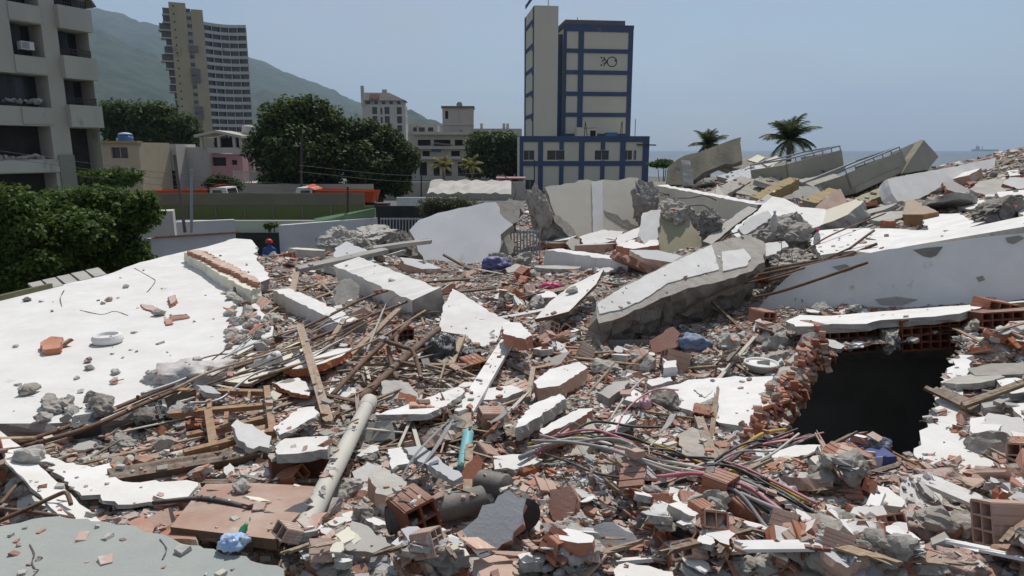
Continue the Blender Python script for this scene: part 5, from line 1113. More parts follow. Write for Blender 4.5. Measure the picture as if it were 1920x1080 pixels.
# ============================================================ LOOSE THINGS ON THE MOUND
rg = random.Random(2024)
def put(o, label, cat, mark=None, group=None): tag(o, label, cat, group); HERO.append((o, mark)); return o
def PA(px, py, d, m=.07):
    """at depth d, but never closer to the ground than m"""
    g = GD(px, py); z = P(px, py, g).z; return P(px, py, min(d, g * (1 - m / max(.3, CAM.z - z))))
def rod(name, label, cat, pts, r, m, n=8, seg=6, mark=None, group=None, sub=10):
    """pts: (px, py, depth or None, lift)"""
    q = []
    for p in pts:
        d = p[2] if len(p) > 2 and p[2] else None
        v = PA(p[0], p[1], d, .06) if d else G(p[0], p[1], .03)
        q.append(v + V((0, 0, p[3] if len(p) > 3 else 0)))
    q = path(q, n) if len(q) > 2 else q
    return put(MB().tube(q, r, seg).obj(name, m, smooth=True), label, cat, mark, group)
def board(name, label, a, b, w, h, m, up=(0, -.3, 1), cat='plank', mark=None, group=None):
    """splintered board between two (px,py,depth)"""
    SEED[0] += 1; r = random.Random(SEED[0]); A, B = PA(*a), PA(*b); d = (B - A).normalized(); u = V(up); x = d.cross(u).normalized(); u = x.cross(d); L = (B - A).length
    mb = MB(); k = 4; n = 4; vs = []
    for i in range(n + 1):
        for j in range(k + 1):
            e = (r.uniform(-.05, .12) * L * .35 if i == n else (-r.uniform(-.05, .1) * L * .25 if i == 0 else 0))
            p = A + d * (L * i / n + e) + x * (w * (j / k - .5)) + u * (r.gauss(0, h * .06) + .02 * math.sin(i + SEED[0]) * h)
            vs += [p + u * h / 2, p - u * h / 2]
    W = (k + 1) * 2
    fs = []
    for i in range(n):
        for j in range(k):
            a0 = i * W + j * 2; b0 = a0 + W
            fs += [(a0, a0 + 2, b0 + 2, b0), (a0 + 1, b0 + 1, b0 + 3, a0 + 3)]
        a0 = i * W; fs.append((a0, a0 + W, a0 + W + 1, a0 + 1)); a0 = i * W + k * 2; fs.append((a0 + 1, a0 + W + 1, a0 + W, a0))
    for i in (0, n):
        for j in range(k): a0 = i * W + j * 2; q = (a0, a0 + 1, a0 + 3, a0 + 2); fs.append(q if i == 0 else q[::-1])
    mb.add(vs, fs); o = mb.obj(name, m); bm = bmesh.new(); bm.from_mesh(o.data); bmesh.ops.recalc_face_normals(bm, faces=bm.faces); bm.to_mesh(o.data); bm.free()
    return put(o, label, cat, mark, group)
def crumple(name, label, cat, c, r3, m, seed, sub=4, amp=.35, freq=1.8, mark=None):
    bm = bmesh.new(); bmesh.ops.create_icosphere(bm, subdivisions=sub, radius=1); mb = MB(); c = V(c)
    vs = []
    for v in bm.verts:
        p = v.co; k = 1 + amp * (noise.fractal(p * freq + V((seed, 0, 0)), .9, 2.0, 4)) - amp * .5 * abs(noise.noise(p * freq * 2.2 + V((0, seed, 0))))
        q = V((p.x * r3[0], p.y * r3[1], max(p.z, -.35) * r3[2])) * k; vs.append(q + c)
    mb.add(vs, [tuple(v.index for v in f.verts) for f in bm.faces]); bm.free()
    return put(mb.obj(name, m, smooth=True), label, cat, mark)

# ---------------- steel
rod('rebar', 'longest rusty rebar arching from the lower corner to the middle white beam', 'rebar', [(35, 832, 4.35), (150, 792, 4.75), (300, 731, 5.4), (420, 683, 6.1), (510, 640, 6.8), (600, 600, 7.6), (700, 553, 8.6), (790, 531, 9.4), (880, 524, 10.0)], .0165, 'rust', mark='the long rebar')
rod('rebar', 'second long rebar running just below the longest one', 'rebar', [(45, 838, 4.3), (170, 800, 4.6), (300, 744, 5.2), (420, 697, 5.9), (520, 662, 6.5), (620, 622, 7.2), (720, 582, 8.0), (800, 556, 8.8), (930, 541, 9.6)], .0165, 'rust')
rod('rebar', 'thin rebar lying between the two longest rebars', 'rebar', [(150, 800, 4.66), (320, 730, 5.35), (460, 672, 6.3), (560, 628, 7.1)], .008, 'rust')
rod('rebar', 'hooked rebar at the edge of the grey green corner slab', 'rebar', [(-20, 985, 3.0), (60, 950, 3.1), (110, 927, 3.15), (124, 924, 3.13), (130, 935, 3.1), (133, 946, 3.08)], .01, 'rust')
rod('rebar', 'straight rebar crossing the hooked one beside the corner slab', 'rebar', [(-20, 952, 3.2), (60, 960, 3.1), (138, 972, 2.95)], .009, 'rust')
rod('rebar', 'bent rebar from the white strip board to the corner slab', 'rebar', [(0, 945, 3.25), (40, 905, 3.5), (70, 930, 3.3), (135, 968, 3.0)], .009, 'rust')
for k, (q, r_) in enumerate([([(1390, 522, 8.1), (1480, 504, 7.9), (1573, 484, 7.7), (1645, 457, 7.55)], .018), ([(1420, 508, 8.3), (1540, 488, 8.0), (1670, 470, 7.6)], .018), ([(1441, 527, 8.0), (1551, 492, 7.9), (1639, 432, 8.2)], .015), ([(1416, 558, 7.7), (1482, 541, 7.5), (1627, 492, 7.2)], .018), ([(1395, 532, 7.9), (1500, 505, 7.8), (1600, 462, 7.9)], .010), ([(1270, 590, 7.6), (1330, 555, 7.7), (1420, 518, 8.0)], .013), ([(1500, 478, 8.5), (1560, 440, 9.0), (1660, 400, 10.2)], .011)]):
    rod('rebar', ['thick rusty rebar sticking out of the massive beam, second from top', 'thick rusty rebar lying lowest on the slab behind the long beam', 'rusty rebar rising steepest over the white floor slab', 'rusty rebar in front of the face of the long white beam', 'thin rusty rebar between the thick ones beside the column stub', 'rusty rebar along the broken side of the massive concrete beam', 'rusty rebar running up the slope towards the plywood board'][k], 'rebar', q, r_, 'rust', mark='the rebar bundle' if k == 0 else None)
LR = random.Random(61)
for k in range(16):
    x0, y0 = LR.uniform(150, 560), 0; y0 = 850 - (x0 - 60) * .36 + LR.uniform(-20, 70); L_ = LR.uniform(130, 330); sl = LR.uniform(.32, .62); q = []
    for i in range(5):
        t = i / 4; q.append((x0 + L_ * t, y0 - L_ * t * sl + 14 * math.sin(t * 3.1 + k), None, LR.uniform(.10, .2)))
    rod('thin_rod', f'{["thin rusty", "brown wooden", "grey metal"][k % 3]} strand in the tangle sweeping up from the broken chair', 'rod', q, LR.choice([.006, .008, .011]), ['rust', 'wood', 'aluminium'][k % 3], group='long thin strands')
for k in range(16):
    x0, y0 = rg.choice([(1225, 350), (1300, 470), (1215, 360), (1010, 385), (960, 400), (1245, 380), (1480, 470), (1400, 480)]); d = GD(x0, min(y0 + 60, 480)) - .8
    q = [(x0, y0, d)]; a = rg.uniform(-.8, .9)
    for i in range(4): a += rg.uniform(-.9, .9); x0 += math.cos(a) * 26; y0 += math.sin(a) * 20; q.append((x0, y0, d - rg.uniform(-.15, .25)))
    rod('bent_rod', 'bent rusty reinforcing rod tangled at the torn wall edges', 'rod', q, .011, 'rust', group='tangled bent rods')
for k in range(12):
    x0, y0 = rg.choice([(1470, 470), (1500, 500), (1540, 480), (1240, 590), (1210, 580), (1450, 440)]); x0 += rg.uniform(-15, 15); d = 7.6 if y0 > 560 else 8.3
    rod('tie_wire', 'thin hanging tie wire at the broken beam ends', 'wire', [(x0, y0, d), (x0 + rg.uniform(-8, 8), y0 + 40, d - .1), (x0 + rg.uniform(-30, 20), y0 + rg.uniform(70, 110), d - .2)], .004, 'rust', group='hanging tie wires')
rod('iron_pipe', 'thick rusty brown pipe slanting through the wooden debris', 'pipe', [(822, 617, 7.0), (755, 675, 6.2), (672, 752, 5.2)], .034, 'rust', seg=12, mark='the rusty pipe')
rod('iron_pipe', 'thinner rusty pipe beside the thick slanting one', 'pipe', [(720, 642, 6.4), (670, 690, 5.9), (622, 742, 5.3)], .022, 'rust', seg=10)
rod('iron_pipe', 'short rusty pipe leaning above the thick slanting one', 'pipe', [(768, 603, 7.3), (728, 642, 6.7)], .024, 'rust', seg=10)
ff = thing('metal_frame', 'broken dark metal chair frame between the rusty pipes', 'metal frame', P(760, 690, 6.0))
for q in ([(718, 638, 6.2), (760, 652, 6.1), (772, 656, 6.05), (782, 680, 5.9), (790, 710, 5.7)], [(728, 650, 6.2), (735, 690, 6.0), (745, 712, 5.8)], [(745, 630, 6.4), (742, 640, 6.3), (750, 660, 6.2)]):
    wpart(ff, MB().tube(path([PA(*c, .1) for c in q], 6), .02, 8), 'tube', 'rust', True)
HERO.append((ff, 'the metal chair frame'))
# ---------------- wood
board('wood_pole', 'long horizontal broom handle crossing the rusty pipes', (652, 682, 6.1), (892, 686, 6.2), .03, .03, 'wood', cat='pole', mark='the broom handle')
for k, (a, b, w, h, m, lab) in enumerate([((562, 610, 6.9), (616, 790, 4.8), .07, .025, 'wood', 'long narrow plank standing steeply near the short white beam'), ((655, 668, 6.6), (748, 580, 7.9), .06, .03, 'wood', 'pinkish plank leaning towards the middle white beam'), ((556, 512, 10.6), (544, 570, 9.2), .09, .03, 'wood', 'short plank standing against the short white beam'), ((868, 630, 7.3), (846, 684, 6.3), .06, .03, 'wood', 'short plank leaning on the propped plasterboard'), ((952, 640, 6.9), (872, 772, 5.0), .13, .04, 'plaster', 'pale grooved skirting plank sloping to the hollow brick'), ((205, 896, 3.85), (505, 845, 4.35), .10, .05, 'wood_dark', 'long dark two tone board above the torn white sheet'), ((350, 858, 4.25), (515, 798, 4.75), .05, .04, 'wood_chair', 'orange brown rail below the broken chair'), ((325, 620, 7.7), (508, 606, 8.2), .10, .07, 'wood', 'weathered wooden log lying on the white roof slab'), ((645, 600, 7.5), (610, 655, 6.7), .05, .03, 'wood', 'thin plank beside the thinner rusty pipe'), ((1310, 785, 4.55), (1362, 930, 3.25), .06, .03, 'wood', 'tan plank standing beside the split hollow block'), ((1345, 830, 4.1), (1385, 912, 3.3), .07, .03, 'wood', 'second tan plank next to the split hollow block'), ((700, 466, 13.5), (805, 452, 14), .12, .08, 'concrete_smooth', 'long grey batten in front of the pale grey wall panel'), ((560, 505, 12.2), (720, 470, 13.2), .16, .08, 'concrete_smooth', 'long grey batten behind the middle white beam'), ((880, 505, 12.5), (832, 478, 12.6), .04, .03, 'rust', 'thin rail leaning on the pale grey wall panel'), ((1805, 760, 4.3), (1935, 712, 4.5), .04, .03, 'wood', 'weathered stick across the plaster at the picture edge'), ((1720, 448, 8.6), (1850, 402, 9.6), .05, .05, 'plaster', 'pale batten with wooden end above the stepped ledge'), ((875, 955, 3.2), (880, 835, 3.95), .045, .02, 'wood', 'upright grey brown stick beside the cyan bottle'), ((990, 745, 5.2), (1000, 690, 5.9), .04, .02, 'wood', 'small upright splinter near the hollow brick')]):
    board('plank', lab, a, b, w, h, m, mark='the long dark board' if k == 5 else ('the skirting plank' if k == 4 else ('the wooden log' if k == 7 else None)))
ch = thing('broken_chair', 'broken orange brown wooden chair lying among the rubble', 'chair', P(420, 800, 4.7))
def cb(a, b, w, h, nm): wpart(ch, MB().bar(PA(*a, .14), PA(*b, .14), w, h), nm, 'wood_chair')
cb((335, 733, 5.35), (502, 736, 5.3), .055, .035, 'rail'); cb((318, 777, 4.85), (505, 760, 5.0), .06, .035, 'rail'); cb((350, 818, 4.5), (512, 782, 4.8), .06, .035, 'rail'); cb((345, 850, 4.3), (515, 808, 4.6), .05, .035, 'rail')
cb((500, 728, 5.25), (512, 815, 4.55), .045, .045, 'leg'); cb((390, 772, 4.85), (402, 845, 4.3), .05, .045, 'leg'); cb((372, 735, 5.3), (368, 775, 4.95), .02, .03, 'spindle'); cb((396, 738, 5.3), (392, 768, 4.95), .03, .03, 'spindle'); cb((468, 738, 5.28), (464, 765, 4.98), .02, .03, 'spindle'); cb((425, 775, 4.9), (422, 806, 4.6), .03, .03, 'spindle')
HERO.append((ch, 'the broken chair'))
# ---------------- sheets and doors at the lower left
slab('strip_board', 'curled white strip board dropping into the lower corner', 'board', [(-60, 760), (0, 808), (60, 858), (130, 925), (198, 984), (150, 985), (117, 974), (60, 915), (0, 850), (-60, 800)], ((0, 808, 4.3), (198, 984, 2.95), (117, 974, 2.95)), .015, ['plaster_clean', 'mortar'], .1, .006, .003, mark='the white strip board')
slab('torn_sheet', 'torn white ceiling sheet lying in front of the red bricks', 'sheet', [(70, 850), (85, 844), (108, 862), (140, 872), (172, 876), (205, 868), (215, 895), (262, 905), (350, 900), (372, 910), (352, 932), (300, 940), (222, 946), (152, 922), (112, 892)], gpl((90, 848), (360, 912), (222, 946), .08), .02, ['plaster_clean', 'mortar'], .05, .012, .004, mark='the torn white sheet')
slab('veneer_door', 'dusty brown veneer door panel lying beside the plastic pipe', 'door', [(318, 988), (352, 945), (386, 907), (480, 905), (592, 912), (585, 940), (540, 985), (518, 1012), (440, 1002)], gpl((318, 988), (592, 914), (518, 1010), .12), .04, ['veneer', 'wood_dark'], .3, .004, .003, mark='the veneer door')
rod('door_strip', 'black metal strip along the lower edge of the veneer door', 'strip', [(292, 975, None, .06), (400, 985, None, .1), (520, 1012, None, .08)], .012, 'iron')
board('door_strip', 'dark wooden strip along the upper edge of the veneer door', (384, 906, 3.6), (620, 904, 3.62), .03, .03, 'wood_dark', cat='strip')
board('white_trim', 'long white edged trim sloping above the veneer door', (470, 900, 3.7), (640, 862, 4.0), .05, .06, 'plaster', cat='trim')
# ---------------- pipes
pv = thing('drain_pipe', 'long pale plastic drain pipe with socket end sloping to the lower edge', 'pipe', P(620, 890, 3.8)); A, B = PA(692, 754, 4.75, .24), PA(555, 1022, 2.95, .10); dr = (B - A).normalized()
wpart(pv, MB().tube([A, A.lerp(B, .5), B], .046, 20, cap=False), 'tube', 'pvc', True); wpart(pv, MB().tube([A + dr * .01, B - dr * .012], .041, 16), 'dark_plug', 'iron'); wpart(pv, MB().tube([A - dr * .02, A + dr * .03, A + dr * .12, A + dr * .14], .06, 20, rr=[.054, .057, .055, .047], cap=False), 'socket', 'pvc', True); HERO.append((pv, 'the plastic drain pipe'))  # solid dark plug inside: the shaded hollow of the pipe as colour
pv2 = thing('clay_pipe', 'thick dark sewer pipe lying beside the grey strap loop', 'pipe', P(810, 955, 3.2)); A, B = PA(728, 976, 3.08, .12), PA(905, 936, 3.3, .12)
wpart(pv2, MB().tube([A, A.lerp(B, .5), B], .062, 20, cap=False), 'tube', 'pvc_dark', True); wpart(pv2, MB().tube([A, B], .053, 20, cap=True), 'dark_plug', 'iron'); HERO.append((pv2, 'the dark sewer pipe'))  # here too a capped dark core colours in the shaded hollow
put(MB().tube([PA(900, 905, 3.45, .1) + (PA(950, 915, 3.4, .1) - PA(900, 905, 3.45, .1)) * t for t in [i / 16 for i in range(17)]], .06, 16, rr=[.062 + .006 * (i % 2) for i in range(17)]).obj('corrugated_hose', 'pvc_dark', smooth=True), 'short corrugated black hose beside the dark sewer pipe', 'hose')
put(MB().tube([PA(960, 940, 3.3, .1), PA(985, 965, 3.15, .1)], .07, 14).obj('can', 'iron'), 'dark rusty can between the hose and the ribbed brick', 'can')
rod('conduit', 'grey conduit pipe lying under the cable bundle', 'pipe', [(1275, 948, 3.3), (1350, 930, 3.4), (1425, 908, 3.5)], .03, 'pvc_grey', seg=14)
rod('conduit', 'thin grey conduit above the white plate near the strap', 'pipe', [(975, 868, 3.85, .03), (1045, 842, 4.1, .05)], .016, 'pvc_grey', seg=10)
rod('cyan_bottle', 'cyan plastic bottle standing in the rubble beside the drain pipe', 'bottle', [(868, 880, 3.75), (872, 850, 3.95), (878, 812, 4.15)], .034, 'cyan', seg=16, mark='the cyan bottle')
# ---------------- cables and straps
def wob(q, s, r):
    s *= 1.6
    return [(a + r.uniform(-s, s), b + r.uniform(-s, s) * .6, None, c + .03 + r.uniform(-.02, .03)) for a, b, c in q]
B1 = [(1005, 888, .10), (1080, 892, .14), (1160, 918, .15), (1250, 945, .14), (1340, 968, .13), (1430, 996, .10), (1520, 1040, .08)]
B2 = [(1290, 975, .12), (1360, 945, .15), (1420, 915, .14), (1480, 885, .12), (1530, 858, .10)]
B3 = [(1230, 985, .10), (1310, 985, .12), (1390, 1000, .12), (1450, 1035, .08), (1500, 1080, .06)]
cols = ['cable_black', 'cable_pink', 'cable_black', 'strap_grey', 'cable_black', 'cable_white', 'strap_grey', 'cable_black', 'cable_white', 'cable_yellow', 'cable_black', 'cable_pink']
cn = {'cable_black': 'black', 'cable_pink': 'pink', 'cable_white': 'cream', 'strap_grey': 'grey', 'cable_yellow': 'yellow'}
for bi, (Bq, n, where) in enumerate(((B1, 12, 'snaking from the grey straps to the lower edge'), (B2, 9, 'fanning up towards the concrete block by the hole'), (B3, 7, 'trailing down to the clear plastic bag'))):
    for k in range(n):
        c = cols[(k + bi * 5) % len(cols)]; r_ = random.Random(300 + bi * 50 + k); off = (r_.uniform(-16, 16), r_.uniform(-16, 16)); i0 = r_.choice([0, 0, 0, 1]); i1 = len(Bq) - r_.choice([0, 0, 1])
        q = wob([(a + off[0] * (1 + .03 * i), b + off[1] * (.6 + .15 * i), cc + r_.uniform(0, .05)) for i, (a, b, cc) in enumerate(Bq)][i0:i1], 6, r_)
        rod('cable', f'{cn[c]} electric cable {where}', 'cable', q, r_.choice([.005, .0065, .0085]), c, 6, 6, 'the cable bundle' if k == 0 else None, 'electric cables')
rod('cable', 'black cable looping above the main cable bundle', 'cable', [(1055, 868, None, .12), (1110, 858, None, .2), (1190, 868, None, .2), (1262, 852, None, .15)], .008, 'cable_black')
rod('cable', 'thin pink cable rising from the cable bundle to the flat roof piece', 'cable', [(1150, 905, None, .1), (1155, 870, None, .2), (1180, 828, None, .22), (1225, 790, None, .2), (1270, 762, None, .1)], .006, 'cable_pink')
rod('cable', 'bright pink rod of cable pointing at the grey strap', 'cable', [(1006, 888, None, .1), (1066, 860, None, .16)], .008, 'cable_pink')
rod('cable', 'cream cable rising beside the thin pink one', 'cable', [(1120, 868, None, .1), (1160, 820, None, .2), (1200, 775, None, .22), (1212, 755, None, .15)], .008, 'cable_white')
rod('cable', 'long black cable sagging to the dark can', 'cable', [(1020, 890, None, .1), (1065, 925, None, .14), (1130, 945, None, .12), (1260, 955, None, .1)], .006, 'cable_black')
def strap(label, q, w):
    p = path([G(a, b, c) for a, b, c in q], 7); mb = MB(); vs = []
    for i, c in enumerate(p):
        d = (p[min(i + 1, len(p) - 1)] - p[max(i - 1, 0)]).normalized(); s = d.cross(V((0, .8, .6))).normalized(); nn = s.cross(d); vs += [c + s * w / 2, c - s * w / 2, c - s * w / 2 - nn * .004, c + s * w / 2 - nn * .004]
    fs = [tuple(i * 4 + k for k in (a, b, b + 4, a + 4)) for i in range(len(p) - 1) for a, b in ((0, 1), (1, 2), (2, 3))] + [(i * 4 + 3, i * 4, i * 4 + 4, i * 4 + 7) for i in range(len(p) - 1)]
    mb.add(vs, fs); put(mb.obj('strap', 'strap_grey', smooth=False), label, 'strap', 'the grey strap')
strap('flat grey strap looping through the cable bundle', [(985, 868, .06), (1040, 858, .14), (1075, 852, .2), (1105, 870, .2), (1140, 892, .18), (1190, 898, .2), (1240, 880, .24), (1258, 852, .26), (1260, 835, .2)], .04)
strap('straight pale strap running down from the strap loop', [(1068, 858, .14), (1095, 885, .12), (1125, 930, .08), (1152, 966, .05)], .035)
strap('grey strap bent in a narrow loop left of the sewer pipe', [(742, 950, .10), (782, 918, .2), (838, 880, .28), (846, 880, .28), (800, 925, .18), (735, 955, .10)], .03)
# ---------------- bags, cloth, bowl, small goods
crumple('garbage_bag', 'shiny black garbage bag between the rusty pipes and the skirting plank', 'bag', G(822, 682, .08), (.20, .16, .20), 'bag_black', 3, mark='the black garbage bag')
crumple('garbage_bag', 'smaller grey black bag next to the shiny garbage bag', 'bag', G(882, 678, .05), (.10, .09, .09), 'bag_black', 4)
crumple('cloth_heap', 'dusty white cloth heap at the edge of the white roof slab', 'cloth', on(362, 708, .02), (.36, .26, .12), 'cloth_white', 5, freq=2.6, mark='the cloth heap')
crumple('plastic_bag', 'clear plastic bag lying at the end of the cables', 'bag', G(1445, 968, .06), (.13, .10, .10), 'plastic_clear', 6, mark='the clear plastic bag')
crumple('plastic_bag', 'small clear bag among brick shards below the pipes', 'bag', G(735, 742, .04), (.11, .08, .06), 'plastic_clear', 16)
crumple('plastic_sheet', 'crumpled pinkish plastic sheet at the lower edge', 'plastic sheet', G(1745, 1025, .04), (.20, .15, .11), 'plastic_pinkish', 7, freq=2.4, mark='the pinkish plastic sheet')
crumple('plastic_sheet', 'small crumpled pinkish sheet above the round plate', 'plastic sheet', G(1765, 915, .03), (.16, .10, .06), 'plastic_pinkish', 8, freq=2.4)
crumple('plastic_sheet', 'pale pinkish sheet trailing to the bottom edge', 'plastic sheet', G(1790, 1075, .03), (.16, .12, .06), 'plastic_pinkish', 9, freq=2.4)
crumple('printed_bag', 'blue and white printed food bag on the corner slab', 'bag', onplane(440, 1030, CS) + V((0, 0, .03)), (.055, .045, .035), 'printblue', 10, mark='the printed food bag')
put(MB().lathe([(.008, 0), (.014, .01), (.015, .03), (.009, .045), (.008, .055)], 12, 0, Matrix.Translation(onplane(452, 1012, CS) + V((0, 0, .02))) @ Matrix.Rotation(.5, 4, 'Y')).obj('green_cap', 'green_plastic', smooth=True), 'green plastic cap on the printed food bag', 'cap')
crumple('lilac_cloth', 'pale lilac cloth scrap at the bottom edge', 'cloth', G(700, 1068, .03), (.11, .08, .05), 'cloth_lilac', 11)
crumple('blue_cloth', 'faded blue jeans scrap below the cables', 'cloth', G(1480, 1010, .03), (.10, .07, .04), 'cloth_blue', 12)
crumple('blue_cloth', 'dusty blue cloth under the massive concrete beam', 'cloth', G(1300, 655, .05), (.16, .12, .10), 'cloth_blue', 13)
crumple('indigo_bag', 'indigo bundle at the foot of the pale grey wall panel', 'bundle', G(930, 512, .15), (.26, .2, .16), 'indigo', 14)
crumple('pink_cloth', 'bright pink object beside the white door leaf', 'cloth', G(1032, 552, .12), (.16, .11, .07), 'pink', 15, amp=.15)
crumple('pale_pink_cloth', 'pale pink scrap beside the flat roof piece', 'cloth', G(1205, 770, .05), (.06, .05, .05), 'pink_pale', 17)
crumple('foil_bag', 'silver grey foil bag on the blue carton', 'bag', G(1625, 862, .10), (.14, .07, .04), 'foil', 18)
bw = thing('enamel_bowl', 'white enamel bowl filled with dust beside the broken brick edge', 'bowl', G(1426, 700, .02))
MB().lathe([(.075, 0), (.10, .01), (.135, .07), (.145, .075), (.142, .082), (.13, .074), (.125, .06)], 28).obj('bowl_body', 'plastic_white', bw, True); MB().lathe([(.002, .055), (.126, .058), (.126, .061), (.06, .066), (.002, .07)], 24).obj('dust_fill', 'plaster', bw, True); HERO.append((bw, 'the enamel bowl'))
bx = thing('blue_carton', 'flattened dark blue carton with pale band near the hole', 'carton', G(1628, 878, .03), .1); MB().box((0, 0, .03), (.24, .12, .07)).obj('carton_body', 'bluebox', bx); MB().box((0, -.0615, .035), (.07, .004, .066)).obj('printed_band', 'bluebox_pale', bx); HERO.append((bx, 'the blue carton'))
for k in range(11):
    a = rg.uniform(-10, 10); rod('cane', 'brown cane strip in the bundle sticking out of the dark hole', 'cane', [(1712 + a, 868 + a * .5, 4.0), (1660 + a * .8, 840 + a * .6, 4.2), (1630 + a * .3, 822 + a * .5, 4.3), (1606 + rg.uniform(-6, 6), 835 + rg.uniform(0, 14), 4.3)], .006, 'straw', group='cane bundle by the hole')
bt_ = thing('plastic_canister', 'white plastic canister with neck on the yellow board', 'canister', P(492, 682, 6.0)); mt = Matrix.Translation(PA(470, 688, 5.95, .14)) @ (PA(516, 672, 6.05, .16) - PA(470, 688, 5.95, .14)).to_track_quat('Z', 'Y').to_matrix().to_4x4()
mb = MB().lathe([(.018, -.02), (.02, .03), (.045, .05), (.062, .08), (.064, .16), (.062, .17), (.064, .18), (.062, .25), (.05, .27), (.02, .272)], 20, 0, mt); wpart(bt_, mb, 'canister_body', 'plastic_white', True); wpart(bt_, MB().lathe([(.02, -.045), (.022, -.02), (.018, -.018)], 14, 0, mt), 'cap', 'iron', True); HERO.append((bt_, 'the white canister'))
slab('yellow_board', 'pale yellow board under the white canister', 'board', [(420, 715), (470, 680), (560, 640), (585, 655), (530, 690), (470, 720)], gpl((430, 715), (560, 640), (470, 720), .09), .03, ['cream_pale', 'wood'], .15, .006, .004, mark='the yellow board')
cr = thing('crate', 'black plastic crate half buried beside the long rebars', 'crate', P(282, 772, 5.0)); pl = plane3((248, 790, 4.95), (320, 782, 4.95), (250, 752, 5.25)); 
wpart(cr, slab_mb([(246, 758), (305, 746), (322, 780), (255, 798)], pl, .06, .5, .002, .002), 'panel', ['plastic_black'] * 2)
for i in range(5): wpart(cr, slab_mb([(250 + i * 13, 757 - i * 2.2), (256 + i * 13, 756 - i * 2.2), (266 + i * 13, 792 - i * 3), (260 + i * 13, 794 - i * 3)], (pl[0] + pl[1] * .02, pl[1]), .02, .5, .001, .001), 'rib', ['plastic_black'] * 2)
HERO.append((cr, 'the black crate'))
o = put(MB().box(P(163, 798, 4.75), (.17, .14, .1), Matrix.Rotation(.5, 3, 'Z') @ Matrix.Rotation(.3, 3, 'X')).obj('battery_box', 'plastic_black'), 'small black box beside the long rebars near the white slab edge', 'box'); bm = bmesh.new(); bm.from_mesh(o.data); bmesh.ops.bevel(bm, geom=bm.edges[:], offset=.012, segments=2); bm.to_mesh(o.data); bm.free()
slab('cream_tile_panel', 'cream ribbed tile panel between the two black boxes', 'panel', [(185, 782), (200, 772), (245, 762), (252, 785), (215, 795)], gpl((185, 782), (248, 765), (215, 795), .06), .03, ['cream_pale', 'mortar'], .1, .004, .004)
for k, (x, y, d, m, lab) in enumerate([(1530, 455, 8.9, 'plastic_clear', 'clear plastic bottle with pink cap on the white floor slab'), (1450, 420, 9.2, 'plastic_clear', 'tall clear water bottle on the broken column stub')]):
    b_ = thing('water_bottle', lab, 'bottle', P(x, y + 14, d)); MB().lathe([(.035, 0), (.042, .01), (.042, .12), (.040, .14), (.042, .16), (.03, .21), (.014, .23), (.013, .25)], 16).obj('bottle_body', m, b_, True); MB().lathe([(.018, .245), (.018, .275), (.015, .28)], 14).obj('cap', 'pink' if k == 0 else 'plastic_white', b_, True); HERO.append((b_, None))
hd = MB().lathe([(.001, 0), (.17, .0), (.172, .008), (.001, .012)], 32); hd.f = [f for f in hd.f if all(hd.v[i][1] > -.05 for i in f)]
half = [(0.17 * math.cos(t), .17 * math.sin(t)) for t in [R(-8 + 196 * i / 16) for i in range(17)]]; mb = plate(MB(), half, 0, .012, rg, 0, (0, 1, 1)); o = mb.obj('half_plate', ['plaster', 'concrete_smooth']); o.location = G(1742, 948, .07); o.rotation_euler = (R(24), 0, 0); put(o, 'broken half of a round pale table top', 'table top', 'the half round plate')
put(MB().lathe([(.10, 0), (.13, .01), (.145, .05), (.13, .085), (.10, .09), (.09, .06), (.04, .05), (.01, .05)], 22, 0, Matrix.Translation(on(203, 643, .0))).obj('ceramic_base', 'plaster'), 'broken round ceramic base on the white roof slab', 'ceramic', 'the ceramic base')
board('mossy_beam', 'dark mossy timber piece lying on the white roof slab', (128, 724, 5.75), (203, 742, 5.5), .07, .06, 'moss', cat='timber', mark='the mossy timber')
for k, (x, y, s, m, lab) in enumerate([(56, 738, .085, 'concrete', 'grey concrete stone lying on the near part of the white slab'), (236, 540, .05, 'concrete', 'small grey stone at the middle of the white slab'), (52, 565, .06, 'concrete_dark', 'dark stone near the far edge of the white slab'), (205, 565, .05, 'brick_dusty', 'small reddish stone on the white slab'), (120, 650, .06, 'mortar', 'tan stone beside the brick pieces on the white slab'), (165, 680, .04, 'concrete', 'pebble on the white slab above the mossy timber'), (170, 693, .05, 'concrete', 'grey stone just above the mossy timber'), (296, 592, .09, 'mortar', 'square mortar lump in the brick group on the white slab'), (215, 702, .05, 'concrete_smooth', 'flat pale stone between the mossy timber and cloth heap'), (216, 718, .05, 'brick_dusty', 'flat reddish stone between the mossy timber and cloth heap')]):
    put(rock_mb(on(x, y, s * .45), (s, s * .8, s * .6), 500 + k, 3).obj('stone', m), lab, 'stone')

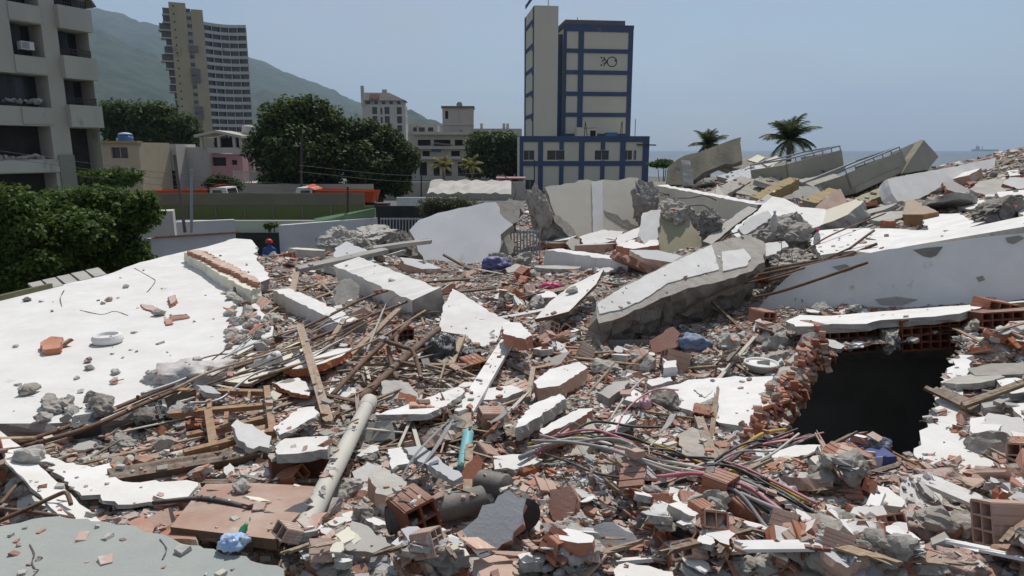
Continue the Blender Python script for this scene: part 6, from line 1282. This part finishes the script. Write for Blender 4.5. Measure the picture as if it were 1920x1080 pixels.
# ---------------- scatter kit
def shard_mb(w, l, seed, ribs=True, corner=0):
    r = random.Random(seed); mb = MB(); k = max(2, int(w / .038)) * 2 - 1; a, b = -l / 2, l / 2; x = -w / 2; sl, sr = r.uniform(-1.2, 1.2), r.uniform(-1.2, 1.2)
    for i in range(k):
        ww = (.008 if i % 2 else w / ((k + 1) / 2) - .008)
        a = max(-l * .68, min(-l * .12, a + r.gauss(0, l * .06) + sl * ww)); b = min(l * .68, max(l * .12, b + r.gauss(0, l * .06) + sr * ww)); a2 = max(-l * .68, min(-l * .12, a + r.gauss(0, l * .05) + sl * ww)); b2 = min(l * .68, max(l * .12, b + r.gauss(0, l * .05) + sr * ww))
        h = .009 if (ribs and i % 2) else .0125
        mb.add([(x, a, 0), (x + ww, a2, 0), (x + ww, b2, 0), (x, b, 0), (x, a + r.gauss(0, .004), h), (x + ww, a2 + r.gauss(0, .004), h), (x + ww, b2 + r.gauss(0, .004), h), (x, b + r.gauss(0, .004), h)], [(3, 2, 1, 0), (4, 5, 6, 7), (0, 1, 5, 4), (1, 2, 6, 5), (2, 3, 7, 6), (3, 0, 4, 7)]); x += ww; a, b = a2, b2
    if corner: mb.box((w / 2 - .006, 0, -corner / 2), (.011, l * .85, corner)); mb.box((w * .1, 0, -corner * .4), (.009, l * .6, corner * .8))
    return mb
def chunk_mb(w, l, t, seed, mi=(0, 1, 1)):
    r = random.Random(seed); n = r.randint(4, 7); ph = r.random() * 6
    poly = [(w / 2 * math.cos(ph + 6.283 * i / n) * r.uniform(.7, 1.15), l / 2 * math.sin(ph + 6.283 * i / n) * r.uniform(.7, 1.15)) for i in range(n)]
    return plate(MB(), ragged(poly, .028, .005, r), -t / 2, t / 2, r, .006, mi)
def splinter_mb(l, w, h, seed):
    r = random.Random(seed); mb = MB(); k = 3
    for i in range(k):
        a, b = -l / 2 + r.uniform(0, .18) * l, l / 2 - r.uniform(0, .22) * l; x = -w / 2 + w * (i + .5) / k
        mb.add([(x - w / k / 2, a, 0), (x + w / k / 2, a + r.gauss(0, .03) * l, 0), (x + w / k / 2, b + r.gauss(0, .06) * l, 0), (x - w / k / 2, b, 0), (x - w / k / 2, a, h), (x + w / k / 2, a + r.gauss(0, .03) * l, h), (x + w / k / 2, b + r.gauss(0, .06) * l, h * .6), (x - w / k / 2, b, h * .6)], [(3, 2, 1, 0), (4, 5, 6, 7), (0, 1, 5, 4), (1, 2, 6, 5), (2, 3, 7, 6), (3, 0, 4, 7)])
    return mb
KIT = {}
def kit(kind, me, size, words): KIT.setdefault(kind, []).append((me, size, words))
for i in range(7): kit('brick_shard', shard_mb(.10 + .02 * (i % 4), .09 + .025 * (i % 3), i).mesh('brick_shard', [['brick', 'brick_dusty', 'brick_dusty'][i % 3]]), .12, ('flat ribbed', 'orange brick shard'))
for i in range(5): kit('brick_shard', shard_mb(.11 + .02 * (i % 3), .10 + .02 * (i % 3), 20 + i, True, .06 + .01 * i).mesh('brick_shard', [['brick', 'brick_dark'][i % 2]]), .13, ('ribbed corner', 'red brick shard'))
for i in range(4): kit('brick_shard', shard_mb(.14, .10, 40 + i, False).mesh('brick_shard', ['brick_dusty']), .13, ('smooth dusty', 'pinkish brick shard'))
for i in range(4): kit('hollow_block', hollow_mb(.15, .10 if i % 2 else .20, .14 + .04 * i, 2, 1 if i % 2 else 3, .009).mesh('hollow_block', [['brick', 'brick_dusty', 'brick_dusty', 'brick'][i]]), .16, ('broken', 'hollow clay block'))
for i in range(4): kit('plaster_chunk', chunk_mb(.16 + .03 * i, .12 + .02 * (i % 3), .035 + .01 * (i % 3), 60 + i).mesh('plaster_chunk', [['plaster_clean', 'plaster'][i % 2], 'mortar']), .16, ('white faced', 'plaster chunk'))
for i in range(4): kit('plaster_chunk', chunk_mb(.15 + .02 * i, .12 + .02 * (i % 3), .055, 80 + i).mesh('plaster_chunk', ['plaster', 'brick']), .16, ('brick backed white', 'wall chunk'))
for i in range(2): kit('plaster_chunk', chunk_mb(.16, .13, .03, 90 + i).mesh('plaster_chunk', ['plaster_grey', 'mortar']), .15, ('grey painted', 'plaster chunk'))
for i in range(9): kit('concrete_chunk', rock_mb((0, 0, 0), (.09, .075 + .008 * (i % 3), .055 + .008 * (i % 4)), 600 + i, 3).mesh('concrete_chunk', [['concrete', 'concrete_dark', 'concrete', 'concrete_smooth'][i % 4]]), .13, (['rough', 'dark rough', 'jagged', 'smooth'][i % 4], ['grey concrete chunk', 'brownish concrete chunk', 'grey concrete chunk', 'pale concrete chunk'][i % 4]))
for i in range(6): kit('mortar_lump', rock_mb((0, 0, 0), (.07, .06, .045), 700 + i, 3).mesh('mortar_lump', ['mortar']), .1, (['crumbly', 'rounded', 'flat', 'pitted', 'knobbly', 'angular'][i], 'beige mortar lump'))
for i in range(6): kit('wood_splinter', splinter_mb(.35 + .12 * i, .03 + .008 * (i % 3), .015 + .004 * (i % 3), i).mesh('wood_splinter', [['wood', 'wood', 'wood_dark'][i % 3]]), .1, (['split', 'narrow', 'dark'][i % 3], 'wooden batten'))
for i in range(6): kit('tile_piece', chunk_mb(.11 + .015 * i, .09 + .01 * i, .010, 900 + i).mesh('tile_piece', [['cream', 'veneer', 'concrete_smooth', 'cream_pale', 'plaster_grey', 'plaster_clean'][i]] * 2), .11, ('thin broken', ['cream tile', 'pinkish brown tile', 'grey tile', 'pale cream tile', 'slate grey tile', 'white tile'][i]))

# ---------------- hand placed fragments
FM = {1: 'the long grey slab', 2: 'the hollow slab', 3: 'the slanting slab', 5: 'the concrete piece', 9: 'the flat plate', 10: 'the brick row', 13: 'the long white piece', 14: 'the narrow slab', 16: 'the sloping board', 18: 'the tile plate', 20: 'the big wall slab', 21: 'the torn slab', 22: 'the ribbed brick', 24: 'the bright slab', 26: 'the bottom piece', 28: 'the white lump', 29: 'the long block', 30: 'the stone plate', 31: 'the standing brick', 33: 'the mortar mass', 35: 'the split block'}
for k, (px_, th, m, lf, lab) in enumerate([
    ([(941, 610), (950, 604), (975, 605), (998, 627), (985, 636), (945, 626)], .11, ('plaster_clean', 'brick'), .30, 'white topped brick lump sitting on the skirting plank'),
    ([(1000, 716), (1030, 692), (1085, 678), (1102, 690), (1048, 723), (1010, 728)], .12, ('plaster', 'brick_dusty'), .16, 'long grey topped brick slab in the centre of the rubble'),
    ([(878, 747), (905, 729), (960, 722), (982, 732), (942, 747), (895, 752)], .12, ('plaster', 'mortar'), .17, 'white topped hollow slab beside the skirting plank'),
    ([(965, 802), (970, 790), (1000, 757), (1050, 738), (1060, 746), (1030, 768), (985, 797)], .08, ('plaster_clean', 'mortar'), .14, 'slanting white slab below the hollow slab'),
    ([(1010, 808), (1040, 790), (1085, 766), (1112, 765), (1102, 777), (1062, 796), (1020, 814)], .12, ('plaster', 'brick'), .16, 'white topped brick slab beside the slanting white slab'),
    ([(1122, 737), (1150, 716), (1180, 713), (1172, 727), (1142, 747)], .12, ('concrete_smooth', 'concrete'), .14, 'grey concrete slab piece in front of the flat roof piece'),
    ([(1165, 748), (1185, 728), (1203, 738), (1195, 755)], .04, ('plaster_clean', 'mortar'), .08, 'white triangular plaster piece beside the grey concrete slab piece'),
    ([(1243, 672), (1268, 670), (1268, 688), (1245, 690)], .08, ('plaster_clean', 'plaster'), .12, 'small white cube of plaster below the massive beam'),
    ([(1210, 712), (1255, 705), (1262, 714), (1222, 724)], .05, ('plaster', 'mortar'), .08, 'thin white slab piece above the flat roof piece'),
    ([(924, 855), (985, 850), (1018, 862), (985, 878), (926, 880)], .03, ('plaster_clean', 'mortar'), .10, 'flat white plate behind the grey strap'),
    ([(515, 838), (535, 822), (617, 817), (614, 842), (560, 850), (520, 852)], .05, ('plaster_clean', 'mortar'), .20, 'white plaster cap on the long dark brick row'),
    ([(505, 850), (560, 845), (640, 838), (640, 850), (560, 862), (508, 866)], .14, ('mortar', 'brick_dark'), .15, 'long dark red brick row below the broken chair'),
    ([(510, 717), (558, 708), (588, 726), (580, 742), (545, 735)], .03, ('plaster_clean', 'brick'), .12, 'torn white plaster piece beside the steep narrow plank'),
    ([(526, 682), (600, 656), (660, 652), (642, 667), (580, 690), (548, 692)], .07, ('plaster_clean', 'brick'), .14, 'long white slab piece behind the steep narrow plank'),
    ([(705, 778), (760, 760), (862, 724), (872, 735), (832, 762), (800, 776)], .04, ('plaster_clean', 'mortar'), .16, 'long narrow white slab beside the drain pipe socket'),
    ([(512, 802), (560, 765), (590, 762), (598, 775), (560, 800), (525, 815)], .03, ('plaster_clean', 'mortar'), .12, 'white plaster strip beside the broken chair leg'),
    ([(757, 840), (792, 835), (868, 893), (850, 902), (800, 872)], .03, ('plaster_grey', 'mortar'), .18, 'grey board sloping beside the cyan bottle'),
    ([(727, 842), (752, 838), (768, 868), (745, 872), (735, 880)], .03, ('plaster_clean', 'mortar'), .16, 'small white board next to the sloping grey board'),
    ([(662, 976), (690, 986), (735, 1022), (700, 1036), (646, 1032)], .05, ('concrete_smooth', 'concrete'), .12, 'grey stone tile plate beside the drain pipe foot'),
    ([(515, 1000), (530, 962), (568, 940), (578, 948), (560, 985), (530, 1015)], .08, ('pvc_grey', 'concrete_dark'), .16, 'dark grey slab standing between veneer door and drain pipe'),
    ([(868, 995), (905, 948), (955, 920), (986, 936), (976, 980), (960, 1012), (902, 1046), (884, 1030)], .11, ('plaster_grey', 'brick_dusty'), .17, 'big grey plastered wall slab with brick edge near the dark can'),
    ([(1096, 966), (1112, 986), (1150, 976), (1190, 1000), (1199, 1020), (1172, 1027), (1130, 1042), (1104, 1012)], .06, ('plaster_grey', 'mortar'), .16, 'torn grey wall slab below the straight strap'),
    ([(1030, 918), (1068, 910), (1082, 930), (1076, 965), (1035, 976), (1026, 950)], .10, ('brick', 'brick'), .14, 'large ribbed orange brick below the cable bundle'),
    ([(1000, 1015), (1038, 1002), (1044, 1030), (1030, 1056), (1002, 1048)], .05, ('brick_dusty', 'brick'), .10, 'upright orange brick plate near the bottom edge'),
    ([(800, 995), (830, 990), (862, 1010), (880, 1040), (848, 1048), (812, 1030)], .05, ('plaster_clean', 'mortar'), .14, 'bright white plaster slab near the big grey wall slab'),
    ([(888, 1050), (940, 1035), (975, 1070), (960, 1090), (905, 1092)], .05, ('brick_dusty', 'mortar'), .10, 'pinkish ribbed slab at the bottom edge'),
    ([(1148, 1068), (1175, 1055), (1215, 1062), (1262, 1072), (1260, 1092), (1150, 1092)], .04, ('plaster_clean', 'mortar'), .08, 'bright white plaster piece at the bottom edge'),
    ([(1645, 910), (1664, 914), (1696, 940), (1690, 950), (1654, 946)], .06, ('plaster_clean', 'mortar'), .10, 'white plaster piece beside the half round table top'),
    ([(1558, 968), (1590, 955), (1622, 955), (1618, 978), (1580, 990)], .05, ('plaster', 'mortar'), .08, 'white plaster lump below the blue carton'),
    ([(1440, 842), (1480, 832), (1540, 834), (1546, 852), (1450, 858)], .08, ('plaster', 'concrete'), .10, 'long concrete block lying at the near edge of the hole'),
    ([(1760, 985), (1800, 970), (1828, 985), (1825, 1012), (1785, 1022)], .05, ('concrete_smooth', 'concrete'), .08, 'grey five sided stone plate beside the pinkish sheet'),
    ([(1218, 640), (1262, 612), (1275, 625), (1272, 650), (1225, 662)], .12, ('brick', 'brick_dark'), .14, 'orange hollow brick standing against the massive concrete beam'),
    ([(670, 792), (735, 788), (740, 826), (674, 832)], .10, ('concrete_smooth', 'concrete'), .20, 'grey mortar face of the long hollow block row'),
    ([(690, 890), (720, 875), (765, 905), (745, 935), (705, 925)], .12, ('mortar', 'brick_dusty'), .14, 'mortar covered brick mass beside the narrow strap loop'),
    ([(1300, 730), (1316, 722), (1338, 732), (1322, 745)], .03, ('plaster_clean', 'mortar'), .10, 'small white flake on the flat roof piece'),
    ([(1270, 815), (1300, 800), (1330, 815), (1325, 860), (1290, 880)], .12, ('concrete', 'brick_dark'), .14, 'split hollow block with mortar skin beside the tan planks'),
    ([(850, 905), (868, 880), (895, 850), (905, 862), (890, 905), (870, 925)], .05, ('brick', 'brick_dark'), .14, 'tall orange brick plate beside the upright stick'),
    ([(300, 1000), (330, 985), (372, 1000), (368, 1012), (310, 1010)], .05, ('brick', 'brick_dusty'), .08, 'orange ribbed brick under the veneer door edge'),
    ([(240, 980), (268, 960), (290, 985), (285, 1000), (250, 995)], .06, ('brick', 'brick'), .08, 'bright orange ribbed brick at the edge of the corner slab'),
    ([(75, 642), (98, 630), (118, 632), (112, 652), (82, 656)], .06, ('brick', 'brick'), .0, 'ribbed orange brick piece on the white roof slab'),
    ([(316, 556), (328, 552), (332, 562), (320, 570)], .05, ('brick_dusty', 'brick'), .0, 'single brick piece on the far white slab'),
    ([(264, 570), (285, 572), (302, 580), (290, 584), (270, 578)], .02, ('brick_dusty', 'brick'), .0, 'long pinkish shard in the brick group on the white slab'),
    ([(318, 592), (350, 588), (354, 594), (322, 600)], .02, ('brick_dark', 'brick'), .0, 'dark pointed shard in the brick group on the white slab'),
    ([(308, 598), (320, 596), (325, 606), (312, 608)], .02, ('brick', 'brick'), .0, 'small orange shard in the brick group on the white slab'),
    ([(90, 772), (110, 768), (135, 775), (132, 790), (95, 790)], .06, ('brick', 'brick'), .12, 'ribbed orange brick at the near edge of the white slab'),
    ([(130, 765), (160, 755), (195, 760), (190, 775), (140, 778)], .05, ('mortar', 'mortar'), .10, 'tan mortar piece at the near edge of the white slab')]):
    pl = (SL[0] + V((0, 0, th)), SL[1]) if lf == 0 else gpl(px_[0], px_[len(px_) // 3], px_[2 * len(px_) // 3], lf)
    if abs(pl[1].z) < .25 or pl[1].length < .5: pl = (G(*px_[0], lf), V((0, -.35, .94)))
    if k in (20, 21, 22, 23, 36, 19, 32, 31): pl = (G(sum(p[0] for p in px_) / len(px_), max(p[1] for p in px_), lf * .6), V((rg.uniform(-.35, .25), -.72, .66)).normalized())
    slab('wall_fragment', lab, 'wall fragment', px_, pl, th, list(m), .035, .006, .006, 1, group='larger wall fragments', mark=FM.get(k))
for k, (x, y, rz, nx, ny, w, h, l, m, lab) in enumerate([(955, 750, -.7, 4, 2, .20, .09, .2, 'brick_dusty', 'hollow brick end with eight cells below the white hollow slab'), (800, 805, .15, 3, 2, .22, .14, .16, 'brick', 'open hollow block in the long hollow block row'), (800, 1035, .6, 2, 3, .13, .2, .2, 'brick_dark', 'hollow block with six dark cells at the bottom edge'), (1318, 800, -.3, 2, 1, .14, .08, .2, 'brick_dark', 'hollow block with two dark cells beside the tan planks'), (1442, 610, .2, 2, 2, .14, .13, .28, 'brick', 'upright hollow block before the long white beam'), (900, 700, .5, 2, 1, .16, .09, .25, 'brick', 'red hollow block behind the white hollow slab'), (760, 640, .4, 3, 2, .18, .12, .2, 'brick_dark', 'dark red hollow block under the rusty pipe'), (1880, 600, .1, 3, 2, .3, .14, .2, 'brick', 'red hollow block at the picture edge by the broken slab')]):
    o = hollow_mb(w, h, l, nx, ny, .009).obj('hollow_block', m, center=False); o.location = G(x, y, h * .55); o.rotation_euler = (rg.uniform(-.25, .1), rg.uniform(-.2, .2), rz); put(o, lab, 'brick', group='hollow clay blocks in the rubble')
for k, (x, y, s, lab) in enumerate([(645, 930, .085, 'rounded concrete stone with white crust beside the drain pipe'), (688, 978, .07, 'tan mortar stone below the rounded concrete stone'), (1065, 930, .06, 'grey stone beside the large ribbed orange brick'), (640, 1045, .05, 'pale stone at the foot of the drain pipe'), (1325, 770, .08, 'concrete stone on the flat roof piece beside the tan plank'), (1310, 690, .09, 'concrete stone below the dusty blue cloth'), (1360, 655, .14, 'concrete lump in the shade of the massive beam'), (230, 845, .10, 'grey concrete lump above the torn white sheet'), (310, 845, .08, 'rounded grey stone near the long dark board'), (1410, 1060, .08, 'stone at the bottom edge below the cables')]):
    put(rock_mb(G(x, y, s * .5), (s * 1.1, s, s * .75), 800 + k, 4).obj('stone', 'concrete' if k % 3 else 'mortar'), lab, 'stone')

# everything built so far, as one surface to drop things on
bpy.context.view_layer.update()
V_, F_, OWN = [], [], []
def gather(o, root):
    if o.type == 'MESH':
        mw = o.matrix_world; k = len(V_); V_.extend([mw @ v.co for v in o.data.vertices])
        for p in o.data.polygons: F_.append([k + i for i in p.vertices]); OWN.append(root)
    for c in KIDS.get(o.name, ()): gather(c, root)
KIDS = {}
for o in bpy.data.objects:
    if o.parent: KIDS.setdefault(o.parent.name, []).append(o)
for o, _ in HERO: gather(o, o.name)
gobj = bpy.data.objects['rubble_ground']; gather(gobj, 'rubble_ground')
TOP = BVHTree.FromPolygons(V_, F_)
CLEANN = {o.name for o in CLEAN}; FEW = {'roof_slab', 'floor_slab'}
MARKS = [(V(o.location), m) for o, m in HERO if m]
cells = {}
def drop(px, py, keep_clean=.03, few=.004, r=rg, soft=.12):
    h = TOP.ray_cast(CAM, ray(px, py).normalized(), 60)
    if h[0] is None: return None
    own = OWN[h[2]]; p, n = h[0], h[1]
    if n.dot(ray(px, py)) > 0: n = -n
    if own != 'rubble_ground':
        if own in FEW: 
            if r.random() > few: return None
        elif r.random() > (keep_clean if own in CLEANN else soft): return None
        if n.z < .86: return None
    if p.y > 27 or p.z < 2.2: return None
    return p, n
# where heroes show in the picture, so that loose pieces do not bury them
GS = 8; GW, GH = 2080 // GS, 860 // GS
HM = np.zeros((GH, GW), bool)
for j in range(GH):
    for i in range(GW):
        h = TOP.ray_cast(CAM, ray(-80 + (i + .5) * GS, 260 + (j + .5) * GS).normalized(), 60)
        if h[0] is not None and OWN[h[2]] != 'rubble_ground': HM[j, i] = True
HM = HM | np.roll(HM, 1, 0) | np.roll(HM, -1, 0) | np.roll(HM, 1, 1) | np.roll(HM, -1, 1)
def covers(px, py, rpx):
    x0, x1 = int((px - rpx + 80) / GS), int((px + rpx + 80) / GS) + 1; y0, y1 = int((py - rpx * 1.0 - 260) / GS), int((py + rpx * .5 - 260) / GS) + 1
    q = HM[max(0, y0):max(0, y1), max(0, x0):max(0, x1)]
    return q.mean() if q.size else 0
def where(p):
    q = sorted(MARKS, key=lambda q: (q[0] - p).length_squared)[:2]
    if (q[1][0] - p).length < 1.7 * (q[0][0] - p).length and q[0][1] != q[1][1]: return f'between {q[0][1]} and {q[1][1]}'
    b = min(MARKS, key=lambda q: (q[0] - p).length_squared); dv = p - b[0]
    rel = 'in front of' if dv.y < -.45 and abs(dv.y) > abs(dv.x) else ('behind' if dv.y > .45 and abs(dv.y) > abs(dv.x) else ('beside' if (dv.length < 1.2) else 'some way from'))
    return f'{rel} {b[1]}'
def weight(px, py):
    if py < 430: return .9 if px > 1500 else .55
    if py < 520: return .8
    return 1.0
def scatter(kind, n, s0, s1, tilt, grp, cat, seed, box=None, few=.004, pick=None):
    r = random.Random(seed); done = 0; tries = 0
    while done < n and tries < n * 30:
        tries += 1
        px = r.uniform(-60, 1980); py = 1080 - 790 * r.random() ** 1.15 + 30
        if box: px, py = r.uniform(box[0], box[2]), r.uniform(box[1], box[3])
        if r.random() > weight(px, py): continue
        h = drop(px, py, few=few, r=r)
        if not h: continue
        p, nn = h; d = (p - CAM).length
        me, sz, wd = r.choice([KIT[kind][i] for i in pick] if pick else KIT[kind]); s = r.uniform(s0, s1) * (1 if d < 9 else 1.25) * (.62 if d < 3.3 else (.8 if d < 4.4 else 1))
        rpx = s * sz * .62 * 1280 / d
        if few < .1 and covers(px, py, rpx) > .14 and r.random() > .04: continue
        key = (int(p.x / .14), int(p.y / .14)); st = cells.get(key, 0)
        o = bpy.data.objects.new(kind, me); COL.objects.link(o)
        up = (nn + V((r.gauss(0, tilt), r.gauss(0, tilt), .6))).normalized()
        q = up.to_track_quat('Z', 'Y').to_matrix() @ Matrix.Rotation(r.uniform(0, 6.28), 3, 'Z')
        o.rotation_euler = q.to_euler(); o.scale = (s, s, s)
        o.location = p + V((0, 0, .03 * s + min(st, .16)))
        cells[key] = st + .025 * s
        size = 'small' if s < s0 + (s1 - s0) * .33 else ('large' if s > s0 + (s1 - s0) * .72 else 'middling')
        tag(o, ' '.join(f'{size} {wd[0]} {wd[1]} {where(p)}'.split()[:16]), cat, grp); done += 1
for i in range(8): kit('masonry_piece', chunk_mb(.34 + .05 * (i % 4), .26 + .04 * (i % 3), [.04, .07, .10][i % 3], 1500 + i).mesh('masonry_piece', [['plaster', 'plaster_grey', 'plaster_clean', 'mortar', 'cream', 'plaster', 'concrete_smooth', 'plaster_clean'][i], ['mortar', 'brick_dusty', 'brick', 'mortar'][i % 4]]), .36, ('broken', ['white slab', 'grey slab', 'thick white slab', 'mortar slab', 'cream slab', 'plastered brick slab', 'concrete slab', 'bright white slab'][i]))
for i in range(6): kit('board_piece', splinter_mb(.6 + .14 * i, .07 + .012 * (i % 3), .02 + .006 * (i % 2), 50 + i).mesh('board_piece', [['wood', 'wood', 'wood_dark', 'veneer', 'wood', 'plaster'][i]]), .25, ('splintered', ['tan board', 'brown board', 'dark board', 'veneer board', 'grey brown board', 'white painted board'][i]))
scatter('masonry_piece', 46, 1.5, 3.0, .35, 'broken slabs on the ridge', 'slab', 8, (1180, 330, 1920, 450), pick=(1, 3, 4, 6, 3, 5))
scatter('masonry_piece', 34, 1.3, 2.6, .35, 'broken slabs on the ridge', 'slab', 9, (560, 455, 1250, 520))
scatter('masonry_piece', 190, .5, 1.3, .6, 'broken slabs in the rubble', 'slab', 10)
for i in range(6): kit('thin_stick', splinter_mb(.55 + .16 * i, .018 + .004 * (i % 3), .012, 70 + i).mesh('thin_stick', [['wood', 'wood', 'rust', 'wood_dark', 'wood', 'cable_white'][i]]), .05, ('thin', ['tan stick', 'brown stick', 'rusty rod', 'dark stick', 'long tan stick', 'pale stick'][i]))
scatter('thin_stick', 110, .6, 1.3, .22, 'thin sticks at the broken chair', 'stick', 12, (330, 540, 900, 880))
scatter('thin_stick', 60, .6, 1.3, .25, 'thin sticks over the mound', 'stick', 13, (860, 480, 1480, 800))
scatter('board_piece', 60, .6, 1.1, .25, 'splintered boards in the rubble', 'board', 11)
for i in range(6): kit('brick_corner', shard_mb(.09 + .02 * (i % 3), .10 + .03 * (i % 3), 120 + i, True, .07 + .012 * (i % 4)).mesh('brick_corner', [['brick', 'brick', 'brick_dusty', 'brick_dark'][i % 4]]), .13, ('broken hollow', ['orange brick corner', 'red brick corner', 'dusty brick corner'][i % 3]))
scatter('brick_corner', 290, .55, 1.2, .8, 'brick corners in the rubble', 'brick', 14)
scatter('brick_corner', 26, .5, 1.0, .6, 'brick corners in the rubble', 'brick', 15, (425, 545, 520, 690), .9)
scatter('mortar_lump', 40, .5, 1.2, .5, 'mortar lumps in the rubble', 'mortar', 16, (425, 540, 520, 700), .9)
scatter('concrete_chunk', 24, .4, 1.0, .5, 'concrete chunks in the rubble', 'concrete', 17, (60, 745, 420, 800), .9)
scatter('concrete_chunk', 200, .6, 1.5, .35, 'concrete chunks in the rubble', 'concrete', 1)
scatter('mortar_lump', 260, .55, 1.3, .4, 'mortar lumps in the rubble', 'mortar', 2)
scatter('plaster_chunk', 300, .5, 1.45, .5, 'plaster chunks in the rubble', 'plaster', 3)
scatter('hollow_block', 60, .6, 1.0, .7, 'hollow clay blocks in the rubble', 'brick', 4)
scatter('brick_shard', 300, .6, 1.35, .6, 'brick shards in the rubble', 'brick', 5)
scatter('tile_piece', 200, .6, 1.3, .3, 'tile pieces in the rubble', 'tile', 6)
scatter('wood_splinter', 120, .5, 1.1, .22, 'wooden battens in the rubble', 'wood', 7)

bylab = {}
for o in COL.objects:
    if o.parent is None and o.get('group') and o.get('label', '').split(' ')[0] in ('small', 'middling', 'large'): bylab.setdefault(o['label'], []).append(o)
ORD = ['largest', 'second largest', 'third largest', 'fourth largest', 'fifth largest', 'sixth largest', 'seventh largest', 'eighth largest']
for lab, os_ in bylab.items():
    if not 1 < len(os_) <= 8: continue
    os_.sort(key=lambda o: -o.scale[0])
    for k, o in enumerate(os_):
        w = (['larger', 'smaller'][k] if len(os_) == 2 else ORD[k]) + ' ' + lab
        if len(w.split()) <= 16: o['label'] = w
# ---------------- small rubble: real pieces, past counting
cube = np.array([(x, y, z) for x in (-1, 1) for y in (-1, 1) for z in (-1, 1)], float)
CF = np.array([(0, 1, 3, 2), (4, 6, 7, 5), (0, 4, 5, 1), (2, 3, 7, 6), (0, 2, 6, 4), (1, 5, 7, 3)])
def crumbs(name, label, n, s0, s1, aspect, mats, seed, clean=.05, few=.02, lift=0.0):
    r = random.Random(seed); nr = np.random.default_rng(seed); VV = []; FF = []; k = 0; t = 0; mi = []
    while k < n and t < n * 6:
        t += 1; px = r.uniform(-80, 2000); py = 1110 - 830 * r.random() ** 1.1
        h = drop(px, py, clean, few, r, .05)
        if not h: continue
        p, nn = h; d = (p - CAM).length; s = s0 * (s1 / s0) ** (r.random() ** 1.9) * (.55 + d * .085)
        a = nr.uniform(.55, 1.0, 3) * np.array(aspect) * s; q = (cube * nr.uniform(.62, 1.1, cube.shape)) * a
        up = (nn + V((r.gauss(0, .4), r.gauss(0, .4), .5))).normalized(); m3 = np.array(up.to_track_quat('Z', 'Y').to_matrix() @ Matrix.Rotation(r.uniform(0, 6.28), 3, 'Z'))
        st = min(cells.get((int(p.x / .14), int(p.y / .14)), 0) * .5, .06) * r.random()
        VV.append(q @ m3.T + np.array(p) + np.array((0, 0, a[2] * .4 + st + lift))); FF.append(CF + 8 * k); mi += [r.randrange(len(mats))] * 6; k += 1
    me = bpy.data.meshes.new(name); vv = np.concatenate(VV); ff = np.concatenate(FF)
    me.from_pydata(vv.tolist(), [], ff.tolist())
    for m in mats: me.materials.append(M[m])
    me.polygons.foreach_set('material_index', mi); me.update()
    o = bpy.data.objects.new(name, me); COL.objects.link(o); tag(o, label, 'rubble', kind='stuff')
crumbs('coarse_rubble', 'fist sized broken brick and mortar pieces spread over the mound', 5200, .02, .05, (1.25, 1, .45), ['brick', 'brick', 'brick_dusty', 'mortar', 'plaster', 'concrete_smooth', 'brick_dusty'], 30, .003, .0005)
crumbs('brick_rubble', 'small crumbled brick pieces spread over the mound', 18000, .008, .042, (1.3, 1, .45), ['brick', 'brick_dusty', 'brick_dark', 'mortar'], 31, .010, .006)
crumbs('stone_rubble', 'small crumbled concrete pieces spread over the mound', 15000, .007, .034, (1, .9, .7), ['concrete', 'mortar', 'mortar', 'concrete_dark'], 32, .010, .005)
crumbs('plaster_rubble', 'small white plaster flakes spread over the mound', 4500, .008, .04, (1.3, 1, .28), ['plaster', 'plaster_clean', 'cream'], 33, .006, .002)
crumbs('wood_rubble', 'small wood slivers and scraps spread over the mound', 5000, .014, .045, (2.6, .25, .18), ['wood', 'wood_dark', 'cable_black', 'cable_white'], 34, .004, .001)

# ------------------------------------------------------------ air
hb = MB().box((0, 6100, 450), (25500, 13000, 904)).obj('haze', [], center=False)
hm = bpy.data.materials.new('haze'); hm.use_nodes = True; hn = hm.node_tree.nodes; hn.clear()
ho = hn.new('ShaderNodeOutputMaterial'); hv = hn.new('ShaderNodeVolumePrincipled')
hv.inputs['Color'].default_value = (.55, .74, 1.0, 1); hv.inputs['Density'].default_value = HAZE; hv.inputs['Anisotropy'].default_value = .2
hm.node_tree.links.new(hv.outputs[0], ho.inputs['Volume']); hb.data.materials.append(hm); tag(hb, kind='stuff', label='pale sea haze filling the air over the coast', cat='haze')
